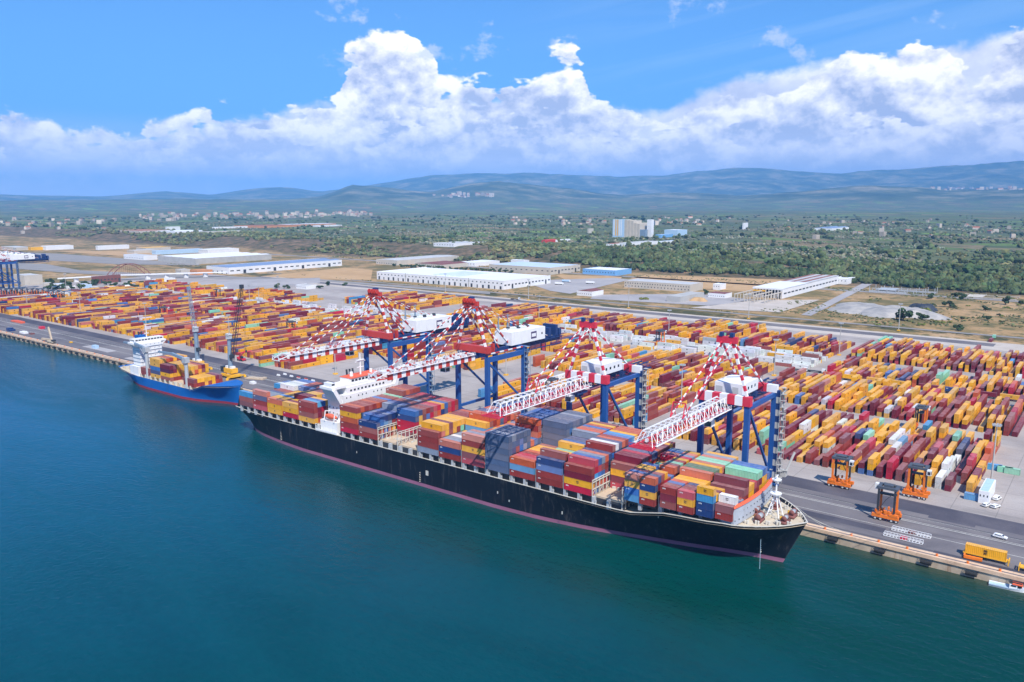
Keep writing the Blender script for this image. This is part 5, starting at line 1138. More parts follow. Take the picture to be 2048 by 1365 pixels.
def proto_meshes(ax_len, col, h):
    L_, Wd = ax_len, 2.44; r = 0.045
    bx = [(0, 0, 0.0, L_ - .12, Wd - .10, h - .02)]
    for sx in (-1, 1):
        for sy in (-1, 1): bx.append((sx * (L_ / 2 - .09), sy * (Wd / 2 - .07), 0, .18, .14, h))
    for sy in (-1, 1): bx += [(0, sy * (Wd / 2 - .04), h - .14, L_ - .36, .085, .135), (0, sy * (Wd / 2 - .04), 0, L_ - .36, .085, .15)]
    for sx in (-1, 1): bx += [(sx * (L_ / 2 - .05), 0, h - .14, .10, Wd - .3, .135), (sx * (L_ / 2 - .05), 0, 0, .10, Wd - .3, .15)]
    a = np.array(bx, float); V, Lp, UV = box_arrays(*a.T); c = np.array(COL[col][1]); cc = np.tile(c, (len(Lp) * 4, 1))
    cc[20:] *= 0.88
    extra = []
    if col in 'yw':
        for sy in (-1, 1):
            q = [(0, 1.72, .95, .18), (-.38, 1.4, .2, .34), (0, 1.4, .2, .34), (.38, 1.4, .2, .34), (-.22, .98, .4, .28), (.26, .98, .4, .28)]
            extra += [(x, sy * (Wd / 2 - .035), z, w, .03, hh) for x, z, w, hh in q]
    if col in 'rnusob':
        for sy in (-1, 1): extra += [(-L_ / 2 + 1.0 + k * .42, sy * (Wd / 2 - .035), h - .95 + (k % 2) * .08, .30, .03, .42) for k in range(3)]
    if extra:
        e = np.array(extra); V2, L2, U2 = box_arrays(*e.T); mk = (0.03, 0.03, 0.035) if col in 'yw' else (0.7, 0.7, 0.7)
        L2 = L2 + len(V); V = np.concatenate([V, V2]); Lp = np.concatenate([Lp, L2]); UV = np.concatenate([UV, U2]); cc = np.concatenate([cc, np.tile(mk, (len(L2) * 4, 1))])
    body = fast_mesh('body', V, Lp, UV, cc, (CM,))
    d = [(0, s * .56, .17, .05, 1.08, h - .34) for s in (-1, 1)] + [(.035, y, .1, .04, .05, h - .2) for y in (-.78, -.36, .36, .78)]
    a = np.array(d); V, Lp, UV = box_arrays(*a.T); cc = np.tile(np.array(COL[col][1]) * .92, (len(Lp) * 4, 1)); cc[40:] = np.array(COL[col][1]) * .35 + .12
    door = fast_mesh('door', V, Lp, UV, cc, (CM,)); return body, door
PM = {}
GRP = {'ship': 'containers stacked on the black ship', 'feeder': 'containers on the blue feeder', 'yard': 'containers stacked in the yard', 'odd': 'single containers standing apart'}
for i in order[:300]:
    x, y, z, ax, ln, col, wh, tier, h = CONT[i]; key = (ln, col, h)
    if key not in PM: PM[key] = proto_meshes(ln, col, h)
    bm_, dm_ = PM[key]; nm = COL[col][0]; kind = wh[2]
    if kind == 'ship': lab = '%s container, %s, %s row from the water, %s tier' % (nm, wh[0], ORD[wh[1]], ORD[tier])
    elif kind == 'yard': lab = '%s container, %s, %s row from right, stack %s, %s tier' % (nm, wh[0], ORD[wh[1]], wh[3], ORD[tier])
    elif kind == 'feeder': lab = '%s container on the blue feeder ship, %s row from the water, %s tier' % (nm, ORD[wh[1]], ORD[tier])
    else: lab = '%s container %s' % (nm, wh[0])
    w = lab.split(); lab = ' '.join(w[:16])
    o = empty('shipping_container', (x, y, z), lab, 'shipping container', GRP[kind], 0 if ax == 'x' else -math.pi / 2); o.empty_display_size = 1
    bo = bpy.data.objects.new('body', bm_); C.objects.link(bo); bo.parent = o
    do = bpy.data.objects.new('door', dm_); C.objects.link(do); do.parent = o; do.location = (ln / 2 + .0, 0, 0)
rest = [i for i in range(len(CONT)) if i not in IND and vis[i] > 0]
arr = np.array([[CONT[i][0], CONT[i][1], CONT[i][2], CONT[i][4] - .1 if CONT[i][3] == 'x' else 2.40, 2.40 if CONT[i][3] == 'x' else CONT[i][4] - .1, CONT[i][8] - .04] for i in rest])
V, Lp, UV = box_arrays(*arr.T); rs_ = np.random.RandomState(5)
base = np.array([COL[CONT[i][5]][1] for i in rest]) * rs_.uniform(.84, 1.16, (len(rest), 1)) * rs_.uniform(.93, 1.07, (len(rest), 3)); fd = rs_.uniform(0, .22, (len(rest), 1)) * (rs_.rand(len(rest), 1) > .4); base = base * (1 - fd) + fd * np.array([[.52, .42, .37]]); cc = np.repeat(base, 20, 0)
ee_ = []; 
for i in rest:
    x, y, z, ax, ln, col, wh, tier, h = CONT[i]
    if col in 'yw' and y < 760 and ln > 7 and ax == 'y': ee_.append((x + 1.215, y, z + .95, .03, .95, .85))
    if col in 'yw' and ax == 'x': ee_.append((x, y - 1.215, z + .95, .95, .03, .85))
    if y < 520 and ax == 'y':
        for q in (-.75, -.3, .3, .75): ee_.append((x + q, y - ln / 2 + .03, z + .1, .05, .05, h - .25))
e = np.array(ee_); V2, L2, U2 = box_arrays(*e.T); V = np.concatenate([V, V2]); Lp = np.concatenate([Lp, L2 + len(arr) * 8]); UV = np.concatenate([UV, U2]); cc = np.concatenate([cc, np.tile((.05, .035, .03), (len(L2) * 4, 1))])
o = bpy.data.objects.new('stacked_containers', fast_mesh('stacked_containers', V, Lp, UV, cc, (CM,))); C.objects.link(o)
tag(o, 'many hundreds of yellow and maroon containers stacked in rows across the yard', 'containers', kind='stuff')
from collections import Counter
print('dups', [l for l, n in Counter(o['label'] for o in C.objects if o.name.startswith('shipping_container')).items() if n > 1][:9], max(len(o['label'].split()) for o in C.objects if o.name.startswith('shipping_container')))
print('containers', len(CONT), 'individual', len(IND), 'rest', len(rest))
M['ochre'] = mat('faded_orange_render', (0.55, 0.24, 0.10), 0.8, var=0.15, scale=0.1)
# ------------------------------------------------------------------ light masts
def mast(xy, label, h=31.0):
    t = empty('light_mast', (xy[0], xy[1], 0), label, 'light mast', 'tall light masts of the port')
    p = MB(); p.tube((0, 0, 0), (0, 0, h), .42, .22, 8); p.build('pole', M['wallg'], t)
    q = MB(); q.box(-1.3, -1.3, 0, 1.3, 1.3, .9); q.build('base', M['yellow'], t)
    a = MB(); a.tube((0, 0, h - .6), (0, 0, h - .3), 1.5, 1.5, 10, 0)
    for k in range(8):
        c = k * math.pi / 4; a.box(1.5 * math.cos(c) - .35, 1.5 * math.sin(c) - .35, h - .5, 1.5 * math.cos(c) + .35, 1.5 * math.sin(c) + .35, h + .25, 1)
    a.build('lamp_head', [M['steel'], M['grey']], t); return t
M0 = mast(G(1982, 965), 'tall light mast nearest the camera, at the right edge of the yard', 26)
for px, py, lab in ((1362, 815, 'light mast between the third and fourth cranes'), (1012, 751, 'light mast behind the legs of the second crane'), (671, 749, 'light mast in front of the first crane boom sign'), (689, 648, 'light mast in the left yard behind the forestays'), (1057, 601, 'light mast by the port road above the second crane'),
        (891, 586, 'light mast by the port road before the white warehouse'), (1257, 617, 'light mast by the port road near the red roofed house'), (1078, 642, 'light mast at the corner of the landward stacks'), (1337, 678, 'light mast beside the yellow straddle carrier'), (1497, 638, 'light mast by the port road below the open shed'),
        (1797, 662, 'light mast by the port road near the gravel mounds'), (1678, 711, 'light mast at the corner before the right landward block'), (1548, 752, 'light mast behind the portal of the last crane'), (293, 660, 'light mast above the feeder bridge'), (162, 634, 'light mast in the front of the far left yard'),
        (55, 616, 'light mast at the left edge behind the white row'), (460, 690, 'light mast behind the dark mobile crane'), (382, 608, 'light mast in the far middle of the left yard'), (133, 586, 'light mast by the lorry park at the left'), (500, 614, 'light mast among the far left inner stacks'), (557, 592, 'light mast behind the far landward stacks'), (519, 618, 'light mast between far stacks')):
    c = copy_tree(M0); c.location = (*G(px, py), 0); c['label'] = lab

# ------------------------------------------------------------------ buildings
def bld(name, FL, FR, RR, h, label, wall='wallw', roof='roofw', doors=0, windows=0, wz=.62, side_win=0, parapet=.6, cat='warehouse', dark_doors=True, group=None, roofrise=0.0, z=None):
    a, c, e = [GT(*p) if z is None else (*G(*p, z), z) for p in (FL, FR, RR)]
    x0, x1 = a[0], (c[0] * 2 + e[0]) / 3; y0 = (a[1] + c[1]) / 2; y1 = max(e[1], y0 + 10); z0 = min(a[2], c[2]) - .4
    t = empty(name, ((x0 + x1) / 2, y0, z0), label, cat, group); W_, D = (x1 - x0) / 2, y1 - y0
    w = MB(); w.prism([(-W_, 0), (W_, 0), (W_, D), (-W_, D)], 0, h + .4); w.build('wall', M[wall], t)
    r = MB(); n = max(1, int(W_ * 2 / 30)) if roofrise else 1
    if roofrise:
        for k in range(n):
            xa = -W_ + 2 * W_ * k / n + .3; xb = -W_ + 2 * W_ * (k + 1) / n - .3; xm = (xa + xb) / 2
            r.quad((xa, .3, h + .41), (xm, .3, h + .41 + roofrise), (xm, D - .3, h + .41 + roofrise), (xa, D - .3, h + .41)); r.quad((xm, .3, h + .41 + roofrise), (xb, .3, h + .41), (xb, D - .3, h + .41), (xm, D - .3, h + .41 + roofrise))
            r.v += [(xa, .3, h + .4), (xb, .3, h + .4), (xm, .3, h + .4 + roofrise)]; r.f.append((len(r.v) - 3, len(r.v) - 2, len(r.v) - 1)); r.mi.append(0)
    else: r.box(-W_ + .5, .5, h + .4, W_ - .5, D - .5, h + .55)
    r.build('roof', M[roof], t)
    if parapet:
        q = MB(); q.box(-W_ - .05, -.05, h + .403, W_ + .05, .45, h + .4 + parapet); q.box(W_ - .45, .45, h + .403, W_ + .05, D + .05, h + .4 + parapet); q.box(-W_ - .05, .45, h + .403, -W_ + .45, D + .05, h + .4 + parapet); q.build('parapet', M[wall], t)
    if doors:
        d = MB()
        for k in range(doors):
            x = -W_ + (k + .5) * 2 * W_ / doors; ww = min(3.4, W_ / doors * .9) * (0.6 if k % 3 == 1 else 1); d.box(x - ww / 2, -.06, 0.3, x + ww / 2, -.01, min(h * .55, 4.8 if k % 3 else 5.6)).cut()
        d.build('door', M['dark' if dark_doors else 'roofg'], t)
    if windows:
        d = MB()
        for k in range(windows):
            x = -W_ + (k + .5) * 2 * W_ / windows; d.box(x - W_ / windows * .32, -.06, h * wz, x + W_ / windows * .32, -.01, h * wz + min(1.5, h * .16)).cut()
        d.build('window', M['glass'], t)
    if side_win:
        d = MB()
        for k in range(side_win):
            y = (k + .5) * D / side_win; big = k % 5 == 2 and h > 8; d.box(W_ + .01, y - D / side_win * (.22 if big else .28), .4 if big else h * .45, W_ + .06, y + D / side_win * (.22 if big else .28), h * .62 if big else h * .62).cut()
        d.build('side_opening', M['dark'], t)
    return t, W_, D
big, W_, D = bld('warehouse', (744, 560), (1019, 579), (1096, 567), 11.5, 'long bright white warehouse with rows of dark loading doors behind the port road', 'wallw', 'roofw', doors=24, windows=34, wz=.70, side_win=14, parapet=.9)
st = MB()
for k in (1, 2, 3): x = -W_ + k * W_ / 2; st.box(x - .6, -.3, 0, x + .6, -.051, 13.2).cut()
st.build('downpipe_pier', M['wallg'], big)
for k in range(5):
    q = MB(); q.box(-W_ * .2 + k * 12, D * .18, 12.1, -W_ * .2 + k * 12 + 7, D * .8, 12.4); q.build('skylight', M['roofp'], big)
bld('warehouse', (403, 546), (478, 549.5), (665, 530.5), 11, 'long shed with blue grey roof and dark gates along its side, left of centre', 'wallw', 'roofb', doors=5, side_win=20, parapet=.4, roofrise=1.5)
bld('warehouse', (315, 523), (404, 530), (522, 518), 11, 'pale grey hall with white and blue roof behind the blue grey roofed shed', 'wallg', 'roofw', parapet=.4, roofrise=1.2)
bld('office_building', (349, 549), (368, 550), (376, 548), 8, 'cream block beside the orange building at the left', 'wallc', 'roofg', windows=5, cat='building')
bld('office_building', (371, 550.5), (409, 551), (416, 548), 7.5, 'low orange building in front of the blue grey shed', 'ochre', 'ochre', windows=8, cat='building')
bld('office_building', (244, 518), (298, 521.5), (302, 518.5), 9, 'white two storey block with window bands at the left', 'wallw', 'roofg', windows=12, wz=.35, cat='building')
for FL, FR, RR, h, wl, rf, lab in (((55, 501), (72, 502), (76, 499), 8, 'yellow', 'roofg', 'small yellow fronted shed at the far left'), ((64, 501), (122, 501), (126, 497), 10, 'wallw', 'roofw', 'white hall at the far left beside the yellow shed'), ((172, 501), (228, 500.5), (234, 496), 10, 'wallw', 'roofw', 'white hall standing alone in the far left'), ((0, 499), (44, 502), (50, 499), 7, 'wallc', 'roofg', 'grey hall cut by the left edge'),
        ((240, 507.5), (293, 508), (297, 504), 7, 'wallc', 'roofg', 'cream workshop left of the pale blue hall'), ((296, 510), (330, 510.5), (386, 504), 9, 'paleblue', 'roofp', 'pale blue hall at the left'), ((388, 507), (436, 508), (456, 503), 9, 'wallw', 'roofw', 'white hall right of the pale blue one'), ((256, 501), (318, 501.5), (322, 498), 6, 'wallc', 'yellow', 'low hall with yellow roof edge')):
    bld('warehouse', FL, FR, RR, h, lab, wl, rf, windows=8, parapet=.4)
bld('warehouse', (746, 529), (797, 530.5), (925, 519), 9, 'old grey roofed hall with tall arched openings at the front', 'wallc', 'roofg', windows=9, wz=.25, parapet=.3, roofrise=1.2)
bld('warehouse', (821, 535), (905, 538), (914, 532), 7, 'low hall with brown tiled roof behind the white warehouse', 'wallc', 'brown', windows=14, parapet=0, roofrise=1.8)
bld('warehouse', (914, 532), (960, 534), (985, 527), 7, 'light hall with pale roof next to the brown roofed hall', 'wallw', 'roofw', windows=6, parapet=.3)
bld('warehouse', (990, 541), (1094, 552), (1151, 542), 11.5, 'concrete hall with pale blue roof behind the white warehouse', 'wallc', 'roofp', windows=12, wz=.5, side_win=9, parapet=.5)
bld('warehouse', (1022, 528), (1050, 529), (1053, 525), 8, 'small white hall on the scarp foot', 'wallw', 'roofw', parapet=.3)
bld('warehouse', (1160, 549), (1239, 552), (1256, 547), 8.5, 'sky blue fronted hall with white roof and yellow end', 'skyblue', 'roofw', windows=12, wz=.5, parapet=.5)
sm, W_, D = bld('warehouse', (1243, 576), (1390, 584), (1396, 579), 9.5, 'long cream building with two rows of small windows', 'wallc', 'roofg', windows=26, wz=.66, parapet=.5)
d = MB()
for k in range(20): x = -W_ + (k + .5) * 2 * W_ / 20; d.box(x - .7, -.06, 2.2, x + .7, -.01, 3.8).cut()
d.build('window', M['glass'], sm)
bld('warehouse', (1336, 603), (1363, 607), (1398, 595), 6.5, 'flat roofed concrete store beside the grey lot', 'wallg', 'wallg', parapet=.3)
bld('office_building', (1416, 595), (1452, 598), (1458, 594), 5.5, 'low white office before the red trailers', 'wallw', 'brown', windows=8, wz=.4, parapet=0, cat='building')
bld('office_building', (1425, 580), (1443, 581), (1446, 578), 7.5, 'white cube shaped office left of the open shed', 'wallw', 'roofw', windows=3, cat='building')
bld('office_building', (1154, 591), (1188, 594), (1198, 589), 6, 'white house with brown red roof behind the port road', 'wallw', 'brown', windows=7, wz=.4, parapet=0, cat='house', roofrise=2)
bld('office_building', (1668, 567), (1692, 570.5), (1709, 563), 7.5, 'white flat roofed building right of the open shed', 'wallw', 'roofw', windows=4, parapet=.6, cat='building')
bld('warehouse', (864, 494), (915, 494), (964, 488), 9, 'white hall with blue end wall on the plateau edge', 'wallw', 'roofg', windows=8, parapet=.4)
bld('warehouse', (1080, 486), (1098, 486), (1108, 484), 6, 'red barn on the plateau', 'red', 'red', cat='barn', parapet=0, roofrise=2)
bld('warehouse', (1100, 485), (1124, 484.5), (1128, 482), 6, 'white barn next to the red one on the plateau', 'wallw', 'roofw', cat='barn', parapet=0)
bld('warehouse', (1214, 492), (1232, 493), (1236, 490), 5, 'red roofed farm shed below the silos', 'wallw', 'tile', cat='barn', parapet=0, roofrise=1.5, windows=3)
bld('warehouse', (1237, 493), (1275, 494), (1290, 488), 8, 'open fronted hall with dark bays below the silos', 'wallw', 'roofg', doors=4, cat='barn', parapet=.3)
bld('warehouse', (1292, 489), (1328, 488), (1334, 484), 5, 'long low white barn below the silos', 'wallw', 'roofp', cat='barn', parapet=0)
bld('warehouse', (1630, 461), (1668, 462), (1688, 458), 8, 'grey blue farm hall far out on the plain', 'wallw', 'roofb', cat='barn', parapet=0, roofrise=3)
bld('warehouse', (1329, 471), (1358, 472), (1367, 470), 17, 'pale blue box shaped plant right of the silos', 'paleblue', 'roofw', parapet=.4, cat='factory')
bld('warehouse', (1312, 476), (1328, 476.5), (1331, 474), 9, 'small turquoise plant building by the silos', 'skyblue', 'roofp', parapet=.4, cat='factory')
bld('tower_building', (332, 461.5), (341, 461.5), (343, 460), 14, 'white square tank house far left on the plateau', 'wallw', 'roofw', parapet=.3, cat='tower')
bld('tower_building', (1484, 459.5), (1490, 459.5), (1491, 458.5), 24, 'slender white tower alone on the plain', 'wallw', 'roofw', parapet=.4, cat='tower')
bld('tower_building', (1174, 467), (1181, 467), (1182, 466), 15, 'brown water tower left of the silos', 'wallc', 'brown', parapet=.3, cat='tower')
for FL, FR, RR, h, wl, rf, lab in (((224, 464), (300, 467), (310, 463), 7, 'wallc', 'tile', 'long ochre hall on the far plateau, left'), ((310, 466), (372, 468), (380, 464), 7, 'wallw', 'roofw', 'long white hall on the far plateau beside the ochre one'), ((380, 469), (436, 469), (444, 464), 8, 'wallc', 'roofg', 'grey hall on the far plateau'), ((395, 459), (470, 458), (478, 455), 7, 'wallw', 'roofw', 'white works hall before the far town'), ((470, 458), (520, 455), (530, 452), 9, 'ochre', 'tile', 'orange works hall before the far town'), ((530, 455), (612, 452), (620, 449), 9, 'ochre', 'roofw', 'yellow works hall before the far town'), ((625, 455), (648, 454), (652, 452), 7, 'wallw', 'roofw', 'white works hall right of the yellow one')):
    bld('warehouse', FL, FR, RR, h, lab, wl, rf, parapet=0, cat='factory')

# grain silos with striped front
def silo():
    x, y, z = GT(1240, 475); x2, _, _ = GT(1262, 475); s = math.hypot(x2 - x, 0) / 22.0; H = 1.0
    t = empty('silo_tower', (x, y, z - .5), 'tall grain silos, front striped pale blue and yellow, beige ribbed side', 'silo'); k = s
    dist = math.hypot(x, y); m_ = dist / FPX                    # metres per photo pixel there
    h = 35 * m_
    w = MB(); w.box(-17 * m_, 0, 0, 9 * m_, 14 * m_, h, 0)
    for i, (a, c) in enumerate(((-11, -8.8), (-6.6, -4.4))): w.box(a * m_, -.5, 5, c * m_, -.02, h - .3, 1)
    for a in (-15, -2, 1.5): w.box(a * m_, -.5, 5, (a + 1.6) * m_, -.02, h - .3, 3)
    w.build('striped_block', [M['paleblue'], M['yellow'], M['wallc'], M['wallw']], t)
    for i in range(5):
        hh = h * (1 - .03 * i - (.10 if i > 2 else 0)); q = MB(); q.box((9.02 + i * 6.2) * m_, 1 + i * 2, 0, (9 + (i + 1) * 6.2) * m_ - .05, 26 + i * 14, hh)
        for j in range(4): q.box((9.3 + i * 6.2 + j * 1.5) * m_, .4 + i * 2, 0, (9.9 + i * 6.2 + j * 1.5) * m_, .99 + i * 2, hh - .2)
        q.build('silo_cell', M['wallc'], t)
    q = MB(); q.box(48 * m_, 30, 0, 58 * m_, 44, 35 * m_); q.box(48.5 * m_, 29.7, 22 * m_, 57.5 * m_, 29.98, 34 * m_); q.build('white_tower', M['wallw'], t)
    q = MB(); q.box(40 * m_, 10, 0, 52 * m_, 24, 16 * m_); q.build('lift_house', M['bluegrey'], t)
silo()

# open shed with crane runways
def shed():
    a = G(1509, 593); c = G(1572, 600); e = G(1655, 567); x0, x1, y0, y1 = a[0], (c[0] + e[0]) / 2 + 4, (a[1] + c[1]) / 2, e[1]
    t = empty('steel_shed', (x0, y0, 0), 'big open fronted shed, white front roof and rust striped rear roof', 'shed'); W2 = x1 - x0; D2 = y1 - y0; h = 12.5
    w = MB(); w.box(W2 - .4, 0, 0, W2, D2, h, 0); w.box(0, 0, 0, .4, D2, h, 0); w.box(.4, D2 - .4, 0, W2 - .4, D2, h, 0); w.box(.4, 22, 0, W2 - .4, 22.4, h - .1, 1); w.box(-.3, -.5, h - 1.6, W2 + .3, -.01, h, 0); w.build('wall', [M['wallw'], M['dark']], t)
    r = MB(); r.box(-.5, -.5, h + .003, W2 + .5, D2 * .42, h + .4); r.build('front_roof', M['roofw'], t)
    r = MB(); 
    for k in range(6): r.box(-.5 + k * (W2 + 1) / 6, D2 * .42 + .01, h + .003, -.5 + (k + 1) * (W2 + 1) / 6 - .02, D2 + .5, h + .4 + .002 * k, k % 2)
    r.build('rear_roof', [M['rust'], M['roofg']], t)
    o = MB()
    for k in range(16): y = 6 + k * (D2 - 10) / 16; o.box(W2 + .01, y, 5.2, W2 + .06, y + (D2 - 10) / 16 * .7, 7.0).cut()
    o.build('side_opening', M['dark'], t)
    for k in range(10): p = MB(); p.beam((1.5 + k * (W2 - 3) / 9, -.2, 0), (1.5 + k * (W2 - 3) / 9, -.2, h - 1.6), .8, .8); p.build('front_column', M['wallw'], t)
    y = MB(); y.box(1, -3.2, h - 4.2, W2 * .45, -1.6, h - 2.6); y.build('travelling_crane', M['yellow'], t)
    for i in range(4):
        p = MB(); x = W2 * i / 3.0
        p.box(x - .5, -62, 8.4, x + .5, -.6, 9.6)
        for k in range(7): p.beam((x, -60 + k * 9.5, 0), (x, -60 + k * 9.5, 8.4), .8, .8)
        p.build('crane_runway', M['wallc'], t)
shed()
def heap(px, py, rx, ry, h, name, label, m_, seed, cat='heap'):
    x, y = G(px, py); n, r_ = 28, 9; v = []; f = []; rd = random.Random(seed)
    for i in range(r_ + 1):
        q = i / r_
        for j in range(n):
            a = j * 2 * math.pi / n; w = 1 + .18 * math.sin(3 * a + seed) + .12 * math.sin(5 * a + 2 * seed); v.append((rx * q * w * math.cos(a), ry * q * w * math.sin(a), h * max(0, min(1, (1 - q) * 2.1)) * (1 + rd.uniform(-.10, .10)) - (.5 if i == r_ else 0)))
    for i in range(r_):
        for j in range(n): k = (j + 1) % n; f.append((i * n + j, (i + 1) * n + j, (i + 1) * n + k, i * n + k))
    me = bpy.data.meshes.new(name); me.from_pydata(v, [], f); me.materials.append(m_); me.polygons.foreach_set('use_smooth', [True] * len(f)); o = bpy.data.objects.new(name, me); C.objects.link(o); o.location = (x, y, 0); tag(o, label, cat)
gr = pavement('gravel', [(.3, (.24, .23, .23)), (.5, (.36, .34, .32)), (.7, (.50, .45, .40))], .06, stain=(.22, .22, .24), stain_amt=.6)
heap(1722, 618, 36, 46, 5.0, 'gravel_mound', 'pale grey flattened gravel mound, the left one of the pair', gr, 1); heap(1800, 628, 46, 40, 6.5, 'gravel_mound', 'pale gravel mound with dark rubble flank, right one of the pair', gr, 2)
heap(1845, 622, 16, 14, 7.4, 'rubble_heap', 'dark rubble tipped on the side of the gravel mound', M['dark'], 5)
heap(1398, 602, 12, 9, 4, 'soil_heap', 'brown soil heap beside the low white office', dryf, 3)
def frames(px, py, W2, D2, h, label, seed, m_='grey'):
    x, y = G(px, py); t = empty('unfinished_frame', (x, y, 0), label, 'ruin'); rd = random.Random(seed); p = MB(); n = int(W2 / 9)
    for i in range(n):
        for j in range(3):
            xx = -W2 / 2 + i * W2 / (n - 1); yy = j * D2 / 2; p.beam((xx, yy, 0), (xx, yy, h * rd.uniform(.6, 1.2)), .7, .7)
            if i < n - 1 and rd.random() < .6: p.beam((xx, yy, h * .55), (xx + W2 / (n - 1), yy, h * .55), .6, .7)
    p.build('post_frame', M[m_], t); q = MB(); q.box(-W2 / 2, 0, 0, W2 * .1, .5, h * .35); q.box(-W2 / 2, D2, 0, W2 / 2, D2 + .5, h * .3); q.box(-W2 * .4, 1, h * .5, -W2 * .1, D2 - 1, h * .56); q.build('low_wall', M[m_], t)
frames(1800, 588, 78, 34, 7, 'grey concrete posts of an unfinished building in the dry field', 2); frames(1975, 598, 62, 36, 2.2, 'roofless low walls of a ruin in the dry field', 4, 'wallc')
# arched road bridge in the west
def bridge():
    A_, B_ = G(116, 566), G(455, 553); t = empty('road_bridge', (A_[0], A_[1], 0), 'long white road bridge with a dark steel arch at the left', 'bridge')
    d = Vector((B_[0] - A_[0], B_[1] - A_[1], 0)); k = MB(); k.beam((0, 0, 6.4), (d.x * .35, d.y * .35, 8.5), 9, 1.2); k.beam((d.x * .35, d.y * .35, 8.5), (d.x, d.y, 7), 9, 1.2); k.build('deck', M['wallw'], t)
    for q in (.1, .2, .29, .51, .62, .74, .86): p = MB(); p.box(d.x * q - 2, d.y * q - 3, 0, d.x * q + 2, d.y * q + 3, 7); p.build('pier', M['wallw'], t)
    P_ = lambda u: Vector((d.x * (.29 + .22 * u), d.y * (.29 + .22 * u), 9 + 17 * (1 - (2 * u - 1) ** 2)))
    for s in (-4, 4):
        a = MB()
        for i in range(20): a.beam(P_(i / 20) + Vector((s * .3, s, 0)), P_((i + 1) / 20) + Vector((s * .3, s, 0)), 1.0, 1.1)
        for i in range(1, 20, 2): a.beam(P_(i / 20) + Vector((s * .3, s, 0)), Vector((P_(i / 20).x + s * .3, P_(i / 20).y + s, 8.5)), .3, .3)
        a.build('arch', M['brown'], t)
bridge()
bk, W_, D = bld('brick_building', (170, 570), (206, 569), (228, 563), 11, 'brick red three storey building with white frame near the arched bridge', 'brown', 'roofg', windows=9, wz=.2, side_win=8, cat='building')
bld('office_building', (290, 567), (330, 566), (340, 562), 5, 'low grey roofed canteen behind the left yard', 'wallw', 'roofg', cat='building', windows=4)
bld('office_building', (590, 578), (618, 580), (626, 577), 5, 'white gatehouse with wide flat canopy behind the landward stacks', 'wallw', 'wallg', windows=8, cat='building')
bld('office_building', (20, 569), (66, 572), (72, 567), 14, 'blank concrete block behind the cranes at the left edge', 'wallc', 'roofg', cat='building')
bld('storage_tent', (190, 586), (246, 584), (252, 580), 6, 'long low white storage tent at the back of the left yard', 'wallw', 'roofw', cat='tent', parapet=0, roofrise=1.5)
rd = random.Random(31)
sheds = []
for k in range(16):
    px = rd.uniform(80, 330); py = rd.uniform(571, 590) - (px - 80) * .01
    sheds.append((px, py)); w = rd.uniform(7, 18)
    bld('port_hut', (px, py), (px + w, py + .6), (px + w + 2, py - 1.6), rd.uniform(3, 5.5), 'small hut among the lorry park buildings at the left', rd.choice(['wallw', 'wallc', 'paleblue', 'wallg', 'wallw']), rd.choice(['roofw', 'roofg', 'brown', 'roofp']), cat='hut', parapet=0, group='huts of the lorry park')
# quay office cabins at right
oa, W_, D = bld('quay_office', (1956, 1006), (1976, 1012), (1990, 985), 5.2, 'two storey quay office with green roof and yellow cabin beside the two white cars', 'wallw', 'G' if False else 'paleblue', windows=3, parapet=0, cat='office')
# ------------------------------------------------------------------ vehicles
def car(loc, rz, label, col='white', grp='cars on the quay', van=False):
    t = empty('van' if van else 'parked_car', loc, label, 'van' if van else 'car', grp, rz)
    prof_ = [(-2.2, .45), (-2.2, 1.0), (-2.0, 1.55 if van else 1.35), (-1.5, 1.95 if van else 1.5), (.5, 1.95 if van else 1.48), (1.15, 1.05), (2.15, .9), (2.25, .5)] 
    b_ = MB(); n = len(prof_); k = 0
    for y in (-.86, .86): b_.v += [(x, y * (1 if z < 1.1 else .86), z) for x, z in prof_]
    for i in range(n): j = (i + 1) % n; b_.f.append((i, j, n + j, n + i)); b_.mi.append(0)
    b_.f.append(tuple(range(n - 1, -1, -1))); b_.f.append(tuple(range(n, 2 * n))); b_.mi += [0, 0]; b_.build('body', M[col], t)
    g = MB(); zt = 1.8 if van else 1.4
    for s in (-1, 1): g.quad((-1.6, s * .845, 1.12), (.85, s * .845, 1.12), (.45, s * .77, zt), (-1.5, s * .77, zt)).cut()
    g.quad((.62, -.7, zt), (.62, .7, zt), (1.16, .74, 1.1), (1.16, -.74, 1.1)).cut(); g.quad((-2.03, -.7, 1.4), (-2.03, .7, 1.4), (-2.22, .74, 1.08), (-2.22, -.74, 1.08)); g.build('window', M['glass'], t)
    for x in (-1.4, 1.4):
        for s in (-1, 1): w = MB(); w.tube((x, s * .70, .33), (x, s * .9, .33), .33, .33, 12, 0); wo_ = w.build('wheel', M['rubber'], t); w = MB(); w.tube((x, s * .9, .33), (x, s * .915, .33), .19, .19, 8, 0); w.build('rim', M['rim'], wo_)
    return t
c0 = car((*G(2000, 1077), .04), -.15, 'white estate car driving on the asphalt near the lone yellow container')
for px, py, rz, lab in ((1973, 1013, 1.2, 'white car parked left beside the quay office'), (1991, 1016, 1.2, 'white car parked right of the other one beside the quay office')):
    c = copy_tree(c0); c.location = (*G(px, py), .04); c.rotation_euler = (0, 0, rz); c['label'] = lab
car((*G(1994, 1000), 0), 1.3, 'white van standing behind the two cars by the quay office', van=True)
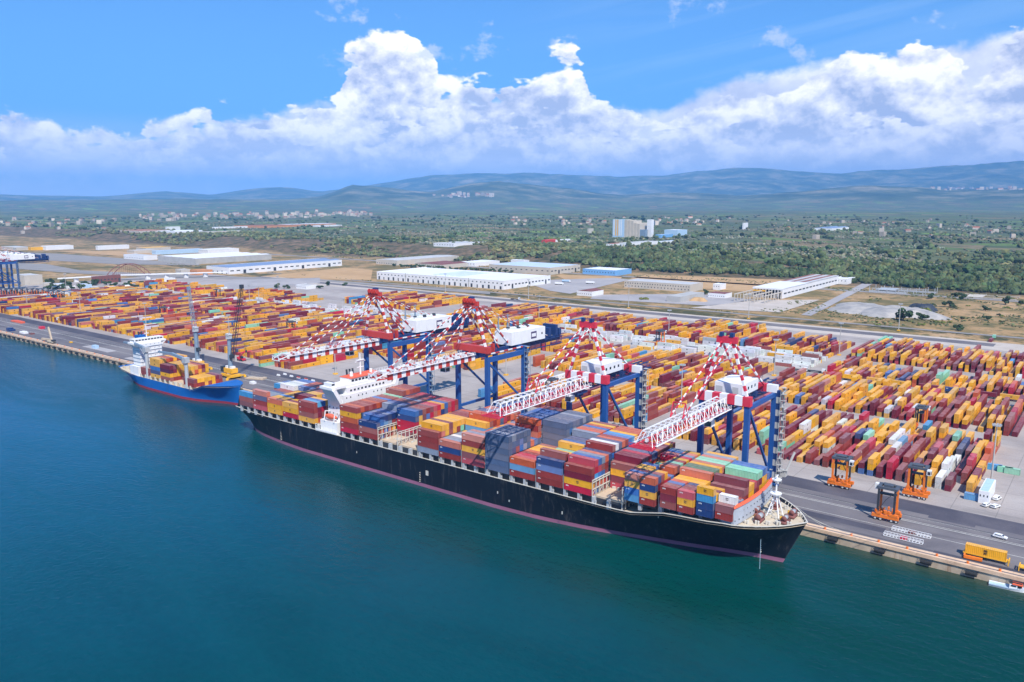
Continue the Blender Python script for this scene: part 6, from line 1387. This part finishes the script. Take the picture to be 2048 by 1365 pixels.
def truck(loc, rz, label, trailer=True, grp=None, cab='white', load=None):
    t = empty('lorry', loc, label, 'lorry', grp, rz)
    c = MB(); c.box(5.6, -1.2, .9, 7.8, 1.2, 3.2, 0); c.box(5.2, -1.15, .8, 5.6, 1.15, 1.3, 2); co_ = c.build('cab', [M[cab], M['glass'], M['dark']], t)
    g = MB(); g.box(7.81, -1.05, 1.9, 7.85, 1.05, 2.8); g.build('windscreen', M['glass'], co_)
    f = MB(); f.box(-6.4, -1.2, 1.0, 5.4, 1.2, 1.32); f.box(-6.4, -.4, .7, 5.4, .4, .999); f.build('trailer_bed', M['dark'], t)
    if load: l = MB(); l.box(-6.3, -1.22, 1.33, 5.2, 1.22, 3.9); l.build('trailer_box', M[load], t)
    for x in (-5.6, -4.4, -3.2, 3.9, 6.9):
        for s in (-1, 1): w = MB(); w.tube((x, s * .85, .5), (x, s * 1.2, .5), .5, .5, 12); w.build('wheel', M['rubber'], t)
    return t
TR0 = truck((*G(1030, 600), .04), 0, 'empty flatbed lorry driving on the port road behind the second crane')
for px, py, rz, lab, ld in ((1050, 573, .3, 'white box lorry parked right of the white warehouse', 'white'), (1132, 565, .2, 'long box trailer lorry parked in the white lot', 'paleblue'), (1118, 570, .2, 'second parked lorry in the white lot', 'white'), (1180, 568, .3, 'lorry with white box by the lane to the cream building', 'white')):
    truck((*G(px, py), .04), rz, lab, load=ld, grp='lorries parked behind the port road')
for px, py, lab in ((1592, 742, 'terminal lorry with skeletal trailer on the inner road'), (1628, 745, 'terminal lorry right behind the skeletal one')): c = copy_tree(TR0); c.location = (*G(px, py), .04); c['label'] = lab
for k, (x, c) in enumerate(TRL):
    t = empty('road_trailer', (x, 566.8, .02), '%s parked low trailer from the left on the inner yard road' % ORD[k + 1], 'trailer', 'trailers in a row on the inner road')
    f = MB(); f.box(-6.2, -1.2, .98, 6.2, 1.2, 1.33); f.build('trailer_bed', M['dark'], t)
    for xx in (-5, -3.8, 4.6):
        for s in (-1, 1): w = MB(); w.tube((xx, s * .8, .48), (xx, s * 1.15, .48), .47, .47, 10); w.build('wheel', M['rubber'], t)
# yellow-framed port trailer under the lone yellow box, and its lettering
t = empty('port_trailer', (-28.8, 301.6, .04), 'yellow framed port trailer carrying the lone yellow container at the quay edge', 'trailer')
f = MB(); f.box(-6.6, -1.3, 1.1, 6.6, 1.3, 1.47); f.beam((6.9, -1.6, .1), (6.9, -1.6, 1.9), .3, .3); f.beam((6.9, 1.6, .1), (6.9, 1.6, 1.9), .3, .3); f.beam((6.9, -1.6, 1.8), (6.9, 1.6, 1.8), .3, .3); f.build('trailer_frame', M['yellow'], t)
for xx in (-5.4, -4.2, -1, .4):
    for s in (-1, 1): w = MB(); w.tube((xx, s * .7, .56), (xx, s * 1.1, .56), .55, .55, 12); w.build('wheel', M['rubber'], t)
l = MB(); l.beam((-6, -3.2, .7), (-.5, -2.9, .7), 1.1, .9); l.beam((-6, -3.2, .3), (-6, -1.4, 1.0), .5, .5); l.build('tow_frame', M['orange'], t)
c = empty('port_trailer', (-13.5, 299.8, .04), 'second yellow framed trailer cut by the right edge of the photo', 'trailer')
f = MB(); f.box(-5, -1.3, 1.1, 6.6, 1.3, 1.47); f.beam((-5.2, -1.6, .1), (-5.2, -1.6, 1.9), .3, .3); f.beam((-5.2, 1.6, .1), (-5.2, 1.6, 1.9), .3, .3); f.beam((-5.2, -1.6, 1.8), (-5.2, 1.6, 1.8), .3, .3); f.build('trailer_frame', M['yellow'], c)
for s in (-1, 1): w = MB(); w.tube((5, s * .7, .56), (5, s * 1.1, .56), .55, .55, 12); w.build('wheel', M['rubber'], c)

# ------------------------------------------------------------------ things on the quay
def gangframe(loc, L_, label, rz):
    t = empty('lifting_frame', loc, label, 'lifting frame', 'white lattice frames lying on the apron', rz); m_ = MB()
    for y in (-.9, .9):
        for z in (.25, 1.35): m_.beam((-L_ / 2, y, z), (L_ / 2, y, z), .16, .16, 0)
        for k in range(13): x = -L_ / 2 + k * L_ / 12; m_.beam((x, y, .25), (x, y, 1.35), .12, .12, 0); 
    for k in range(13): x = -L_ / 2 + k * L_ / 12; m_.beam((x, -.9, .25), (x, .9, .25), .12, .12, 0)
    m_.build('lattice', [M['white'], M['red2']], t); q = MB(); q.box(-.9, -.8, .35, 1.3, .8, 1.0); q.build('drive_unit', M['brown'] if 'brown' in label else M['red2'], t)
gangframe((*G(1822, 1069), .04), 13, 'white lattice frame with brown drive, the one farther from the water', -.02); gangframe((*G(1806, 1080), .04), 13, 'white lattice frame with red drive, nearer the water', -.02)
# fenders and bollards along the edge
def fender(x, label, grp):
    t = empty('quay_fender', (x, QY - .5, -1.6), label, 'fender', grp)
    a = MB(); a.tube((-1.7, -.75, -.6), (1.7, -.75, -.6), .75, .75, 12); a.build('rubber_drum', M['rubber'], t)
    b_ = MB()
    for s in (-1, 1): b_.beam((s * 1.9, -.7, -.5), (s * 2.2, 0.45, 1.3), .12, .12); b_.beam((s * 1.9, -.7, -.5), (s * 1.8, 0.45, 0.2), .12, .12)
    b_.build('chain', M['dark'], t); return t
FX = [(-76.4, 'fender on the quay wall beside the ship bow'), (-60.2, 'second fender on the quay wall right of the bow'), (-45.2, 'third fender on the quay wall right of the bow'), (-31.4, 'fourth fender on the quay wall right of the bow'), (-18.6, 'last fender on the wall next to the workboat')]
f0 = fender(*FX[0], 'fenders of the quay right of the bow')
for x, lab in FX[1:]: c = copy_tree(f0); c.location.x = x; c['label'] = lab
for k in range(34):
    c = copy_tree(f0); c.location.x = -578 - k * 10.5; c['label'] = 'black fender on the quay edge left of the blue feeder'; c['group'] = 'fenders of the quay left of the feeder'
b_ = MB(); b_.tube((0, 0, 0), (0, 0, .55), .32, .26, 10); b_.tube((0, 0, .55), (0, 0, .75), .45, .42, 10); b_.box(-.5, -.4, 0, .5, .4, .08)
bo = b_.build('mooring_bollard', M['orange'], loc=(-88, QY + 1.4, .03)); tag(bo, 'orange mooring bollard on the coping near the bow lines', 'bollard', 'bollards of the right quay')
for k in range(8):
    c = bo.copy(); C.objects.link(c); c.location.x = -80 + k * 9.4
    c['label'] = 'small orange mooring bollard on the coping right of the bow'
for k in range(26):
    c = bo.copy(); C.objects.link(c); c.location.x = -575 - k * 13.5; c['label'] = 'small mooring bollard on the coping left of the feeder'; c['group'] = 'bollards of the left quay'
# mooring lines
def rope(name, p, q, sag, label, par=None):
    m_ = MB(); p = Vector(p); q = Vector(q); pr = p
    for i in range(1, 13): t_ = i / 12; c = p.lerp(q, t_) - Vector((0, 0, sag * 4 * t_ * (1 - t_))); m_.beam(pr, c, .09, .09); pr = c
    o = m_.build(name, M['lashing']); tag(o, label, 'rope', 'mooring lines of the black ship')
rope('mooring_line', (-80, 268, 14.2), (-62, 294.4, .7), 1.2, 'longest mooring line from the black bow to the quay'); rope('mooring_line', (-81, 270, 14.0), (-70.6, 294.4, .7), .8, 'shorter mooring line from the black bow to the quay'); rope('mooring_line', (-85.5, 276, 13.6), (-80, 294.4, .7), .4, 'shortest mooring line beside the black bow')
# barriers on the lane
brn = MB(); brn.box(-1.5, -.6, 0, 1.5, .6, .9)
pts = [(557, 752), (570, 750), (583, 754), (597, 757), (612, 760), (626, 763)]
for k, (px, py) in enumerate(pts):
    t = empty('lane_barrier', (*G(px, py), .04), 'white plastic barrier on the apron, %s from the left' % ORD[k + 1], 'barrier', 'barriers beyond the stern of the black ship'); q = MB(); q.prism([(-1.5, -.6), (1.5, -.6), (1.5, .6), (-1.5, .6)], 0, .45, 0); q.prism([(-1.5, -.3), (1.5, -.3), (1.5, .3), (-1.5, .3)], .453, 1.1, 1 if k in (3, 4) else 0); q.build('barrier_body', [M['white'], M['red']], t)
# telescopic crane laid low on the left apron
t = empty('telescopic_crane', (*G(103, 687), .04), 'beige telescopic crane with lowered boom on the left apron', 'mobile crane', None, 0)
b_ = MB(); b_.box(-5, -1.5, .9, 5, 1.5, 2.2, 0); b_.build('chassis', M['cream'], t); b_ = MB(); b_.beam((2, 0, 3), (-20, 0.6, 1.8), 1.6, 1.7, 0); b_.build('lowered_boom', M['hatch'], t); b_ = MB(); b_.beam((1, 0, 2.4), (-3.5, 0, 14), 1.2, 1.4, 0); b_.build('raised_jib', M['hatch'], t); b_ = MB(); b_.box(3, -1.4, 2.2, 6, 1.4, 3.6); b_.build('counterweight', M['dark'], t)
for xx in (-4, -2.4, 2, 3.8):
    for s in (-1, 1): w = MB(); w.tube((xx, s * 1.1, .65), (xx, s * 1.55, .65), .65, .65, 12); w.build('wheel', M['rubber'], t)
def bundle(px, py, dims, m_, label, rz=0, n=4):
    t = empty('cargo_bundle', (*G(px, py), .04), label, 'cargo', None, rz); rd = random.Random(px)
    for k in range(n):
        q = MB(); x = (k - (n - 1) / 2) * dims[0] / n; q.prism([(x - dims[0] / n * .46, -dims[1] / 2), (x + dims[0] / n * .46, -dims[1] / 2), (x + dims[0] / n * .40, dims[1] / 2), (x - dims[0] / n * .44, dims[1] / 2)], 0, dims[2] * rd.uniform(.6, 1.1)); q.build('bundle_piece', M[m_], t)
bundle(36, 645, (26, 4, 1.6), 'orange2', 'flat red orange platform on the far left apron'); bundle(22, 662, (9, 5, 2.4), 'navy', 'dark blue crates on the far left apron', n=2); bundle(48, 667, (10, 4, 2.0), 'white', 'white bags and sheets on the left apron'); bundle(64, 669, (5, 3, 1.2), 'brown', 'brown beams beside the white bags'); bundle(84, 658, (6, 4, 2.4), 'red2', 'red box standing alone on the left apron', n=1); bundle(191, 697, (7, 3.4, 2.6), 'paleblue', 'pale blue cabin on the apron left of the feeder', n=1); bundle(142, 686, (3, 2, 1.2), 'yellow', 'yellow roller on the left apron', n=1)
bundle(512, 758, (15, 5, 1.1), 'hatch', 'pale planks laid on the apron right of the mobile crane', .35, 5); bundle(506, 768, (4, 3, 1.6), 'white', 'white sacks by the planks', n=2); bundle(475, 785, (12, 2.4, 2.6), 'yellow', 'yellow container on the apron near the feeder bow', 0, 1); bundle(496, 792, (6, 2.4, 2.5), 'yellow', 'short yellow container on the apron near the feeder bow', 0, 1)
# tank container, reach stacker
t = empty('tank_container', (*G(634, 722), .02), 'silver tank container lying alone in the open corner', 'tank container', None, math.pi / 2 - .02); q = MB(); q.tube((-5.6, 0, 1.4), (5.6, 0, 1.4), 1.1, 1.1, 16); q.build('tank', M['steel'], t, True); q = MB()
for x in (-6, 6):
    for y in (-1.15, 1.15): q.beam((x, y, .1), (x, y, 2.6), .16, .16)
    q.beam((x, -1.15, 2.5), (x, 1.15, 2.5), .16, .16); q.beam((x, -1.15, .2), (x, 1.15, .2), .16, .16)
for y in (-1.15, 1.15): q.beam((-6, y, .2), (6, y, .2), .16, .16)
q.build('tank_frame', M['yellow'], t)
t = empty('reach_stacker', (*G(484, 722), .02), 'red reach stacker at the corner of the left yard', 'reach stacker'); q = MB(); q.box(-4, -1.6, .7, 3, 1.6, 2.0); q.box(-4.6, -1.5, 1.2, -3, 1.5, 2.8); q.build('chassis', M['red2'], t); q = MB(); q.beam((-3, 0, 3), (4.6, 0, 8), .8, .9); q.box(3.6, -6, 7.2, 5.2, 6, 7.7); q.build('boom', M['red2'], t); q = MB(); q.box(-1, -.8, 2.0, .8, .8, 3.6); q.build('cab', M['glass'], t)
for x in (-3, 2.2):
    for s in (-1, 1): w = MB(); w.tube((x, s * 1.2, .8), (x, s * 1.9, .8), .8, .8, 12); w.build('wheel', M['rubber'], t)
# maker's letters on the lone yellow container
for txt, x, z, sz in (('m', -28.8, 3.05, 1.5), ('sc', -28.8, 2.15, 1.35)):
    cu = bpy.data.curves.new('letters', 'FONT'); cu.body = txt; cu.size = sz; cu.extrude = .012; cu.offset = .03; cu.align_x = 'CENTER'; o = bpy.data.objects.new('tmp', cu); C.objects.link(o)
    me = bpy.data.meshes.new_from_object(o.evaluated_get(bpy.context.evaluated_depsgraph_get())); bpy.data.objects.remove(o)
    host = [q for q in C.objects if q.get('label', '').startswith('yellow container yellow-framed trailer')]
    k = bpy.data.objects.new('letters', me); C.objects.link(k); me.materials.clear(); me.materials.append(M['black'])
    if host: k.parent = host[0]; k.location = (x + 28.8, -1.25, z - 1.5)
    else: k.location = (x, 301.6 - 1.25, z)
    k.rotation_euler = (math.pi / 2, 0, 0)

# ------------------------------------------------------------------ vegetation
def leafmat(name, c1, c2, rand=.25):
    m_ = bpy.data.materials.new(name); m_.use_nodes = True; t = m_.node_tree; nb = NB(t); bs = t.nodes['Principled BSDF']; bs.inputs['Roughness'].default_value = .8; bs.inputs['Specular IOR Level'].default_value = .2
    g = nb.n('ShaderNodeNewGeometry'); oi = nb.n('ShaderNodeObjectInfo')
    c = nb.mix(nb.mr(nb.noise(g.outputs['Position'], .05, 4, .7), .35, .65), (*c1, 1), (*c2, 1)); k = nb.m('MULTIPLY', nb.mr(nb.noise(g.outputs['Position'], .9, 3, .7), .3, .7, .7, 1.3, False), nb.mr(oi.outputs['Random'], 0, 1, 1 - rand, 1 + rand, False))
    nb.put(bs.inputs['Base Color'], nb.mix(1.0, c, nb.comb(k, k, k), 'MULTIPLY')); return m_
LM = {'dark': leafmat('dark_foliage', (.035, .062, .024), (.065, .10, .04)), 'olive': leafmat('olive_foliage', (.075, .095, .055), (.13, .145, .095)), 'bright': leafmat('yellow_green_scrub', (.13, .17, .03), (.22, .22, .05))}
def leaf_cloud(n, rx, rz_, seed, size):
    rd = np.random.RandomState(seed); V = []; F = []
    lobes = rd.normal(0, .5, (6, 3)) * (rx, rx, rz_ * .6)
    for i in range(n):
        l = lobes[i % 6]; d = rd.normal(0, 1, 3); d /= np.linalg.norm(d); p = l + d * np.array((rx * .55, rx * .55, rz_ * .5)) * rd.uniform(.6, 1) ; p[2] = max(p[2], -rz_ * .8) + rz_
        a = rd.normal(0, 1, 3); a /= np.linalg.norm(a); c = np.cross(a, d); c /= (np.linalg.norm(c) + 1e-6); a = np.cross(c, d); s_ = size * rd.uniform(.6, 1.4); k = len(V)
        V += [p - a * s_, p + c * s_ * .8, p + a * s_, p - c * s_ * .8 + d * s_ * .3]; F.append((k, k + 1, k + 2, k + 3))
    return np.array(V), F
def tree_proto(name, r_, h, kind, seed, trunk=True):
    V, F = leaf_cloud(240, r_, h * .42, seed, r_ * .22); V[:, 2] += h * .12
    me = bpy.data.meshes.new('crown'); me.from_pydata([tuple(v) for v in V], [], F); me.materials.append(LM[kind])
    t = MB(); t.tube((0, 0, -.5), (0.1, 0, h * .5), .05 * h, .025 * h, 7)
    for a in range(3): t.tube((.05, 0, h * .3), (math.cos(a * 2.1) * r_ * .5, math.sin(a * 2.1) * r_ * .5, h * .6), .025 * h, .01 * h, 6)
    tm = t.build('trunk', M['bark']); tme = tm.data; bpy.data.objects.remove(tm); return me, tme
TP = {k: [tree_proto(k, r_, h, k2, s_) for s_ in (1, 2, 3)] for k, r_, h, k2 in (('bush', 4.2, 6, 'dark'), ('tree', 4.6, 9.5, 'dark'), ('scrub', 5.5, 3.2, 'bright'), ('olive', 3.2, 5, 'olive'))}
def plant(px, py, kind, sc, label, grp, seed):
    x, y, z = GT(px, py); cm, tm = TP[kind][seed % 3]
    o = empty({'bush': 'shrub', 'tree': 'tree', 'scrub': 'scrub_bush', 'olive': 'tree'}[kind], (x, y, z), label, 'tree' if kind in ('tree', 'olive') else 'bush', grp, seed * 1.3); o.scale = (sc, sc, sc)
    a = bpy.data.objects.new('crown', cm); b2 = bpy.data.objects.new('trunk', tm)
    for q in (a, b2): C.objects.link(q); q.parent = o
for k, (px, py, kd, sc, lab) in enumerate(((1806, 642, 'tree', 1.55, 'big round dark bush behind the mast foot by the gravel mounds'), (1841, 640, 'bush', 1.2, 'round grey green bush right of the biggest one'), (1836, 628, 'scrub', 1.9, 'yellow green reeds behind the round bushes'), (1898, 615, 'bush', 1.35, 'flat dark green bush alone in the dry field'), (1863, 598, 'bush', 1.1, 'dark bush in front of the unfinished posts'),
        (1914, 595, 'bush', 1.2, 'left one of the two bushes mid field'), (1926, 600, 'tree', .9, 'right one of the two bushes mid field, darker'), (2011, 610, 'tree', 1.15, 'large dark tree in front of the ruin'), (2008, 586, 'bush', .8, 'dark bush behind the ruin'), (2042, 610, 'bush', .9, 'round bush at the right edge of the dry field'), (1971, 622, 'bush', .9, 'small green bush left of the ruin tree foot'),
        (1974, 641, 'bush', .9, 'low green bush near the pale path'), (1917, 661, 'bush', 1.0, 'bush on the verge strip at the right'), (1897, 578, 'scrub', 1.9, 'bright yellow green scrub patch in the field'), (1846, 570, 'bush', .9, 'small bush behind the unfinished posts'), (1712, 562, 'bush', 1.2, 'bush beside the white flat roofed building'), (1410, 590, 'tree', .8, 'small tree beside the low white office'), (1288, 600, 'scrub', .8, 'green tuft on the grey lot'),
        (574, 578, 'bush', 1.0, 'bush left of the gatehouse canopy'), (556, 577, 'bush', 1.1, 'bush nearest the dry field corner'), (640, 578, 'bush', .9, 'bush right of the gatehouse'), (690, 572, 'bush', .9, 'bush before the left corner of the white warehouse'), (655, 572, 'bush', 1.1, 'bush on the brown verge left of the white warehouse'))):
    plant(px, py, kd, sc, lab, None, k)
rd = random.Random(91)
for k in range(26): px = rd.uniform(75, 330); plant(px, rd.uniform(566, 582), rd.choice(['tree', 'bush', 'bush']), rd.uniform(.8, 1.3), 'dark tree among the huts and the brick building at the left', 'trees among the port buildings at the left', k)
for k in range(22): px = 790 + k * 11 + rd.uniform(-3, 3); plant(px, 534 + (px - 790) * .055 + rd.uniform(-1, 1), 'bush', rd.uniform(.8, 1.2), 'green tree in the row behind the white warehouse', 'trees behind the white warehouse', k)
for k in range(40): px = rd.uniform(1700, 2060); py = rd.uniform(575, 655); plant(px, py, rd.choice(['scrub', 'bush']), rd.uniform(.25, .55), 'tiny low bush dotting the dry field', 'tiny bushes of the dry field', k)
for k in range(30): px = rd.uniform(1180, 2060); plant(px, 545 + (px - 1180) * .016 + rd.uniform(-2, 3), rd.choice(['scrub', 'scrub', 'bush']), rd.uniform(.6, 1.2), 'rounded bush at the foot of the dark wood', 'bushes at the foot of the wood', k)

def ico(sub):
    bm = bmesh.new(); bmesh.ops.create_icosphere(bm, subdivisions=sub, radius=1.0); v = np.array([q.co[:] for q in bm.verts]); f = np.array([[w.index for w in q.verts] for q in bm.faces]); bm.free(); return v, f
def scatter(name, n, gen, sub, kind, label, cat, seed):
    rd = np.random.RandomState(seed); X, Y, Rr, Hh = gen(rd, n); Z = terrain(X, Y); v, f = ico(sub); k = len(v); m = len(X)
    var = 8; VV = []
    for _ in range(var): VV.append(v * rd.uniform(.62, 1.25, (k, 1)))
    VV = np.array(VV); pick = rd.randint(0, var, m); a = rd.uniform(0, 6.28, m); P_ = VV[pick]; ca, sa = np.cos(a)[:, None], np.sin(a)[:, None]
    x = P_[:, :, 0] * ca - P_[:, :, 1] * sa; y = P_[:, :, 0] * sa + P_[:, :, 1] * ca; z = P_[:, :, 2]
    co = np.stack([X[:, None] + x * Rr[:, None], Y[:, None] + y * Rr[:, None], Z[:, None] + Hh[:, None] * .45 + z * Hh[:, None] * .55], -1).reshape(-1, 3)
    L = (f[None] + k * np.arange(m)[:, None, None]).reshape(-1, 3); tint = rd.uniform(.55, 1.5, (m, 1)) * np.array([[1, 1, 1]]) * np.stack([rd.uniform(.85, 1.3, m), np.ones(m), rd.uniform(.8, 1.1, m)], -1)
    me = fast_mesh(name, co, L, None, np.repeat(tint, len(f) * 3, 0), ()); me.materials.append(SM[kind]); o = bpy.data.objects.new(name, me); C.objects.link(o); tag(o, label, cat, kind='stuff'); print(name, m)
SM = {}
for kd, (c1, c2) in {'dark': ((.048, .076, .030), (.10, .128, .055)), 'olive': ((.15, .165, .11), (.24, .24, .17)), 'mixed': ((.075, .10, .04), (.16, .17, .08))}.items():
    m_ = bpy.data.materials.new(kd + '_grove_foliage'); m_.use_nodes = True; t = m_.node_tree; nb = NB(t); bs = t.nodes['Principled BSDF']; bs.inputs['Roughness'].default_value = .85; bs.inputs['Specular IOR Level'].default_value = .15
    g = nb.n('ShaderNodeNewGeometry'); at = nb.n('ShaderNodeAttribute', attribute_name='col'); c = nb.mix(nb.mr(nb.noise(g.outputs['Position'], .02, 5, .7), .35, .65), (*c1, 1), (*c2, 1)); nb.put(bs.inputs['Base Color'], nb.mix(1.0, c, at.outputs['Color'], 'MULTIPLY')); SM[kd] = m_
def polar(rd, n, az0, az1, y0, y1):
    a = rd.uniform(az0, az1, n); py = rd.uniform(y0, y1, n); dep = np.tan(np.arctan((py - YH) / FPX)) ; r = HC * .80 / dep
    for _ in range(3):
        x = -r * np.sin(HEAD - a); y = r * np.cos(HEAD - a); r = (HC - terrain(x, y)) / dep
    return -r * np.sin(HEAD - a), r * np.cos(HEAD - a), r
def gen_belt(rd, n):                        # the dark wood along the scarp
    X = rd.uniform(-900, 420, n); Y = 1275 + rd.gamma(1.6, 60, n) + 20 * np.sin(X / 90); keep = (fbm2(X / 120 + 9, Y / 60, 5) > .36) | (X > -350); X, Y = X[keep], Y[keep]; return X, Y, rd.uniform(3, 6.5, len(X)), rd.uniform(5, 11, len(X))
def gen_scarp(rd, n):
    X = rd.uniform(-3200, -700, n); Y = rd.uniform(1270, 1620, n); keep = fbm2(X / 150 + 9, Y / 90 + 4, 6) > .52; X, Y = X[keep], Y[keep]; return X, Y, rd.uniform(2.5, 7, len(X)), rd.uniform(3, 9, len(X))
def parcel(X, Y, sx=190.0, sy=105.0, ang=.42):
    u = (X * math.cos(ang) + Y * math.sin(ang) + 40 * np.sin(Y / 300)) / sx; v = (-X * math.sin(ang) + Y * math.cos(ang) + 30 * np.sin(X / 260)) / sy
    i, j = np.floor(u), np.floor(v); h = np.abs(np.sin(i * 127.1 + j * 311.7) * 43758.5453) % 1.0; e = np.minimum(np.minimum(u - i, 1 - u + i) * sx, np.minimum(v - j, 1 - v + j) * sy); return h, e
def gen_plain(lo, hi, hedge, y0, y1, size=1.0):
    def g(rd, n):
        X, Y, r = polar(rd, n, -.68, .68, y0, y1); h, e = parcel(X, Y); keep = (((h > lo) & (h < hi) & (fbm2(X / 60, Y / 60, 8) > .40)) | ((e < 7) & (h < hedge))) & (Y > 1430) & (r < 9000)
        X, Y, r = X[keep], Y[keep], r[keep]; k = np.clip(r / 2600, 1, 2.6) * size; q = rd.gamma(3.0, .33, len(X)).clip(.4, 2.4); return X, Y, 3.6 * q * k, 5.0 * q * k ** .5
    return g
def gen_olive(rd, n):                       # planted rows
    X, Y, r = polar(rd, n, -.66, .66, 440, 550); a = .42; h, e = parcel(X, Y); u = X * math.cos(a) + Y * math.sin(a); v = -X * math.sin(a) + Y * math.cos(a); v = np.round(v / 12) * 12 + rd.normal(0, .8, n); u = np.round(u / 7.5) * 7.5 + rd.normal(0, .8, n); X = u * math.cos(a) - v * math.sin(a); Y = u * math.sin(a) + v * math.cos(a)
    keep = (h > .34) & (h < .70) & (e > 7) & (Y > 1430) & (r < 5600); X, Y, r = X[keep], Y[keep], r[keep]; k = np.clip(r / 2600, 1, 1.8); return X, Y, rd.uniform(2.2, 4.0, len(X)) * k, rd.uniform(2.8, 5.0, len(X)) * k
scatter('dark_wood', 5200, gen_belt, 2, 'dark', 'dark green wood along the foot of the plateau at the right', 'wood', 1)
scatter('scarp_scrub', 5200, gen_scarp, 2, 'mixed', 'scrub and small trees covering the brown scarp at the left', 'scrub', 2)
scatter('plain_trees', 26000, gen_plain(.0, .17, .75, 430, 545), 1, 'dark', 'dark tree belts and hedges spread over the wide plain', 'trees', 3)
scatter('orchards', 22000, gen_plain(.17, .34, 0, 426, 540, .8), 1, 'mixed', 'green orchards spread over the wide plain', 'orchards', 4)
scatter('olive_groves', 26000, gen_olive, 1, 'olive', 'grey green olive groves planted in rows on the plain', 'olive grove', 5)
def gen_scrub(rd, n):
    X = rd.uniform(-1600, 380, n); Y = rd.uniform(806, 1230, n); keep = (fbm2(X / 45 + 2, Y / 45 + 2, 14) > .53) & ((X > -330) | (Y < 860) | (Y > 1185)) & (Y > 852); X, Y = X[keep], Y[keep]; return X, Y, rd.uniform(.7, 2.0, len(X)), rd.uniform(.5, 1.6, len(X))
scatter('field_scrub', 20000, gen_scrub, 1, 'mixed', 'low scrub tufts over the dry land behind the port road', 'scrub', 6)

# ------------------------------------------------------------------ houses far off
def house_mesh(w, d, h, roof, seed):
    m_ = MB(); m_.box(-w / 2, -d / 2, -1, w / 2, d / 2, h, 0); rz_ = h + w * .16
    if roof:
        m_.quad((-w / 2 - .3, -d / 2 - .3, h), (w / 2 + .3, -d / 2 - .3, h), (w / 2 + .3, 0, rz_), (-w / 2 - .3, 0, rz_), 1); m_.quad((w / 2 + .3, d / 2 + .3, h), (-w / 2 - .3, d / 2 + .3, h), (-w / 2 - .3, 0, rz_), (w / 2 + .3, 0, rz_), 1)
        for s in (-1, 1): k = len(m_.v); m_.v += [(s * w / 2, -d / 2, h), (s * w / 2, d / 2, h), (s * w / 2, 0, rz_)]; m_.f.append((k, k + 1, k + 2)); m_.mi.append(0)
    for k in range(3):
        for z in (1.2, 4.2): 
            if z < h - 1.5: m_.box(-w / 2 + w * (.18 + .28 * k), -d / 2 - .05, z, -w / 2 + w * (.18 + .28 * k) + 1, -d / 2 - .01, z + 1.3, 2)
    o = m_.build('house', [M['house'], M['tile'], M['glass']]); me = o.data; bpy.data.objects.remove(o); return me
HM = [house_mesh(*a, i) for i, a in enumerate(((14, 10, 6, 1), (11, 9, 7, 1), (18, 11, 9, 0), (12, 12, 10, 1), (22, 10, 5, 1), (16, 12, 12, 0)))]
rd = random.Random(5)
def houses(n, x0, x1, ylo, yhi, sc, lab, grp):
    for k in range(n):
        px = rd.uniform(x0, x1); q = (px - x0) / (x1 - x0); py = rd.uniform(ylo(q), yhi(q)); x, y, z = GT(px, py); o = bpy.data.objects.new('house', rd.choice(HM)); C.objects.link(o); o.location = (x, y, z); o.rotation_euler = (0, 0, rd.uniform(0, 3)); s_ = sc * rd.uniform(.8, 1.3); o.scale = (s_, s_, s_ * rd.uniform(.9, 1.3)); tag(o, lab, 'house', grp)
houses(150, 280, 745, lambda q: 430 - 5 * q, lambda q: 444 - 10 * q, 1.45, 'pale house in the dense town across the left plain', 'houses of the far town')
houses(48, 1000, 1480, lambda q: 436, lambda q: 455 - 4 * q, 1.0, 'house with tiled roof scattered on the plain left and right of the silos', 'houses scattered on the plain')
houses(30, 1560, 2048, lambda q: 440, lambda q: 480, .9, 'isolated farmhouse among the groves at the right', 'farmhouses on the right plain')
houses(24, 860, 990, lambda q: 390, lambda q: 396, 2.6, 'pale house of the hill village below the clouds', 'houses of the hill village')
houses(26, 1860, 2048, lambda q: 377, lambda q: 381, 2.6, 'pale house of the village under the right mountains', 'houses under the right mountains')
houses(22, 0, 240, lambda q: 440, lambda q: 470, 1.2, 'pale farmhouse on the plain at the far left', 'farmhouses on the left plain')
# ------------------------------------------------------------------ haze
mb = MB(); mb.box(-36000, -7000, -17.5, 30000, 36000, 1330)
hz = mb.build('haze', []); hz.data.materials.clear()
hm = bpy.data.materials.new('thin_air_haze'); hm.use_nodes = True; ht = hm.node_tree; ht.nodes.clear()
pv = ht.nodes.new('ShaderNodeVolumePrincipled'); pv.inputs['Density'].default_value = 5.6e-5; pv.inputs['Color'].default_value = (0.19, 0.50, 1.0, 1); pv.inputs['Anisotropy'].default_value = -0.3
ou = ht.nodes.new('ShaderNodeOutputMaterial'); ht.links.new(pv.outputs[0], ou.inputs['Volume'])
hz.data.materials.append(hm); tag(hz, kind='stuff')
